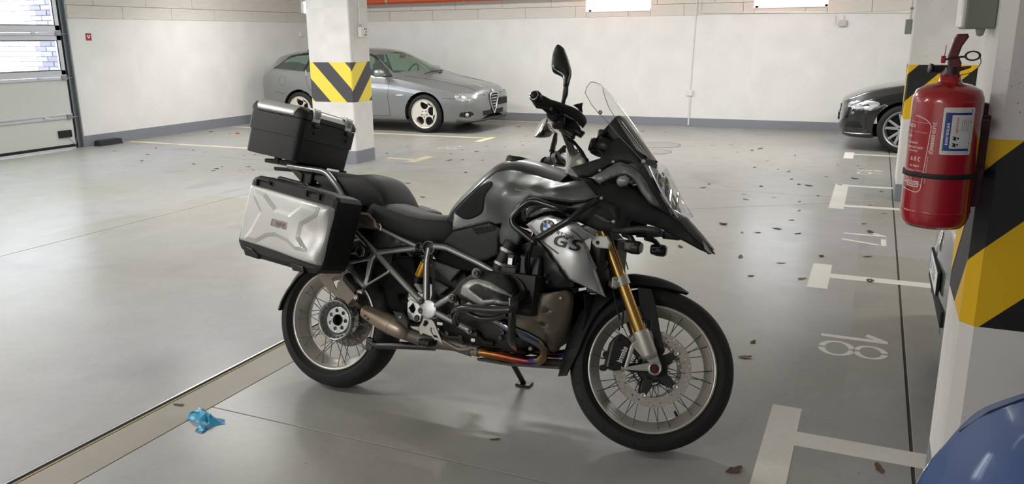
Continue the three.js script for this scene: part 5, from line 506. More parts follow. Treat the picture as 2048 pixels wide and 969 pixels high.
// ---- handlebar group (steered)
{
  const c = [[1.079,1.173,0],[1.088,1.141,0]]; sp('handlebar', bentTube([[[.939,1.245,.47]][0], [[1.008,1.239,.32]][0], [[1.04,1.222,.2]][0], [[1.088,1.154,.07]][0], [[1.086,1.155,.02]][0], [[1.085,1.166,-.02]][0], [[1.088,1.154,.07]][0].map((v, i) => i === 2 ? -v : v), [[1.04,1.222,.2]][0].map((v, i) => i === 2 ? -v : v), [[1.008,1.239,.32]][0].map((v, i) => i === 2 ? -v : v), [[.939,1.245,.47]][0].map((v, i) => i === 2 ? -v : v)], 0.0155, 0.07, 16), K.frame);
  const e0 = [[.939,1.245,.47]][0], e1 = [[1.002,1.239,.33]][0]; const mid = e0.map((v, i) => v + (e1[i] - v) * 0.9); sboth('grip', [cyl(e0, mid, 0.019, 0.019, 20)], K.rubberPlain);
  const dO = V(e0).sub(V(e1)).normalize().toArray(); sboth('bar_end', [latheAt([[0.0001, 0.026], [0.008, 0.026], [0.009, 0.02], [0.014, 0.02], [0.018, 0.012], [0.022, 0.012], [0.023, -0.004], [0.019, -0.004]], e0, dO, 24)], K.satin); sboth('bar_end_ring', latheAt([[0.0155, 0.0205], [0.018, 0.0195], [0.018, 0.0175], [0.0155, 0.0185], [0.0155, 0.0205]], e0, dO, 24), K.chrome);
  // hand guard: swept shell in front of the grip
  const gC = [[.925,1.233,.475],[.925,1.253,.475],[.939,1.264,.475],[.957,1.261,.47],[.99,1.254,.45],[1.035,1.254,.42],[1.072,1.258,.38],[1.1,1.257,.35],[1.125,1.244,.32],[1.131,1.231,.31],[1.125,1.22,.31],[1.118,1.209,.31],[1.105,1.218,.33],[1.076,1.231,.35],[1.048,1.235,.38],[1.005,1.231,.42],[.967,1.222,.45],[.942,1.215,.475]];
  sboth('hand_guard', panel(gC, { step: 0.012, round: 0.012, thick: 0.03 }), K.plastic);
  sboth('hand_guard_spoiler', panel([[1.073,1.273,.35],[1.089,1.277,.36],[1.109,1.28,.37],[1.107,1.269,.35],[1.112,1.254,.33],[1.088,1.268,.34]], { step: 0.012, round: 0.004, thick: 0.006 }), K.darkGrey);
  const sw = [superRing(0, 0, 0.03, 0.034, 3, 16)]; const a = V(e1), b = V([[1.036,1.227,.22]][0]); sboth('switch_housing', [cyl(e1, a.clone().lerp(b, 0.55).toArray(), 0.03, 0.026, 18), box(0.05, 0.045, 0.05, ...a.clone().lerp(b, 0.35).toArray().map((v, i) => v + [0.01, -0.022, 0][i]), 0.012), box(0.03, 0.06, 0.03, e1[0] + 0.03, e1[1] - 0.01, e1[2] - 0.02, 0.01)], K.satin);
  sboth('fluid_reservoir', [cyl(...[[1.054,1.265,.24]], [[1.055,1.235,.24]][0], 0.028, 0.026, 18), plate([[1.031,1.273,.27],[1.066,1.268,.27],[1.082,1.252,.27],[1.116,1.206,.27],[1.128,1.202,.27],[1.115,1.183,.27],[1.093,1.192,.27],[1.092,1.177,.27],[1.078,1.174,.27],[1.053,1.187,.27],[1.026,1.201,.27],[1.002,1.234,.27]].map((p) => [p[0], p[1]]), 0.05, 0.26, 0.01)], K.satin);
  sboth('hand_lever', [tube([[1.115,1.243,.2],[1.069,1.239,.27],[1.018,1.233,.36],[.995,1.224,.42]], 0.007, 30, 8)], K.satin);
  const mb = [[1.034,1.278,.36]][0]; const m0 = [[1.038,1.335,.37]][0];
  // mirror: stem and head with the glass towards the rider
  sp('mirror_stem', [tube([mb.map((v, i) => v + [0.0, -0.05, -0.01][i]), mb, mb.map((v, i) => v + (m0[i] - v) * 0.5 + [0.004, 0, 0][i]), m0], 0.008, 20, 10), cyl(m0.map((v, i) => v + [0, 0.03, 0][i]), mb, 0.011, 0.007, 12)], K.satin);
  const mo = smoothLoop([[.982,1.498,.38],[1.007,1.487,.38],[1.021,1.464,.38],[1.041,1.421,.38],[1.05,1.395,.38],[1.049,1.365,.38],[1.042,1.331,.38],[1.028,1.333,.38],[1.019,1.371,.38],[.982,1.388,.38],[.973,1.402,.38],[.969,1.446,.38],[.973,1.48,.38]], 60); const headM = panel(mo, { fn: () => 0.4, step: 0.012, round: 0.026, drop: 0.03, thick: 0.012 }); sp('mirror_head', headM, K.plastic); const glass = smoothLoop(mo.filter((_, i) => i % 4 === 0).map((p) => [1.018 + (p[0] - 1.018) * 0.88, 1.405 + (p[1] - 1.405) * 0.88, 0]), 40); sp('mirror_glass', plate(glass, 0.003, 0.387, 0.001), K.mirror);
  // left mirror is turned more towards the ground: same pieces at the other side
  const S0 = [[.975,1.268,-.34]][0], S1 = [[.98,1.362,-.36]][0]; sp('mirror_stem', [tube([S0.map((v, i) => v + [0, -0.05, 0.01][i]), S0, S1.map((v, i) => (v + S0[i]) / 2 + [0.006, 0, 0][i]), S1], 0.008, 20, 10), cyl(S0, S1, 0.014, 0.009, 12)], K.satin); sp('mirror_joint', cyl(S1, [[.958,1.378,-.365]][0], 0.008), K.chrome);
  const H1 = [[.891,1.384,-.37]][0], n1 = new THREE.Vector3(-0.82, 0.28, 0.5).normalize(); const shell = latheAt([[0.0001, -0.075], [0.018, -0.07], [0.04, -0.045], [0.058, -0.015], [0.062, 0], [0.058, 0.002], [0.0001, 0.002]], [0, 0, 0], [0, 1, 0], 28).scale(0.86, 0.9, 0.66).applyQuaternion(new THREE.Quaternion().setFromUnitVectors(new THREE.Vector3(0, 1, 0), n1)).translate(H1[0] + 0.012, H1[1] + 0.002, H1[2]); sp('mirror_head', shell, std('#8b8782', 0.16, 0.9)); sp('mirror_glass', latheAt([[0.0001, 0.004], [0.056, 0.004], [0.056, 0.001]], [0, 0, 0], [0, 1, 0], 28).scale(0.86, 1, 0.66).applyQuaternion(new THREE.Quaternion().setFromUnitVectors(new THREE.Vector3(0, 1, 0), n1)).translate(H1[0] + 0.012, H1[1] + 0.002, H1[2]), K.mirror);
  // clamps, top yoke
  sp('handlebar_clamp', [...[0.05, -0.05].map((z) => loft([0, 1].map((k) => superRing(0, 0, 0.026, 0.024, 4, 16).map((q) => [[[1.092,1.109,.05]][0][0] + q[0] - k * 0.012, [[1.092,1.109,.05]][0][1] + (k ? 0.07 : -0.02), z + q[1]])), true, 0.6))], K.cast);
  sp('top_yoke', [plate([[1.065,1.066,0],[1.074,1.139,0],[1.115,1.164,0],[1.144,1.141,0],[1.166,1.118,0],[1.164,1.079,0],[1.117,1.053,0]].map((p) => [p[0], p[1]]), 0.17, 0.085, 0.012)], K.cast); sboth('fork_cap', latheAt([[0.0001, 0.03], [0.024, 0.03], [0.027, 0.024], [0.027, -0.03]], [[1.14,1.099,.11]][0], [-0.43, 0.9, 0], 24), K.cast);
  for (const s of [1, -1]) sp('control_cable', [tube([[1.05, 1.19, s * 0.22], [1.1, 1.17, s * 0.16], [1.16, 1.1, s * 0.1], [1.2, 1.02, s * 0.08]], 0.006, 24, 8), tube([[1.06, 1.17, s * 0.24], [1.12, 1.15, s * 0.17], [1.17, 1.08, s * 0.12], [1.2, 1.0, s * 0.1]], 0.005, 24, 8)], K.rubberPlain);
}
// ---- engine
{
  // crankcase and gearbox, centre mass
  bp('crankcase', loft([[0.60, 0.40, 0.10, 0.10, 0.12], [0.70, 0.43, 0.13, 0.13, 0.15], [0.82, 0.46, 0.15, 0.15, 0.17], [1.0, 0.46, 0.16, 0.14, 0.17], [1.10, 0.47, 0.15, 0.12, 0.15], [1.14, 0.47, 0.12, 0.09, 0.12]].map(([x, y, up, dn, w]) => superRing(y + (up - dn) / 2, 0, (up + dn) / 2, w, 4, 28).map((q) => [x, q[0], q[1]])), true, 0.5), K.engineDark);
  for (const s of [1, -1]) { const z0 = 0.15; const fins = []; for (let k = 0; k < 9; k++) fins.push(box(0.20, 0.16, 0.006, 0.985, 0.575, s * (z0 + 0.01 + k * 0.0125), 0.004).translate(0, 0, 0)); bp('cylinder_fins', [...fins, cyl([0.985, 0.575, s * 0.14], [0.985, 0.575, s * 0.28], 0.07, 0.07, 24)], K.fins); }
  const head = [[.748,.537,.34],[.773,.569,.34],[.792,.601,.34],[.811,.617,.34],[.867,.655,.34],[.977,.649,.34],[1.003,.635,.34],[1.036,.581,.34],[1.038,.537,.34],[1.021,.522,.34],[.924,.514,.34],[.853,.514,.34],[.801,.529,.34],[.784,.537,.34]].map((p) => [p[0], p[1]]); both('cylinder_head', plate(head, 0.10, 0.345, 0.012), K.engineDark);
  const cov = [[.79,.556,.352],[.802,.591,.355],[.824,.616,.355],[.856,.631,.352],[.893,.64,.352],[.954,.644,.352],[.996,.636,.352],[1.018,.617,.352],[1.031,.581,.35],[1.02,.569,.36],[1.045,.541,.36],[1.006,.528,.372],[.96,.531,.378],[.927,.516,.378],[.895,.515,.372],[.849,.53,.365],[.804,.539,.358]]; const covMid = [[.851,.577,.378],[.893,.609,.38],[.957,.616,.372],[.931,.56,.386],[.998,.547,.38],[.89,.546,.38]]; const cH = tps(dedupe(cov.concat(covMid)), 1e-6);
  const inset = [[.854,.577,.385],[.879,.602,.385],[.898,.606,.385],[1.006,.578,.385],[1.045,.57,.385],[1.053,.547,.385],[1.01,.546,.385],[.971,.549,.385],[.928,.541,.385]].map((p) => [p[0], p[1]]), frameO = [[.811,.554,.385],[.819,.588,.385],[.848,.612,.385],[.889,.624,.385],[.944,.617,.385],[1.005,.591,.385],[1.036,.569,.385],[1.057,.544,.385],[1.011,.535,.385],[.965,.536,.385],[.93,.523,.385],[.9,.523,.385],[.854,.54,.385],[.827,.548,.385]].map((p) => [p[0], p[1]]);
  both('valve_cover', panel(cov, { fn: cH, step: 0.009, round: 0.008, thick: 0.02, back: false }), K.darkGrey);
  both('cover_frame', panel(frameO.map((p) => [p[0], p[1], 0]), { fn: (x, y) => cH(x, y) + 0.004, step: 0.009, round: 0.006, thick: 0.008, back: false, emboss: [{ poly: inset, h: -0.0075, w: 0.005 }] }), K.engine);
  both('cover_inset', panel(inset.map((p) => [p[0], p[1], 0]), { fn: (x, y) => cH(x, y) + 0.0005, step: 0.012, round: 0.004, thick: 0.004, back: false }), K.plastic);
  both('lower_cover', panel([[.847,.525,.36],[.9,.512,.372],[.935,.523,.375],[.962,.531,.378],[1.006,.526,.372],[1.039,.525,.36],[1.041,.508,.355],[.986,.487,.36],[.926,.47,.355],[.881,.472,.345],[.842,.483,.34],[.807,.478,.335],[.811,.504,.34]], { step: 0.012, round: 0.006, thick: 0.03 }), K.engine);
  both('head_bolt', [bolt(...[[.88,.643,.372]][0], 0.010), bolt(...[[.779,.532,.36]][0], 0.010), bolt(...[[.778,.46,.36]][0], 0.008)], K.bolt);
  both('head_lug', [plate(ring([[.874,.643,.36]][0], 0.021, 18), 0.05, 0.366, 0.004), plate(ring([[.774,.531,.35]][0], 0.019, 18), 0.05, 0.356, 0.004), plate([[.766,.562,.35],[.78,.554,.35],[.803,.507,.35],[.792,.492,.35],[.772,.513,.35]].map((p) => [p[0], p[1]]), 0.02, 0.34, 0.004)], K.castDark);
  // intake stub, clamps and injector under the tank
  const i0 = [[.927,.758,.19]][0], i1 = [[.9,.675,.2]][0]; const L = (t) => i0.map((v, k) => v + (i1[k] - v) * t);
  both('intake_pipe', [cyl(L(-0.2), L(1.2), 0.031, 0.03, 24)], K.engineDark); both('hose_clamp', [cyl(L(0.15), L(0.3), 0.034, 0.034, 24), cyl(L(0.85), L(0.97), 0.033, 0.033, 24)], K.cast);
  both('injector', [box(0.03, 0.05, 0.04, ...[[.954,.705,.21]][0], 0.004), box(0.045, 0.014, 0.03, ...[[.953,.681,.215]][0], 0.004), cyl([[.969,.726,.21]][0], [[.966,.662,.21]][0], 0.008), cyl([[.946,.721,.21]][0], [[.944,.673,.21]][0], 0.007)], K.satin); both('injector_plug', [box(0.022, 0.03, 0.01, ...[[.958,.7,.236]][0], 0.003)], K.alu);
  bp('dark_gap_fill', plate([[.51,.707,.12],[.587,.719,.12],[.778,.667,.12],[.833,.733,.12],[.897,.704,.12],[.892,.614,.12],[.766,.638,.12],[.654,.632,.12],[.537,.672,.12]].map((p) => [p[0], p[1]]), 0.24, 0.12, 0.012), K.inner); both('throttle_body', [box(0.11, 0.06, 0.07, 0.93, 0.665, 0.19, 0.012), box(0.10, 0.09, 0.08, 1.03, 0.69, 0.17, 0.015)], K.satin);  // dark plate added to close the bright gap above the gearbox
  // radiator side ducts and the dark fill behind the shield
  both('radiator_duct', panel([[.97,.771,.19],[1.013,.785,.2],[1.048,.798,.21],[1.079,.781,.21],[1.123,.729,.2],[1.167,.678,.19],[1.195,.652,.18],[1.19,.625,.17],[1.139,.609,.17],[1.068,.607,.17],[1.001,.633,.165],[.992,.679,.165],[.981,.732,.17]], { step: 0.02, round: 0.01, thick: 0.05 }), K.satin);
  both('sensor_ring', [latheAt([[0.016, -0.004], [0.018, -0.002], [0.018, 0.002], [0.016, 0.004], [0.0145, 0.0], [0.016, -0.004]], [[1.061,.635,.2]][0], [0.1, 0.1, 1], 24)], K.chrome); both('sensor_bolt', [bolt(...[[1.079,.642,.2]][0], 0.007), bolt(...[[1.111,.635,.2]][0], 0.006), bolt(...[[1.1,.66,.2]][0], 0.005)], K.bolt);
  // front engine shield, dented and dusty sheet wrapped round the front
  const shield = [[.988,.592,.21],[1.028,.583,.2],[1.11,.59,.19],[1.174,.608,.16],[1.187,.598,.13],[1.194,.562,.12],[1.189,.507,.11],[1.183,.453,.11],[1.171,.404,.11],[1.15,.36,.11],[1.134,.345,.12],[1.103,.377,.15],[1.057,.405,.17],[.99,.434,.19],[.974,.482,.2],[.977,.537,.205]];
  both('engine_shield', panel(shield, { mids: [[1.082,.55,.2],[1.12,.495,.19],[1.146,.531,.175],[1.054,.487,.2],[1.151,.431,.16]], step: 0.012, round: 0.008, thick: 0.012, emboss: [{ poly: [[1.101,.532,.18],[1.137,.53,.18],[1.132,.516,.18],[1.104,.509,.18]].map((p) => [p[0], p[1]]), h: -0.014, w: 0.006 }, { poly: [[1.094,.474,.18],[1.126,.469,.18],[1.117,.458,.18],[1.096,.455,.18]].map((p) => [p[0], p[1]]), h: -0.014, w: 0.006 }, { poly: [[.988,.511,.19],[1.074,.522,.19],[1.081,.463,.19],[1.013,.487,.19]].map((p) => [p[0], p[1]]), h: 0.004, w: 0.006 }, { poly: [[1.105,.439,.18],[1.158,.44,.18],[1.159,.368,.18],[1.113,.394,.18]].map((p) => [p[0], p[1]]), h: 0.005, w: 0.008 }] }), K.shield);
  bp('engine_shield_front', loft([[1.245, 0.6], [1.262, 0.52], [1.25, 0.42], [1.20, 0.34]].map(([x, y]) => { const o = [], i = []; for (let j = 0; j <= 8; j++) { const u = -1 + j / 4; o.push([x + 0.03 * (1 - u * u), y, -u * 0.125]); i.push([x + 0.03 * (1 - u * u) - 0.006, y, -u * 0.12]); } return [...o, ...i.reverse()]; }), true, 0.6), K.inner);
  both('shield_bolt', [bolt(...[[1.163,.576,.168]][0], 0.006), bolt(...[[1.069,.362,.2]][0], 0.007)], K.steel);
  bp('skid_plate', loft([[1.22, 0.335, 0.10], [1.17, 0.285, 0.13], [0.95, 0.265, 0.14], [0.80, 0.262, 0.13]].map(([x, y, w]) => [[x, y + 0.012, -w], [x, y, -w * 0.9], [x, y, w * 0.9], [x, y + 0.012, w], [x, y + 0.008, w * 0.9], [x, y + 0.008, -w * 0.9]]), true), K.castDark);
  both('sump_side', panel([[.636,.361,.13],[.708,.41,.14],[.792,.433,.16],[.881,.436,.17],[.926,.428,.175],[.956,.409,.17],[.981,.356,.165],[1.027,.334,.15],[1.019,.319,.15],[.904,.329,.15],[.797,.322,.145],[.707,.323,.14],[.651,.328,.13]], { step: 0.02, round: 0.012, thick: 0.08 }), K.engineDark);
  both('oil_line', [tube([[.647,.365,.18],[.676,.35,.18],[.73,.353,.18],[.76,.334,.18]], 0.008, 20, 8), tube([[.812,.388,.17],[.843,.355,.17],[.89,.352,.17]], 0.01, 20, 8)], K.rubberPlain); both('sump_plug', [...[[.675,.365,.18],[.741,.355,.18],[.81,.384,.18],[.923,.381,.18],[.93,.406,.18]].map((p) => bolt(p[0], p[1], 0.178, 0.009))], K.bolt); both('cable_tag', [box(0.028, 0.012, 0.006, ...[[.647,.403,.2]][0], 0.003), box(0.02, 0.014, 0.006, ...[[.805,.356,.19]][0], 0.003)], K.white);
}
// ---- exhaust: blued header, bronze lower run, silencer
{
  const P = [[.925,.466,.27],[.976,.456,.29],[1.026,.433,.285],[1.075,.416,.26],[1.109,.396,.23],[1.123,.374,.2],[1.121,.346,.18],[1.1,.319,.165],[1.063,.306,.155],[1.01,.303,.15],[.905,.306,.145],[.78,.306,.14]]; const c = new THREE.CatmullRomCurve3(P.map(V), false, 'centripetal'); const pts = c.getPoints(80); const g = sweep(pts, 0.0195, 20); const col = new Float32Array(g.attributes.position.count * 3); const ramp = [[0, '#8e8f95'], [0.2, '#7b7f93'], [0.32, '#8f95a5'], [0.42, '#8d7561'], [0.55, '#9a7f63'], [0.64, '#a98a5e'], [0.68, '#5a6ea8'], [0.73, '#6a3d78'], [0.8, '#8f3f3d'], [0.88, '#a8583a'], [0.95, '#b9793f'], [1, '#a98c55']].map(([t, q]) => [t, new THREE.Color(q)]);
  const rings = 81, per = 21; for (let i = 0; i < g.attributes.position.count; i++) { const t = Math.min(1, Math.floor(i / per) / 80); let k = 0; while (k < ramp.length - 2 && ramp[k + 1][0] < t) k++; const f = clamp((t - ramp[k][0]) / (ramp[k + 1][0] - ramp[k][0]), 0, 1), q = ramp[k][1].clone().lerp(ramp[k + 1][1], f); col.set([q.r, q.g, q.b], i * 3); } g.setAttribute('color', new THREE.BufferAttribute(col, 3));
  bp('exhaust_header', g, std('#ffffff', 0.16, 1, { vertexColors: true })); const gl = g.clone(); gl.scale(1, 1, -1); gl.index.array.reverse(); gl.computeVertexNormals(); bp('exhaust_header', gl, std('#ffffff', 0.2, 1, { vertexColors: true }));
  const e = pts[80].toArray(), e2 = pts[78].toArray(); bp('exhaust_collar', [cyl(e2, e.map((v, i) => v + (v - e2[i]) * 0.35), 0.0235, 0.0235, 20)], K.trimPlate);
  bp('link_pipe', sweep([e, [0.70, 0.318, 0.14], [0.62, 0.315, 0.15], [0.55, 0.32, 0.17], [0.48, 0.338, 0.19]].map(V), 0.028, 20, 0.03), K.castDark);
  const a = [[.266,.407,.2]][0], m = [[.378,.375,.2]][0], b = [[.5,.338,.2]][0]; const d = V(b).sub(V(a)); const Lm = d.length(); bp('silencer', latheAt([[0.024, -0.004], [0.0275, -0.004], [0.03, 0.002], [0.034, 0.04], [0.041, 0.10], [0.043, 0.15], [0.040, Lm * 0.8], [0.03, Lm], [0.0001, Lm]], a, d.toArray(), 36), K.titan); bp('silencer_outlet', latheAt([[0.0245, -0.003], [0.022, 0.05], [0.0001, 0.05]], a, d.toArray(), 28), K.rubberPlain);
  bp('silencer_seam', [latheAt([[0.0425, -0.004], [0.0445, -0.002], [0.0445, 0.002], [0.0425, 0.004]], a.map((v, i) => v + (b[i] - v) * 0.62), d.toArray(), 36)], K.trimPlate); bp('silencer_rivet', [bolt(...[[.29,.39,.235]][0], 0.004), bolt(...[[.307,.379,.235]][0], 0.004)], K.trimPlate);
  const sl = [[.432,.433,.235],[.478,.431,.235],[.514,.393,.235],[.521,.362,.235],[.485,.375,.235],[.458,.392,.235]].map((p) => [p[0], p[1]]); bp('heat_shield', plate(sl, 0.02, 0.24, 0.006), K.satin); bp('heat_shield_bolt', [bolt(...[[.478,.41,.241]][0], 0.005)], K.steel);
}
// ---- frame: silver tubes with their joints, both sides
{
  const tb = (pts, r = 0.0135) => both('frame_tube', bentTube(pts, r, 0.05, 14), K.frame);
  const J = [[.538,.715,.165]][0], J2 = [[.49,.717,.165]][0], D = [[.583,.456,.185]][0];
  tb([[.119,.765,.15],[.267,.664,.155],[.353,.605,.165],[.538,.479,.18]], 0.0145); tb([[.274,.668,.158],[.473,.707,.163]], 0.0125); tb([...[[.284,.774,.17],[.389,.741,.166],[.472,.718,.165]]], 0.0095); tb([J, [J[0] - 0.004, J[1] - 0.06, 0.168], [[.559,.482,.18]][0]], 0.0155);
  tb([...[[.563,.724,.165],[.62,.725,.165],[.785,.674,.16],[.857,.644,.15]]], 0.0135); tb([D, ...[[.689,.521,.2],[.751,.591,.19]]], 0.0145); tb([D, ...[[.779,.4,.2],[.811,.39,.2]]], 0.0145);
  for (const [c, r] of [[J, 0.031], [J2, 0.0165]]) { both('frame_joint', latheAt([[r * 0.86, -0.03], [r, -0.03], [r, 0.006], [r * 0.96, 0.01], [r * 0.86, 0.01], [r * 0.84, -0.004]], c, [0, 0, 1], 32), K.frame); both('joint_cap', latheAt([[0.0001, 0.0], [r * 0.8, -0.001], [r * 0.85, -0.006], [r * 0.85, -0.02]], c, [0, 0, 1], 28), K.satin); }
  both('pivot_cap', [latheAt([[0.0001, 0.020], [0.032, 0.019], [0.034, 0.015], [0.037, 0.017], [0.041, 0.014], [0.042, -0.03]], D, [0, 0, 1], 40)], K.alu);
  both('frame_lug', [plate([[.527,.506,.2],[.55,.498,.2],[.559,.483,.2],[.556,.47,.2],[.54,.476,.2],[.524,.493,.2]].map((p) => [p[0], p[1]]), 0.024, 0.2, 0.005), plate([[.764,.407,.2],[.785,.41,.2],[.808,.397,.2],[.813,.381,.2],[.792,.378,.2],[.775,.387,.2]].map((p) => [p[0], p[1]]), 0.03, 0.212, 0.005), bolt(...[[.548,.486,.2]][0], 0.008), bolt(...[[.801,.395,.212]][0], 0.008)], K.frame); both('lug_bolt', [bolt(...[[.548,.486,.2]][0].map((v, i) => i === 2 ? 0.203 : v), 0.009), bolt(...[[.802,.394,.212]][0].map((v, i) => i === 2 ? 0.214 : v), 0.01), bolt(...[[.819,.384,.2]][0], 0.009)], K.bolt);
  // heel plate and footrest hanger
  both('heel_plate', [plate([[.492,.489,.2],[.533,.473,.2],[.558,.449,.2],[.549,.4,.2],[.533,.395,.2],[.493,.402,.2],[.483,.422,.2],[.477,.472,.2]].map((p) => [p[0], p[1]]), 0.008, 0.2, 0.003, [[[.489,.476,.2],[.506,.474,.2],[.52,.448,.2],[.514,.431,.2],[.499,.433,.2],[.487,.448,.2]].map((p) => [p[0], p[1]]).reverse()])], K.alu); both('plate_bolt', [...[[.548,.446,.2],[.533,.412,.2]].map((p) => bolt(p[0], p[1], 0.199, 0.011))], K.bolt);
  both('footrest_hanger', [plate([[.556,.419,.19],[.598,.414,.19],[.611,.405,.19],[.665,.321,.19],[.649,.323,.19],[.606,.341,.19],[.565,.349,.19],[.553,.34,.19],[.534,.366,.19],[.551,.397,.19]].map((p) => [p[0], p[1]]), 0.01, 0.19, 0.003, [[[.565,.404,.19],[.578,.406,.19],[.585,.395,.19],[.571,.38,.19],[.56,.384,.19]].map((p) => [p[0], p[1]]).reverse(), [[.598,.379,.19],[.612,.376,.19],[.639,.339,.19],[.627,.333,.19],[.602,.362,.19]].map((p) => [p[0], p[1]]).reverse()])], K.cast);
  both('footrest', [box(0.055, 0.02, 0.085, 0.60, 0.318, 0.2, 0.006), ...[0, 1, 2, 3, 4].map((k) => box(0.006, 0.028, 0.08, 0.578 + k * 0.011, 0.318, 0.2, 0.002)), cyl([0.60, 0.318, 0.12], [0.60, 0.318, 0.18], 0.012)], K.engineDark); bp('brake_pedal', [tube([[0.66, 0.33, 0.18], [0.75, 0.31, 0.2], [0.82, 0.325, 0.215]], 0.008, 16, 8), box(0.04, 0.012, 0.035, 0.83, 0.33, 0.22, 0.005)], K.castDark);
  bp('swingarm_bar', [bentTube([[.264,.27,.14],[.301,.255,.14],[.437,.275,.14],[.597,.291,.13]], 0.017, 0.03, 14), box(0.04, 0.06, 0.03, ...[[.274,.257,.14]][0], 0.008)], K.gloss);
  bp('swingarm', loft([[0.0, 0.32, 0.03, 0.03], [0.12, 0.335, 0.04, 0.035], [0.3, 0.37, 0.045, 0.04], [0.56, 0.40, 0.055, 0.05]].map(([x, y, h, w]) => superRing(y, -0.13, h, w, 3, 20).map((q) => [x, q[0], q[1]])), true, 0.7), K.satin); bp('final_drive', [latheAt([[0.0001, -0.07], [0.06, -0.06], [0.085, -0.03], [0.088, 0.02], [0.07, 0.03], [0.0001, 0.03]], [0, 0.322, -0.115], [0, 0, 1], 32)], K.satin);
  // passenger footrest hanger: open cast triangle, arm, plates behind it
  both('passenger_hanger', [plate([[.113,.614,.18],[.158,.617,.18],[.255,.644,.18],[.271,.662,.18],[.283,.654,.18],[.27,.633,.18],[.258,.562,.18],[.255,.531,.18],[.344,.593,.18],[.355,.608,.18],[.364,.598,.18],[.362,.589,.18],[.245,.512,.18],[.232,.493,.18],[.223,.503,.18],[.23,.513,.18],[.147,.576,.18],[.132,.567,.18],[.114,.59,.18]].map((p) => [p[0], p[1]]), 0.022, 0.185, 0.005, [[[.155,.603,.18],[.242,.628,.18],[.236,.551,.18],[.23,.528,.18],[.16,.579,.18]].map((p) => [p[0], p[1]]).reverse()])], K.frame);
  both('hanger_strut', [plate([[.139,.579,.18],[.159,.573,.18],[.245,.517,.18],[.231,.504,.18],[.149,.563,.18]].map((p) => [p[0], p[1]]), 0.03, 0.19, 0.004)], K.trimPlate); both('passenger_footrest', [cyl([[.149,.549,.2]][0], [[.222,.488,.21]][0], 0.021, 0.016, 14), cyl([[.227,.495,.2]][0], [[.213,.461,.2]][0], 0.011)], K.satin); both('footrest_pin', [cyl([[.221,.492,.205]][0], [[.25,.487,.205]][0], 0.010), bolt(...[[.22,.462,.21]][0], 0.01)], K.steel);
  bp('silencer_guard', [plate([[-.066,.528,.13],[.039,.555,.13],[.103,.566,.13],[.162,.452,.13],[.12,.428,.13],[.092,.432,.13],[.053,.446,.13],[.004,.463,.13]].map((p) => [p[0], p[1]]), 0.006, 0.13, 0.002, [[[.02,.519,.13],[.042,.533,.13],[.077,.548,.13],[.049,.476,.13]].map((p) => [p[0], p[1]]).reverse()]), plate([[.069,.513,.15],[.094,.527,.15],[.17,.465,.15],[.159,.445,.15],[.136,.415,.15],[.064,.478,.15]].map((p) => [p[0], p[1]]), 0.006, 0.15, 0.002)], std('#82796f', 0.4, 0.75));
  // dark inner panels seen through the frame
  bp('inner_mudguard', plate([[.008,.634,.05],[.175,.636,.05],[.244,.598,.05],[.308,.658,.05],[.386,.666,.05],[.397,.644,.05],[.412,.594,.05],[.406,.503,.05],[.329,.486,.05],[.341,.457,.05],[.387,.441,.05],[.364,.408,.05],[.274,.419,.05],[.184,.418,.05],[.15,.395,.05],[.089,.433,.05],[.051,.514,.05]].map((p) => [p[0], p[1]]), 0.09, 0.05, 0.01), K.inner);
  both('tail_cover', panel([[.118,.75,.14],[.145,.77,.145],[.268,.774,.15],[.449,.715,.15],[.308,.69,.15],[.249,.685,.15]], { step: 0.02, round: 0.006, thick: 0.03 }), K.satin);
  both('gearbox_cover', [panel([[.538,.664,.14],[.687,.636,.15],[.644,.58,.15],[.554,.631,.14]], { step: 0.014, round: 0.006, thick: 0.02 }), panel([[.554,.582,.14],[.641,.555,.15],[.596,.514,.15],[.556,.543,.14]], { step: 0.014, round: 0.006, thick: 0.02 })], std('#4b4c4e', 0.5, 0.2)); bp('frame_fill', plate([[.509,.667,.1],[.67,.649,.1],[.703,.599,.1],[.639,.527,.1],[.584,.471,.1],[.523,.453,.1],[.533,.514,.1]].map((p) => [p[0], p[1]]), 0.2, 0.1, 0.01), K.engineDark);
  both('shock_spring', [cyl([[.458,.643,.05]][0], [[.435,.58,.05]][0], 0.022, 0.022, 20)], K.orange); both('shock_reservoir', [cyl([[.435,.58,.05]][0], [[.43,.549,.05]][0], 0.026, 0.024, 20)], K.satin); bp('shock_body', [cyl([[.43,.549,.05]][0], [[.461,.51,.05]][0], 0.02, 0.014, 16)], K.cast);
  both('rear_indicator', [latheAt([[0.0001, 0.012], [0.012, 0.014], [0.02, 0.012], [0.026, 0.004], [0.026, -0.03], [0.018, -0.05]], [[.217,.666,.2]][0], [0, 0, 1], 24)], K.satin); both('indicator_rim', [latheAt([[0.021, 0.010], [0.0245, 0.009], [0.0245, 0.013], [0.021, 0.014], [0.021, 0.010]], [[.217,.666,.2]][0], [0, 0, 1], 24), ...[0, 1, 2, 3, 4, 5].map((k) => box(0.012, 0.003, 0.002, 0.016, 0, 0).rotateZ(k * 1.047).translate(...[[.217,.666,.2]][0].map((v, i) => i === 2 ? 0.2135 : v)))], K.frame);
  bp('rear_mudguard', loft([[-.195,.55,0],[-.255,.507,0],[-.312,.431,0],[-.341,.378,0],[-.356,.333,0]].map((p, i) => { const o = [], n = []; const w = 0.105 - i * 0.004; for (let j = 0; j <= 8; j++) { const u = -1 + j / 4, b = 0.05 * u * u; o.push([p[0] + b, p[1] + 0.0, -u * w]); n.push([p[0] + b + 0.006, p[1] - 0.004, -u * w]); } return [...o, ...n.reverse()]; }), true, 0.6), K.plastic); bp('plate_holder', [bentTube([[0.12, 0.7, 0], [-0.05, 0.66, 0], [-0.16, 0.58, 0]], 0.03, 0.08, 12)], K.plastic);
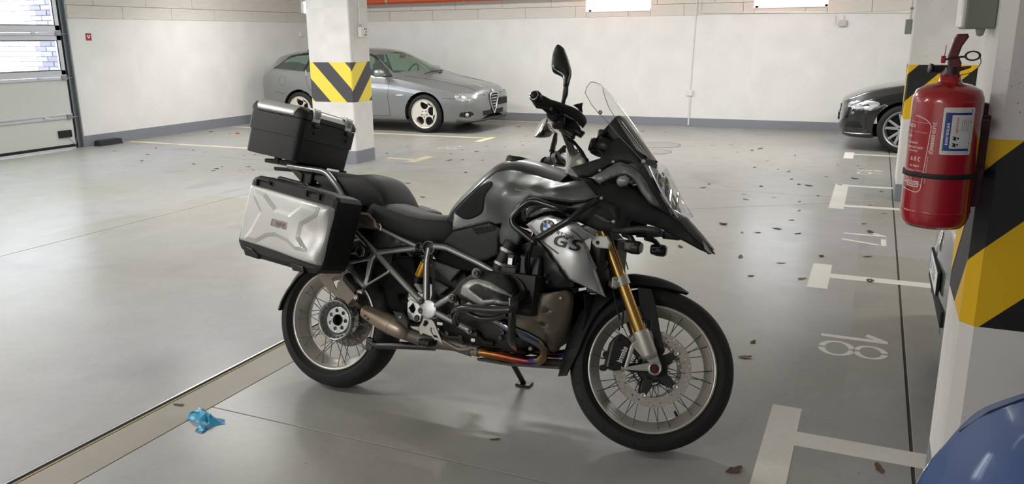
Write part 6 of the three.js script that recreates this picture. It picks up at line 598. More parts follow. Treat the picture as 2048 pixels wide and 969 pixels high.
  // side stand, centre stand
  const ft = [[.821,.101,-.365]][0]; bp('side_stand', [bentTube([[0.80, 0.30, -0.14], [0.812, 0.24, -0.2], [ft[0], ft[1] + 0.01, ft[2]]], 0.013, 0.03, 12)], K.satin); bp('stand_foot', [box(0.075, 0.012, 0.055, 0, 0, 0, 0.005).rotateX(0.27).translate(ft[0] + 0.004, ft[1] + 0.007, ft[2])], K.satin);
}
// ---- crash bars
{
  both('crash_bar', [bentTube([[[1.18,.911,.2]][0], ...[[1.185,.921,.29],[1.071,.947,.3],[1.043,.945,.305],[1.011,.92,.31],[.976,.872,.31],[.986,.844,.31],[1.071,.791,.3]], [[1.068,.794,.28]][0], ...[[1.208,.888,.28],[1.255,.938,.26],[1.284,.971,.22]]], 0.0125, 0.045, 16)], K.crash); both('crash_bar_leg', [bentTube([[1.066,.787,.295],[1.054,.761,.285],[1.031,.697,.24],[1.031,.621,.19],[1.042,.563,.14]], 0.012, 0.04, 14)], K.crash); both('bar_clamp', [latheAt([[0.0001, 0.01], [0.012, 0.01], [0.016, 0], [0.016, -0.02]], [[1.075,.792,.3]][0], [0.3, 0.2, 1], 18)], K.crash);
  both('engine_bar', [bentTube([...[[.744,.421,.24],[.777,.467,.33],[.823,.498,.39],[.87,.507,.4],[.985,.513,.405],[1.052,.524,.41],[1.068,.533,.4],[1.054,.562,.36],[1.046,.585,.27],[1.08,.584,.2]]], 0.0155, 0.05, 16), bentTube([[1.047,.564,.385],[1.062,.508,.405],[1.041,.392,.33],[1.007,.354,.2]], 0.0155, 0.05, 16), bentTube([[.865,.486,.385],[.911,.471,.375],[.977,.478,.38],[1.041,.505,.4]], 0.012, 0.04, 14)], K.crash);
}
// ---- fog lamp, fork cover pieces under the nose
{
  both('fog_lamp', [latheAt([[0.0001, 0.03], [0.02, 0.03], [0.025, 0.026], [0.027, 0.0], [0.022, -0.03], [0.0001, -0.032]], [[1.444,.807,.2]][0], [1, -0.05, 0.1], 20), box(0.05, 0.04, 0.05, ...[[1.436,.809,.2]][0], 0.01)], K.satin); both('fog_lens', latheAt([[0.0001, 0.033], [0.019, 0.032], [0.02, 0.029], [0.0001, 0.029]], [[1.447,.808,.2]][0], [1, -0.05, 0.1], 20), K.smoke); both('fog_bracket', [bentTube([[1.39,.853,.16],[1.427,.845,.19],[1.442,.825,.2]], 0.011, 0.02, 10)], K.satin);
  both('nose_bar', [bentTube([[1.351,.865,.16],[1.412,.869,.185],[1.46,.88,.19],[1.522,.879,.19],[1.537,.875,.185],[1.529,.868,.17],[1.479,.868,.12]], 0.013, 0.03, 14)], K.darkGrey);
  both('fork_cover', [plate([[1.265,.828,.17],[1.275,.837,.17],[1.33,.839,.17],[1.346,.817,.17],[1.34,.791,.17],[1.291,.791,.17],[1.273,.805,.17]].map((p) => [p[0], p[1]]), 0.03, 0.185, 0.006)], K.white); both('cover_bolt', [bolt(...[[1.297,.811,.186]][0], 0.006)], K.bolt); both('radiator', [box(0.05, 0.22, 0.16, 1.29, 0.72, 0.10, 0.01)], K.engineDark);
  both('side_louvre', panel([[1.273,.915,.19],[1.289,.921,.192],[1.353,.896,.178],[1.338,.89,.18],[1.307,.897,.188]], { step: 0.012, round: 0.003, thick: 0.01, fn: (x, y) => 0.203 }), K.darkGrey); both('fairing_bolt', [bolt(...[[1.359,.897,.205]][0], 0.006), bolt(...[[1.296,.984,.19]][0], 0.006), bolt(...[[1.157,1.032,.175]][0], 0.006), bolt(...[[1.27,1.094,.165]][0], 0.005), bolt(...[[1.321,1.131,.165]][0], 0.005)], K.steel);
}
// ---- seats, tail
function seatLoft(st) { return loft(st.map(([x, top, edge, bot, w]) => { const o = []; for (let j = 0; j <= 10; j++) { const u = -1 + j / 5, a = Math.abs(u); o.push([x, edge + (top - edge) * (1 - a ** 2.2) - (a > 0.85 ? (a - 0.85) * 0.06 : 0), -u * w]); } o.push([x, edge - 0.035, -w * 1.03], [x, bot + 0.02, -w * 0.98], [x, bot, -w * 0.9], [x, bot, w * 0.9], [x, bot + 0.02, w * 0.98], [x, edge - 0.035, w * 1.03]); return o; }), true, 0.75); }
bp('rider_seat', seatLoft([[0.195, 0.88, 0.865, 0.81, 0.13], [0.205, 0.898, 0.882, 0.80, 0.155], [0.23, 0.905, 0.892, 0.79, 0.168], [0.28, 0.902, 0.882, 0.775, 0.172], [0.34, 0.89, 0.866, 0.762, 0.168], [0.40, 0.876, 0.853, 0.75, 0.16], [0.46, 0.868, 0.846, 0.738, 0.148], [0.52, 0.866, 0.846, 0.737, 0.13], [0.58, 0.870, 0.848, 0.748, 0.113], [0.615, 0.868, 0.84, 0.765, 0.10], [0.625, 0.855, 0.83, 0.78, 0.09]]), K.seat);
bp('passenger_seat', seatLoft([[-0.17, 1.012, 1.0, 0.98, 0.09], [-0.15, 1.026, 1.008, 0.965, 0.11], [-0.05, 1.022, 1.004, 0.925, 0.135], [0.05, 1.016, 1.0, 0.895, 0.15], [0.11, 1.02, 1.004, 0.88, 0.157], [0.15, 1.024, 1.006, 0.875, 0.16], [0.185, 1.018, 0.998, 0.872, 0.16], [0.215, 0.998, 0.978, 0.872, 0.157], [0.25, 0.962, 0.942, 0.87, 0.152], [0.28, 0.922, 0.902, 0.868, 0.145], [0.298, 0.892, 0.882, 0.864, 0.13]]), K.seat);
both('seat_side_cover', panel([[.143,.834,.165],[.157,.842,.168],[.206,.842,.17],[.226,.834,.172],[.252,.815,.174],[.276,.771,.172],[.238,.768,.17],[.2,.769,.17],[.139,.789,.165]], { step: 0.01, round: 0.014, thick: 0.03 }), K.trimPlate); both('seat_clip', [tube([[.278,.796,.177],[.29,.785,.177],[.289,.768,.177]], 0.005, 12, 6)], K.alu);
both('grab_rail', bentTube([...[[-.303,1.029,.12],[-.226,1.022,.135],[-.08,1.013,.15],[-.044,1.002,.155],[.023,.95,.165],[.067,.898,.165]]], 0.0135, 0.05, 14), K.frame);
both('rack_strut', [plate([[-.338,1.044,.12],[-.305,1.042,.12],[-.219,.996,.12],[-.221,.951,.12],[-.239,.969,.12]].map((p) => [p[0], p[1]]), 0.014, 0.12, 0.003), plate([[-.237,1.015,.11],[-.169,1.006,.11],[-.174,.955,.11],[-.188,.944,.11],[-.229,.951,.11]].map((p) => [p[0], p[1]]), 0.05, 0.11, 0.008)], K.plastic); bp('luggage_rack', [box(0.24, 0.012, 0.19, -0.30, 1.016, 0, 0.006).rotateZ(0), ...[0.08, -0.08].map((z) => box(0.30, 0.016, 0.02, -0.27, 1.012, z, 0.006))], K.plastic); bp('tail_frame', [box(0.3, 0.12, 0.16, -0.1, 0.9, 0, 0.03), box(0.22, 0.10, 0.12, -0.22, 0.83, 0, 0.03)], K.plastic);
bp('tail_lamp', [box(0.03, 0.06, 0.14, -0.345, 0.86, 0, 0.012)], K.red);
// ---- luggage: top case, right pannier, left pannier
{
  const b = [-0.36, 1.06, 0], t = bikeThing('top_case', 'black top case with silver lid trim on the rack behind the seats', 'luggage case', b); const P = (n, g, m) => part(n, (Array.isArray(g) ? g : [g]).map((q) => at(q, b)), m, t);
  const S = (x, y, wx, wz, r) => { const o = []; const n = 8, r2 = Math.min(r, wx * 0.9, wz * 0.9); for (const [sx, sz, a0] of [[1, 1, 0], [-1, 1, 1.5708], [-1, -1, 3.1416], [1, -1, 4.7124]]) for (let k = 0; k <= n; k++) { const a = a0 + k / n * 1.5708; o.push([sx * (wx - r2) + r2 * Math.cos(a), sz * (wz - r2) + r2 * Math.sin(a)]); } const tl = -0.127; return o.map(([u, w]) => [x + u * Math.cos(tl) - y * Math.sin(tl) - 0.36, 1.063 + u * Math.sin(tl) + y * Math.cos(tl), w]); };
  P('case_body', [loft([[0.004, 0.0, 0.150, 0.195], [0.0, 0.004, 0.156, 0.203], [0.002, 0.115, 0.158, 0.207]].map(([x, y, wx, wz]) => S(x, y, wx, wz, 0.035)), true, 0.6), loft([[0.002, 0.112, 0.163, 0.212], [0.002, 0.2, 0.165, 0.213]].map(([x, y, wx, wz]) => S(x, y, wx, wz, 0.035)), true, 0.6)], K.plastic);
  P('case_lid', loft([[0.002, 0.203, 0.168, 0.216, 0.04], [0.002, 0.222, 0.168, 0.216, 0.04], [0.0, 0.245, 0.16, 0.207, 0.045], [0.0, 0.257, 0.14, 0.185, 0.05], [0.0, 0.262, 0.10, 0.14, 0.05]].map(([x, y, wx, wz, r]) => S(x, y, wx, wz, r)), true, 0.9), K.plastic);
  for (const s of [1, -1]) P('lid_trim', panel([[-0.11, 0, 0], [0.11, 0, 0], [0.125, 0.045, 0], [-0.125, 0.05, 0]].map(([u, v]) => [u, v, 0]), { fn: (x, y) => -0.9 * Math.max(0, y - 0.018) ** 1.35 * 2.2, step: 0.01, round: 0.004, thick: 0.004 }).rotateZ(-0.127).translate(0.025 - 0.36, 1.272, 0.2195).applyMatrix4(new THREE.Matrix4().makeScale(1, 1, 1)).scale(1, 1, s > 0 ? 1 : 1).rotateY(0), K.lid).scale.set(1, 1, s);
  P('lid_trim', loft([[-0.13, 0.02], [0.13, 0.02]].map(([z]) => [[0.155, 0.228], [0.17, 0.226], [0.166, 0.24], [0.152, 0.252], [0.145, 0.247]].map(([u, v]) => { const tl = -0.127; return [-0.36 + u * Math.cos(tl) - v * Math.sin(tl), 1.063 + u * Math.sin(tl) + v * Math.cos(tl), z]; })), true, 0.8), K.lid);
  for (const z of [0.125, -0.125]) { P('hinge', [box(0.016, 0.06, 0.052, 0.166, 0.228, z, 0.005), box(0.04, 0.012, 0.052, 0.15, 0.257, z, 0.004)].map((g) => g.rotateZ(-0.127).translate(-0.36, 1.063, 0)), K.lid); P('hinge_pad', box(0.012, 0.03, 0.034, 0.172, 0.232, z, 0.004).rotateZ(-0.127).translate(-0.36, 1.063, 0), K.smoke); P('hinge_clip', [box(0.016, 0.018, 0.04, 0.17, 0.185, z - 0.01, 0.004), box(0.012, 0.012, 0.012, 0.17, 0.15, z - 0.01, 0.003)].map((g) => g.rotateZ(-0.127).translate(-0.36, 1.063, 0)), K.satin); }
  P('case_foot', [box(0.03, 0.03, 0.03, ...[[-.382,1.052,.11]][0], 0.006), box(0.03, 0.025, 0.03, ...[[-.249,1.045,.02]][0], 0.006), box(0.03, 0.02, 0.03, ...[[-.189,1.036,-.15]][0], 0.006), box(0.2, 0.02, 0.24, -0.36, 1.048, 0, 0.008).rotateZ(0)], K.plastic);
}
function pannier(s, label) {
  const b = [0, 0.58, s * 0.37], t = bikeThing('pannier', label, 'luggage case', b, 'side panniers'); const P = (n, g, m) => part(n, (Array.isArray(g) ? g : [g]).map((q) => at(s < 0 ? mirrorZ(q) : q, b)), m, t);
  const out = [[-.223,.918,.455],[-.221,.932,.455],[-.205,.948,.455],[-.186,.953,.455],[.012,.927,.455],[.205,.898,.455],[.24,.887,.455],[.253,.868,.455],[.249,.84,.455],[.208,.599,.455],[.2,.579,.455],[.178,.562,.455],[.123,.559,.455],[.043,.57,.455],[-.128,.59,.455],[-.212,.604,.455],[-.246,.624,.455],[-.263,.652,.455],[-.266,.662,.455]].map((p) => [p[0], p[1]]);
  P('case_shell', plate(out, 0.19, 0.455, 0.022), K.plastic);
  const lid = [[-.209,.911,.47],[.033,.874,.472],[.22,.847,.471],[.241,.84,.447],[.202,.597,.447],[.179,.598,.471],[-.03,.633,.472],[-.243,.664,.47],[-.228,.784,.472]]; const X = [[-.185,.895,.475],[-.116,.878,.475],[-.048,.818,.475],[.03,.804,.475],[.095,.848,.475],[.193,.837,.475],[.179,.797,.475],[.1,.756,.475],[.095,.708,.475],[.158,.648,.475],[.078,.65,.475],[.028,.679,.475],[-.039,.697,.475],[-.08,.692,.475],[-.14,.661,.475],[-.216,.67,.475],[-.183,.719,.475],[-.14,.796,.475],[-.186,.857,.475]].map((p) => [p[0], p[1]]); const rib = [[-.109,.875,.478],[-.097,.881,.478],[-.041,.818,.478],[-.056,.817,.478]].map((p) => [p[0], p[1]]); const badge = [[-.061,.772,.48],[.028,.761,.48],[.025,.73,.48],[-.066,.741,.48]].map((p) => [p[0], p[1]]);
  P('case_lid', panel(lid, { mids: [[.229,.84,.47],[.189,.603,.47],[.141,.735,.471]], step: 0.0075, round: 0.014, drop: 0.012, thick: 0.012, crease: 0.17, emboss: [{ poly: X, h: 0.0085, w: 0.017 }, { poly: badge, h: -0.004, w: 0.003 }] }), K.lid);
  P('case_badge', [plate([[-.052,.769,.485],[.028,.759,.485],[.025,.733,.485],[-.056,.744,.485]].map((p) => [p[0], p[1]]), 0.004, 0.482, 0.001), (() => { const q = [[-.038,.754,.485],[.013,.748,.485]]; const g = text('BMW GS', 0.016, 0.0015); g.computeBoundingBox(); const L = Math.hypot(q[1][0] - q[0][0], q[1][1] - q[0][1]) * 0.95; g.scale(L / (g.boundingBox.max.x - g.boundingBox.min.x), 1, 1).rotateZ(Math.atan2(q[1][1] - q[0][1], q[1][0] - q[0][0])).translate((q[0][0] + q[1][0]) / 2, (q[0][1] + q[1][1]) / 2, 0.482); return g; })()], K.trimPlate);
  for (const pts of [[[-.18,.939,.46],[-.108,.929,.46],[-.109,.915,.46]], [[.093,.91,.46],[.16,.899,.46],[.159,.869,.46]]]) P('latch', [bentTube([[pts[0][0] - 0.002, pts[0][1] - 0.03, 0.458], [pts[0][0], pts[0][1], 0.462], [pts[1][0], pts[1][1], 0.462], [pts[2][0], pts[2][1], 0.46]], 0.006, 0.012, 8)], K.satin);
  P('hinge', [...[[[-.221,.644,.46],[-.166,.632,.46],[-.129,.606,.46],[-.135,.591,.46],[-.204,.601,.46]], [[.044,.596,.46],[.116,.586,.46],[.123,.559,.46],[.062,.563,.46]]].map((q) => plate(q.map((p) => [p[0], p[1]]), 0.05, 0.466, 0.006))], K.satin); P('inner_half', plate([[-.306,.949,.2],[-.098,.919,.2],[.071,.897,.2],[.176,.871,.2],[.166,.775,.2],[.139,.579,.2],[.025,.548,.2],[-.082,.555,.2],[-.21,.579,.2],[-.327,.617,.2],[-.337,.883,.2]].map((p) => [p[0], p[1]]), 0.08, 0.275, 0.02), K.plastic); P('carry_handle', [bentTube([[-.134,.943,.38],[-.128,.951,.38],[.015,.93,.38],[.028,.916,.38]], 0.01, 0.02, 10)], K.satin);
  P('reflector', panel([[.096,.899,.255],[.129,.9,.25],[.189,.881,.245],[.175,.873,.245],[.145,.884,.25]], { step: 0.01, round: 0.004, thick: 0.03 }), K.red);
}
pannier(1, 'silver and black pannier with embossed cross on the motorcycle side nearest the viewer'); pannier(-1, 'pannier on the far side of the motorcycle, mostly hidden behind the seats');
// ---------------------------------------------------------------- fire extinguisher on the near pillar
{
  const X = 0.188, Z = -2.55, R = 0.0895, Y0 = 1.075, t = thing('fire_extinguisher', 'red fire extinguisher with white print and an inspection sticker hung on the near pillar', 'fire extinguisher', [X, Y0, Z]);
  const red = phys('#a60f16', 0.26, 0, { clearcoat: 0.9, clearcoatRoughness: 0.06 }), H0 = 0.045, H1 = 0.352;
  const T = canvasTex(2048, 1024, (g, w, h) => { // print wrapped round the cylinder: u to the right, front in the middle
    g.fillStyle = '#a60f16'; g.fillRect(0, 0, w, h); const U = (px) => w * (0.5 + Math.asin(clamp(px / 71, -1, 1)) / 6.2832), Vv = (py) => (py - 205) / (425 - 205) * h; g.strokeStyle = '#e9dcd8'; g.fillStyle = '#e9dcd8'; g.lineWidth = 7;
    g.beginPath(); g.moveTo(U(-62), Vv(232)); g.quadraticCurveTo(U(-30), Vv(236), U(-30), Vv(256)); g.lineTo(U(-37), Vv(372)); g.quadraticCurveTo(U(-38), Vv(384), U(-48), Vv(384)); g.lineTo(U(-71), Vv(378)); g.stroke();
    g.lineWidth = 3; for (const y of [243, 262, 338, 365]) { g.beginPath(); g.moveTo(U(-71), Vv(y)); g.lineTo(U(-36), Vv(y + 3)); g.stroke(); }
    const row = (s, x, y, f) => { g.font = 'bold ' + f + 'px sans-serif'; g.fillText(s, U(x), Vv(y)); }; row('GAŚNICA', -71, 256, 44); row('PROSZKOWA', -71, 276, 26); row('1. WYCIĄGNĄĆ', -69, 288, 24); row('2. SKIEROWAĆ WĘŻA', -69, 297, 24); row('URUCHOMIĆ', -66, 304, 22); row('A B C', -62, 322, 54);
    row('DO 1000 V', -62, 334, 26); for (let k = 0; k < 8; k++) row(['nie kierować na', 'przechowywać', 'po użyciu napełnić', 'chronić przed', 'przegląd co rok', 'środek gaśniczy', 'typ proszkowy', 'masa 6 kg'][k], -68, 343 + k * 3.6, 17);
    g.save(); g.translate(U(-27), Vv(243)); g.rotate(Math.PI / 2 + 0.02); g.font = 'bold 46px sans-serif'; g.fillText('3 LATA GWARANCJI', 0, 0, 290); g.restore(); g.save(); g.translate(U(-31), Vv(310)); g.rotate(Math.PI / 2 + 0.02); g.font = '20px sans-serif'; g.fillText('serwis, konserwacja i naprawa', 0, 0, 250); g.restore();
    g.fillStyle = '#d9d4d0'; g.fillRect(U(-64), Vv(362), U(-42) - U(-64), Vv(374) - Vv(362)); g.fillStyle = '#a60f16'; for (let k = 0; k < 3; k++) g.fillRect(U(-62), Vv(364 + k * 3.2), U(-44) - U(-62), 7);
    // inspection sticker
    const x0 = U(-9), x1 = U(50), y0 = Vv(214), y1 = Vv(304); g.fillStyle = '#d5d2cb'; g.beginPath(); g.roundRect(x0, y0, x1 - x0, y1 - y0, 14); g.fill(); g.strokeStyle = '#f1efe9'; g.lineWidth = 6; g.stroke(); const bx = x0 + (x1 - x0) * 0.06, by = y0 + (y1 - y0) * 0.1; g.fillStyle = '#263a86'; g.fillRect(bx, by, (x1 - x0) * 0.2, (y1 - y0) * 0.82); g.fillRect(bx, by, (x1 - x0) * 0.84, (y1 - y0) * 0.05); g.fillRect(bx, by + (y1 - y0) * 0.77, (x1 - x0) * 0.84, (y1 - y0) * 0.05); g.fillStyle = '#dcdad5'; g.fillRect(bx + (x1 - x0) * 0.2, by + (y1 - y0) * 0.05, (x1 - x0) * 0.6, (y1 - y0) * 0.72);
    g.save(); g.translate(bx + (x1 - x0) * 0.15, by + (y1 - y0) * 0.7); g.rotate(-Math.PI / 2); g.fillStyle = '#f4f4f4'; g.font = 'bold 34px sans-serif'; g.fillText('KONTROLKA', 0, 0, (y1 - y0) * 0.6); g.fillStyle = '#b03038'; g.font = 'bold 30px sans-serif'; g.fillText('ogniochron', (y1 - y0) * 0.26, (x1 - x0) * 0.26, (y1 - y0) * 0.34); g.fillStyle = '#2a2a2e'; g.font = '16px sans-serif'; for (let k = 0; k < 4; k++) g.fillText('data przeglądu', (y1 - y0) * 0.3, (x1 - x0) * (0.4 + k * 0.07), (y1 - y0) * 0.3); g.restore();
    g.fillStyle = '#1d1d22'; const ix = bx + (x1 - x0) * 0.27; for (const [k, yy] of [[0, 0.5], [1, 0.64]]) { const py = by + (y1 - y0) * yy, s = (y1 - y0) * 0.1; g.beginPath(); g.moveTo(ix, py); g.lineTo(ix + s, py + s * 0.3); g.lineTo(ix + s * 0.8, py + s * 0.6); g.lineTo(ix + s, py + s); g.lineTo(ix, py + s * 0.8); g.lineTo(ix + s * 0.35, py + s * 0.5); g.fill(); g.beginPath(); g.arc(ix + s * 1.25, py + s * 0.5, s * 0.22, 0, 7); g.fill(); } for (const [a, b] of [[0.9, 0.06], [0.9, 0.3], [0.9, 0.76], [0.9, 0.92]]) { g.beginPath(); g.arc(x0 + (x1 - x0) * a, y0 + (y1 - y0) * b, 6, 0, 7); g.fill(); }
  });
  const body = new THREE.CylinderGeometry(R, R, H1 - H0, 72, 1, true); body.rotateY(Math.PI).translate(0, (H0 + H1) / 2, 0); part('cylinder', body, phys('#ffffff', 0.26, 0, { map: T, clearcoat: 0.9, clearcoatRoughness: 0.06 }), t);
  part('cylinder_bottom', lathe([[0.0001, 0.012], [0.06, 0.006], [0.074, 0.0], [0.083, 0.012], [R - 0.001, 0.03], [R, H0]], 72), red, t); part('cylinder_shoulder', lathe([[R, H1], [R * 0.985, H1 + 0.012], [R * 0.9, H1 + 0.03], [R * 0.62, H1 + 0.044], [0.034, H1 + 0.048], [0.028, H1 + 0.054], [0.026, H1 + 0.072], [0.0001, H1 + 0.072]], 72), red, t); part('weld_seam', [lathe([[R, 0.043], [R + 0.0018, 0.046], [R, 0.05]], 72)], red, t);
  part('strap', [lathe([[R + 0.0005, 0.145], [R + 0.004, 0.145], [R + 0.004, 0.158], [R + 0.0005, 0.158], [R + 0.0005, 0.145]], 64)], std('#151517', 0.6), t); part('wall_bracket', [box(0.03, 0.26, 0.012, R + 0.012, 0.18, -0.055, 0.003), box(0.03, 0.03, 0.09, R + 0.008, 0.285, -0.06, 0.004), box(0.028, 0.03, 0.09, R + 0.010, 0.15, -0.06, 0.004)], std('#4a1416', 0.5), t); part('mount_plate', box(0.012, 0.30, 0.045, 0.104, 0.19, -0.115, 0.003), std('#3a3432', 0.6), t);
  const y = H1 + 0.072; part('valve', [cyl([0, y - 0.01, 0], [0, y + 0.02, 0], 0.022, 0.02, 24), cyl([-0.01, y + 0.012, 0], [-0.052, y + 0.016, 0.012], 0.012, 0.010, 18), latheAt([[0.0001, -0.003], [0.013, -0.003], [0.013, 0.004], [0.0001, 0.004]], [-0.052, y + 0.016, 0.012], [-1, 0.1, 0.25], 16)], std('#2a2223', 0.45), t); part('valve_collar', cyl([-0.018, y - 0.004, 0.006], [-0.008, y + 0.016, 0.004], 0.014, 0.012, 18), K.trimPlate, t);
  part('lever', plate([[-0.012, y + 0.012], [0.018, y + 0.002], [0.022, y + 0.03], [0.012, y + 0.05], [0.018, y + 0.075], [0.032, y + 0.10], [0.028, y + 0.108], [0.004, y + 0.108], [-0.004, y + 0.095], [-0.014, y + 0.05], [-0.012, y + 0.03]], 0.03, 0.015, 0.004), phys('#5d1015', 0.35, 0, { clearcoat: 0.5 }), t); part('carry_handle', [plate([[0.0, y + 0.0], [0.045, y + 0.018], [0.046, y + 0.023], [0.0, y + 0.018]], 0.026, 0.013, 0.002)], std('#3a1a1b', 0.5), t);
  part('safety_pin', [bentTube([[-0.02, y + 0.04, 0.017], [0.0, y + 0.045, 0.018], [0.028, y + 0.048, 0.018]], 0.0028, 0.008, 8), new THREE.TorusGeometry(0.0155, 0.0028, 8, 28).scale(1.1, 0.75, 1).translate(0.045, y + 0.05, 0.018), tube([[0.062, y + 0.05, 0.018], [0.066, y + 0.03, 0.018], [0.05, y + 0.008, 0.018], [0.02, y - 0.002, 0.018]], 0.0012, 24, 6)], std('#3b1517', 0.4), t); part('seal_tag', [box(0.012, 0.02, 0.006, -0.024, y + 0.04, 0.016, 0.003), cyl([-0.022, y + 0.05, 0.016], [-0.021, y + 0.078, 0.016], 0.0012, 0.0012, 6)], std('#b01a22', 0.4), t);
}
// ---------------------------------------------------------------- boxes, conduits, pipes
{ const t = thing('junction_box', 'grey green electrical box with paper label high on the near pillar above the extinguisher', 'electrical box', [0.30, 1.62, -2.83]); part('cover', box(0.08, 0.2, 0.2, -0.04, 0.1, 0, 0.006), std('#7c8274', 0.5), t); part('lid', box(0.012, 0.19, 0.19, -0.083, 0.1, 0, 0.004), M.whitePlastic, t); part('label', box(0.001, 0.12, 0.10, -0.0895, 0.1, 0.03), std('#e6e2d4', 0.6), t); part('cable_gland', latheAt([[0.0001, 0.022], [0.009, 0.018], [0.012, 0.006], [0.013, 0]], [-0.035, 0.0, 0.07], [0, -1, 0], 16), M.greyPlastic, t); }
{ const t = thing('switch_box', 'white switch box with checked label on the pillar by the silver car', 'switch', [-6.172, 1.63, -9.03]); part('housing', box(0.055, 0.13, 0.07, 0.028, 0.065, 0.03, 0.008), M.whitePlastic, t); part('label_board', box(0.012, 0.11, 0.10, 0.006, 0.065, -0.085, 0.002), M.whitePlastic, t); for (let k = 0; k < 9; k++) { const a = k % 3, b = Math.floor(k / 3); if (k === 4) continue; part('label_mark', box(0.002, 0.02, 0.018, 0.0125, 0.03 + b * 0.036, -0.115 + a * 0.032), M.rubber, t); } part('cable_gland', cyl([0.028, 0.13, 0.03], [0.028, 0.16, 0.03], 0.014, 0.009, 12), M.galv, t); part('conduit', cyl([0.02, 0.16, 0.03], [0.02, CEIL - 1.63, 0.03], 0.008, 0.008, 10), M.whitePlastic, t); }
{ const t = thing('socket_box', 'small white box hanging under a thin conduit on the left wall', 'electrical box', [LX, 1.66, -14.3]); part('housing', box(0.05, 0.11, 0.11, 0.025, 0.055, 0, 0.012), M.whitePlastic, t); part('conduit', cyl([0.015, 0.11, 0], [0.015, 0.32, 0], 0.008, 0.008, 8), M.whitePlastic, t); }
{ const t = thing('socket_box', 'small white wall box low on the long conduit of the back wall', 'electrical box', [-3.045, 0.55, BZ]); part('housing', box(0.10, 0.10, 0.05, 0, 0.05, 0.025, 0.012), M.whitePlastic, t); }
tag(part('conduit', [tube([[-2.985, 2.84, BZ + 0.012], [-3.0, 2.1, BZ + 0.012], [-3.03, 1.2, BZ + 0.012], [-3.045, 0.65, BZ + 0.012]], 0.010, 20, 8), ], M.whitePlastic, scene), 'thin white conduit running down the back wall to the low wall box', 'conduit'); tag(part('conduit', cyl([-3.045, 0.55, BZ + 0.012], [-3.05, 0.02, BZ + 0.012], 0.015, 0.015, 10), M.whitePlastic, scene), 'short white conduit from the low wall box to the floor', 'conduit');
tag(part('conduit', bentTube([[-2.93, 2.84, BZ + 0.02], [-2.94, 2.0, BZ + 0.02], [0.6, 1.925, BZ + 0.02], [3.5, 1.92, BZ + 0.02]], 0.011, 0.05, 8), M.whitePlastic, scene), 'white conduit turning from vertical to run along the back wall ledge', 'conduit');
{ const t = thing('socket_box', 'small grey box under the ledge of the back wall with a bent conduit', 'electrical box', [-0.58, 1.72, BZ]); part('housing', box(0.13, 0.11, 0.06, 0, 0.055, 0.03, 0.02), std('#c2bfb8', 0.6), t); part('conduit', [cyl([0.0, 0.11, 0.02], [0.0, 0.185, 0.02], 0.012)], M.whitePlastic, t); part('elbow', bentTube([[-0.13, 0.185, 0.02], [-0.12, 0.06, 0.02], [-0.06, 0.04, 0.02]], 0.01, 0.03, 8), M.whitePlastic, t); }
{ const t = thing('switch_box', 'narrow grey box on the edge of the second pillar under a conduit', 'switch', [0.272, 1.60, -8.9]); part('housing', box(0.06, 0.14, 0.08, -0.03, 0.07, 0, 0.008), M.greyPlastic, t); part('conduit', cyl([-0.02, 0.14, 0], [-0.02, CEIL - 1.6, 0], 0.010, 0.010, 8), M.whitePlastic, t); part('clip', box(0.03, 0.02, 0.035, -0.016, 0.24, 0, 0.004), M.greyPlastic, t); }
{ const t = thing('drain_pipe', 'orange drain pipe with clamps running under the ceiling along the back wall', 'pipe', [-10.9, 2.33, -14.4]); part('pipe', cyl([0, 0, 0], [16.0, -0.02 + 0.1, 0], 0.062, 0.062, 24), M.orange, t); for (const x of [1.75, 3.5, 5.3, 8, 11, 14]) part('clamp', [latheAt([[0.062, -0.018], [0.068, -0.018], [0.068, 0.018], [0.062, 0.018]], [x, x * 0.005, 0], [1, 0, 0], 24), cyl([x, 0.06, 0], [x, CEIL - 2.33, 0], 0.006)], M.steel, t); for (const x of [5.0, 5.6]) part('socket', latheAt([[0.062, -0.05], [0.072, -0.05], [0.072, 0.04], [0.062, 0.05]], [x, x * 0.005, 0], [1, 0, 0], 24), M.orange, t); }
{ const t = thing('fire_sign', 'small red sign with a white arrow on the left wall by the gate', 'sign', [LX, 1.625, -9.12]); part('board', box(0.004, 0.11, 0.10, 0.002, 0.055, 0, 0.001), std('#a81c24', 0.5), t); part('arrow', plate([[-0.034, 0.07], [-0.016, 0.085], [0, 0.072], [0.016, 0.085], [0.034, 0.07], [0, 0.025]], 0.0012, 0.0006, 0).rotateY(Math.PI / 2).translate(0.0048, 0, 0), M.whitePlastic, t); part('pictogram', box(0.0006, 0.012, 0.03, 0.0058, 0.062, 0), std('#a81c24', 0.5), t); }
{ const t = thing('wheel_stop', 'black oblong plastic box lying on the floor against the left wall by the gate', 'box', [-11.17, 0, -9.12], 0); part('body', loft([[-0.22, 0.012], [-0.21, 0.08], [0.21, 0.085], [0.22, 0.012]].map(([z, h]) => [[-0.07, 0, z], [0.07, 0, z], [0.055, h, z], [-0.055, h, z]]), true, 0.4), std('#1d1e26', 0.6), t); part('lid', box(0.09, 0.012, 0.36, 0, 0.084, 0, 0.005), std('#24252d', 0.55), t); }
for (const [x, z, r, lab] of [[-2.9, -12.0, 0.30, 'far manhole cover in the floor below the back wall'], [-2.82, -11.27, 0.25, 'nearer of the two manhole covers in front of the back wall']]) { const t = thing('manhole_cover', lab, 'manhole cover', [x, 0, z]); part('rim', lathe([[r, 0.0], [r, 0.003], [r + 0.012, 0.003], [r + 0.012, 0.0], [r, 0]], 56), std('#55514b', 0.7), t); part('lid', lathe([[0.0001, 0.0022], [r - 0.004, 0.0022], [r - 0.004, 0.0]], 56), std('#8d8a84', 0.6), t); }
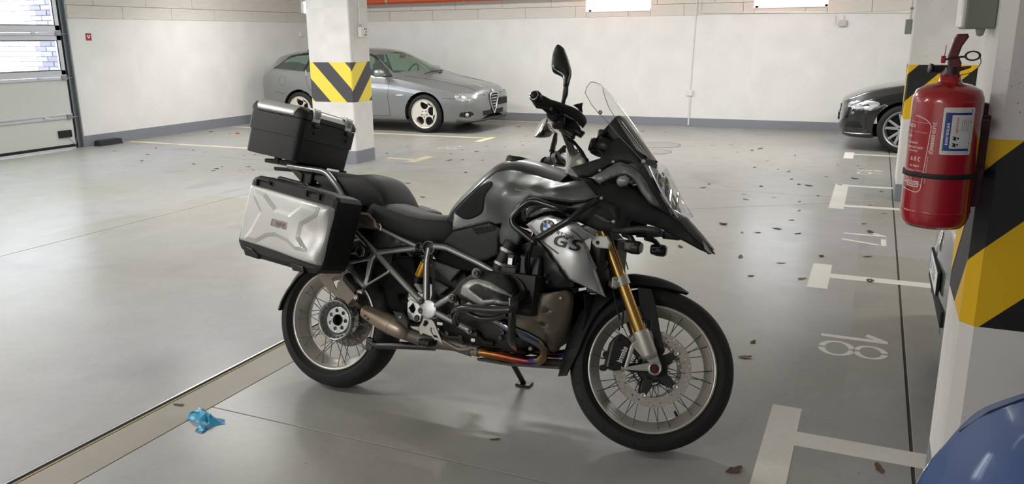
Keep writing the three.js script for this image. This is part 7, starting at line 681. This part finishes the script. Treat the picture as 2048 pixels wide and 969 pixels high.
// ---------------------------------------------------------------- floor paint
function marks(name, label, cat, list, mat, grp) { const g = list.map((l) => typeof l[0] === 'number' ? box(l[1] - l[0], 0.0012, l[3] - l[2], (l[0] + l[1]) / 2, 0.0006, (l[2] + l[3]) / 2) : new THREE.ExtrudeGeometry(shapeOf(l.map(([x, z]) => [x, -z])), { depth: 0.0012, bevelEnabled: false }).rotateX(-Math.PI / 2)); const m = part(name, uvWorld(merge(g), 0.5, 0, 2), mat, scene); return tag(m, label, cat, grp); }
marks('bay_marking', 'cream T-shaped bay line nearest the viewer, ending at the near pillar', 'floor marking', [[-0.288, -0.165, -3.49, -2.33], [-0.165, 4.9, -3.26, -3.135]], M.linePaint); marks('bay_marking', 'cream T-shaped bay line between painted numbers 17 and 18', 'floor marking', [[-0.29, -0.163, -5.985, -5.375], [-0.163, 4.9, -5.755, -5.643]], M.linePaint);
marks('bay_marking', 'cream double bay line with broad cross bar at the foot of the second pillar', 'floor marking', [[-0.30, -0.165, -9.45, -8.06], [-0.165, 4.9, -8.28, -8.18], [-0.165, 4.9, -9.42, -9.33]], M.linePaint); marks('bay_marking', 'short cream bay line just in front of the black car', 'floor marking', [[-0.30, -0.18, -12.13, -11.52], [-0.18, 4.9, -11.98, -11.89]], M.linePaint);
marks('bay_marking', 'pale yellow bay line beside the silver car with a tick at its end', 'floor marking', [[-11.2, -5.76, -11.95, -11.86], [-5.78, -5.66, -12.05, -11.45]], M.lineYellow); marks('bay_marking', 'pale yellow line on the floor crossing to the left wall', 'floor marking', [[-11.2, -8.0, -9.60, -9.50], ], M.lineYellow); marks('bay_marking', 'worn pale yellow bay tick beside the pillar with glare-greyed stripes', 'floor marking', [[-6.1, -5.62, -9.46, -9.36], [-5.68, -5.54, -9.75, -9.2]], std('#bbb296', 0.7)); marks('bay_marking', 'pale yellow line along the back wall beyond the silver car', 'floor marking', [[-11.2, -5.76, -14.62, -14.52], [-5.78, -5.66, -14.70, -14.2]], M.lineYellow);
const arcPoly = (cu, cv, ru, rv, a0, a1, th) => { const o = [], n = 14; for (let i = 0; i <= n; i++) { const a = a0 + (a1 - a0) * i / n; o.push([cu + ru * Math.cos(a), cv + rv * Math.sin(a)]); } for (let i = n; i >= 0; i--) { const a = a0 + (a1 - a0) * i / n; o.push([cu + (ru - th) * Math.cos(a), cv + (rv - th * 1.0) * Math.sin(a)]); } return o; };
const DIG = { 1: [[[0, 0.42], [0, 0.58], [1, 0.58], [1, 0.44], [0.7, 0.12], [0.66, 0.28], [0.8, 0.42]]], 7: [[[1, 0.0], [1, 1], [0.88, 1], [0.88, 0.2], [0.88, 0.0]], [[0.84, 0.82], [0.84, 1.0], [0, 0.55], [0, 0.36]]], 8: [arcPoly(0.27, 0.5, 0.27, 0.5, 0.1, Math.PI - 0.1, 0.10), arcPoly(0.27, 0.5, 0.27, 0.5, -0.1, -Math.PI + 0.1, 0.10), arcPoly(0.75, 0.5, 0.25, 0.44, 0.1, Math.PI - 0.1, 0.095), arcPoly(0.75, 0.5, 0.25, 0.44, -0.1, -Math.PI + 0.1, 0.095)], 6: [arcPoly(0.3, 0.5, 0.3, 0.5, 0.1, Math.PI - 0.1, 0.10), arcPoly(0.3, 0.5, 0.3, 0.5, -0.1, -Math.PI + 0.1, 0.10), [[0.4, 0.02], [0.5, 0.14], [1, 0.55], [0.98, 0.38]]] };
const digits = (list) => list.flatMap(([d, x0, x1, z0, z1]) => DIG[d].map((poly) => poly.map(([u, v]) => [x0 + (x1 - x0) * u, z0 + (z1 - z0) * v])));
marks('bay_number', 'stencilled number 18 painted on the floor of the nearest bay', 'floor marking', digits([['1', -0.145, 0.19, -4.62, -4.36], ['8', -0.15, 0.19, -4.42, -4.20]]), M.linePaint); marks('bay_number', 'stencilled number 17 painted on the floor under the extinguisher', 'floor marking', digits([['1', -0.125, 0.195, -7.16, -6.92], ['7', -0.13, 0.195, -6.93, -6.70]]), M.linePaint); marks('bay_number', 'faint worn bay number on the floor left of the second pillar', 'floor marking', digits([['1', -0.11, 0.18, -10.62, -10.45], ['6', -0.11, 0.18, -10.42, -10.22]]), std('#c9c4ba', 0.7)); marks('bay_number', 'worn bay number on the floor in front of the silver car', 'floor marking', digits([['1', -5.95, -5.65, -10.9, -10.75], ['8', -5.95, -5.65, -10.7, -10.5]]), std('#b3aea4', 0.7));
// ---------------------------------------------------------------- leaves and litter
const leafShape = (w, bend, twist) => { const pos = [], idx = [], n = 6; for (let i = 0; i <= n; i++) { const t = i / n, ww = w * Math.sin(Math.PI * Math.min(1, t * 0.92 + 0.04)) ** 0.8 * (1 + 0.3 * Math.sin(i * 2.3 + w * 30)), y = 0.006 + bend * (t - 0.4) ** 2; for (const s of [-1, 0, 1]) pos.push((t - 0.5), y + Math.abs(s) * 0.10 * twist * (0.4 + t), s * ww); } for (let i = 0; i < n; i++) for (let k = 0; k < 2; k++) { const a = i * 3 + k; idx.push(a, a + 1, a + 3, a + 1, a + 4, a + 3); } return geom(pos, idx); };
const LEAF = [leafShape(0.22, 0.3, 0.8), leafShape(0.30, 0.15, 1.2), leafShape(0.16, 0.4, 0.5), leafShape(0.26, 0.5, 1.6)]; const LM = [M.leaf, M.leaf2, M.leaf3];
function leafAt(x, z, size, label, mat, grp) { const m = part('dry_leaf', LEAF[Math.floor(rnd() * 4)], mat ?? LM[Math.floor(rnd() * 3)], scene); m.position.set(x, 0.0005, z); m.rotation.y = rnd() * 6.28; m.scale.set(size, size * 0.42, size); tag(m, label, 'leaf', grp); return m; }
for (const [x, , z] of [...[[-2.139,0,-12.185],[-1.894,0,-12.394],[-1.445,0,-12.081],[-1.53,0,-11.881],[-1.698,0,-11.602],[-.912,0,-11.522],[-1.208,0,-10.928],[-1.286,0,-10.321],[-.998,0,-10.261],[-.86,0,-10.112],[-.777,0,-9.581],[-.338,0,-10.888],[-.059,0,-10.652],[-.11,0,-10.885],[-.424,0,-9.894],[-.113,0,-9.867],[-1.589,0,-8.928],[-1.609,0,-8.692],[-1.04,0,-9.006],[-.669,0,-9.278],[-.561,0,-9.221],[-1.143,0,-8.473],[-1.082,0,-8.185],[-.83,0,-8.393],[-.432,0,-8.66],[-.258,0,-9.402],[-.579,0,-8.272],[-.546,0,-7.829],[.061,0,-8.338],[.163,0,-9.123],[-.654,0,-7.002],[-.572,0,-7.386],[-.907,0,-6.746],[-.473,0,-6.88],[.183,0,-7.973],[.022,0,-7.472],[-1.278,0,-6.083],[-.252,0,-6.208],[.065,0,-6.321],[-.801,0,-5.957],[-3.614,0,-13.688],[-3.443,0,-13.991],[-3.23,0,-13.661],[-1.806,0,-14.31],[.077,0,-7.156]], ...[[-.506,0,-5.9],[-.659,0,-5.486],[-.249,0,-6.21],[-.788,0,-6.794],[-.654,0,-7.002],[-.477,0,-6.879],[-1.095,0,-7.031],[.089,0,-5.677],[-.474,0,-4.224],[-.483,0,-3.994],[-6.358,0,-9.805],[-6.479,0,-10.573],[-5.457,0,-10.078],[-5.185,0,-9.514],[-5.033,0,-9.618],[-4.517,0,-8.703],[-5.197,0,-10.39],[-5.33,0,-10.984],[-5.047,0,-11.657],[-4.858,0,-11.275],[-5.256,0,-12.351],[-5.405,0,-12.992],[-5.959,0,-13.652],[-5.046,0,-11.024],[-4.757,0,-9.671],[-5.502,0,-10.506],[-4.788,0,-7.781],[-4.913,0,-7.733],[-4.202,0,-7.121],[-10.386,0,-8.571],[-10.061,0,-9.044],[-9.592,0,-8.466],[-9.186,0,-7.994],[-10.142,0,-9.52],[-9.329,0,-9.069],[-9.002,0,-8.957],[-8.17,0,-8.877],[-8.246,0,-8.006],[-7.726,0,-7.972],[-7.672,0,-7.817],[-7.595,0,-7.675],[-7.157,0,-7.923],[-7.294,0,-7.83],[-7.399,0,-8.093],[-10.304,0,-10.9],[-10.918,0,-11.094],[-8.089,0,-9.013],[-11.231,0,-10.659]]]) leafAt(x, z, rr(0.045, 0.085), 'small dry leaf lying on the garage floor', undefined, 'scattered dry leaves');
{ const L = (p, s, l, m) => leafAt(p[0], p[2], s, l, m); L([[-.356,0,-2.84]][0], 0.075, 'pointed brown leaf on the floor beside the nearest T-shaped bay line', std('#5a4536', 0.85, 0, { side: THREE.DoubleSide })); L([[.148,0,-3.074]][0], 0.085, 'curled brown leaf on the floor just below the nearest bay line', std('#5d4634', 0.85, 0, { side: THREE.DoubleSide })); L([[-.333,0,-5.555]][0], 0.075, 'yellowish leaf on the floor left of the bay line between 17 and 18', std('#8a7350', 0.85, 0, { side: THREE.DoubleSide })); L([[-1.108,0,-7.005]][0], 0.10, 'larger reddish leaf on the floor beyond the tip of the beak', std('#554038', 0.85, 0, { side: THREE.DoubleSide })); L([[-2.764,0,-2.44]][0], 0.06, 'crumpled dark leaf on the filler strip by the floor drain', M.leaf3); L([[-1.299,0,-2.709]][0], 0.05, 'thin brown leaf on the floor in the shadow of the side stand', M.leaf); }
{ const pos = [], idx = []; const n = 14; for (let i = 0; i <= n; i++) for (let j = 0; j <= n; j++) { const u = i / n, v = j / n, e = Math.sin(Math.PI * u) * Math.sin(Math.PI * v); pos.push((u - 0.5) * 0.19 + (nA(u * 5, v * 5) - 0.5) * 0.05, 0.002 + e * (0.012 + 0.045 * nB(u * 7, v * 7)) , (v - 0.5) * 0.10 * (0.5 + nA(u * 4, 9)) + (nB(u * 6 + 3, v * 5) - 0.5) * 0.04 + (u - 0.5) * 0.08); } for (let i = 0; i < n; i++) for (let j = 0; j < n; j++) { const a = i * (n + 1) + j; idx.push(a, a + 1, a + n + 1, a + 1, a + n + 2, a + n + 1); } const m = part('plastic_scrap', toCreasedNormals(geom(pos, idx), 0.4), phys('#3aa6cf', 0.35, 0, { transmission: 0.3, thickness: 0, side: THREE.DoubleSide }), scene); m.position.set(-2.545, 0, -2.365); tag(m, 'crumpled light blue plastic glove lying by the floor drain', 'litter'); }
{ const p = [[-10.23,0,-11.005]][0]; const m = part('bottle_cap', lathe([[0.0001, 0.018], [0.028, 0.018], [0.032, 0.012], [0.032, 0]], 20), std('#b01c22', 0.4), scene); m.position.set(p[0], 0, p[2]); tag(m, 'small red bottle cap on the floor left of the top case', 'litter'); }
scene.traverse((o) => { if (o.isMesh) { o.castShadow = true; o.receiveShadow = true; } });
renderer.render(scene, camera);
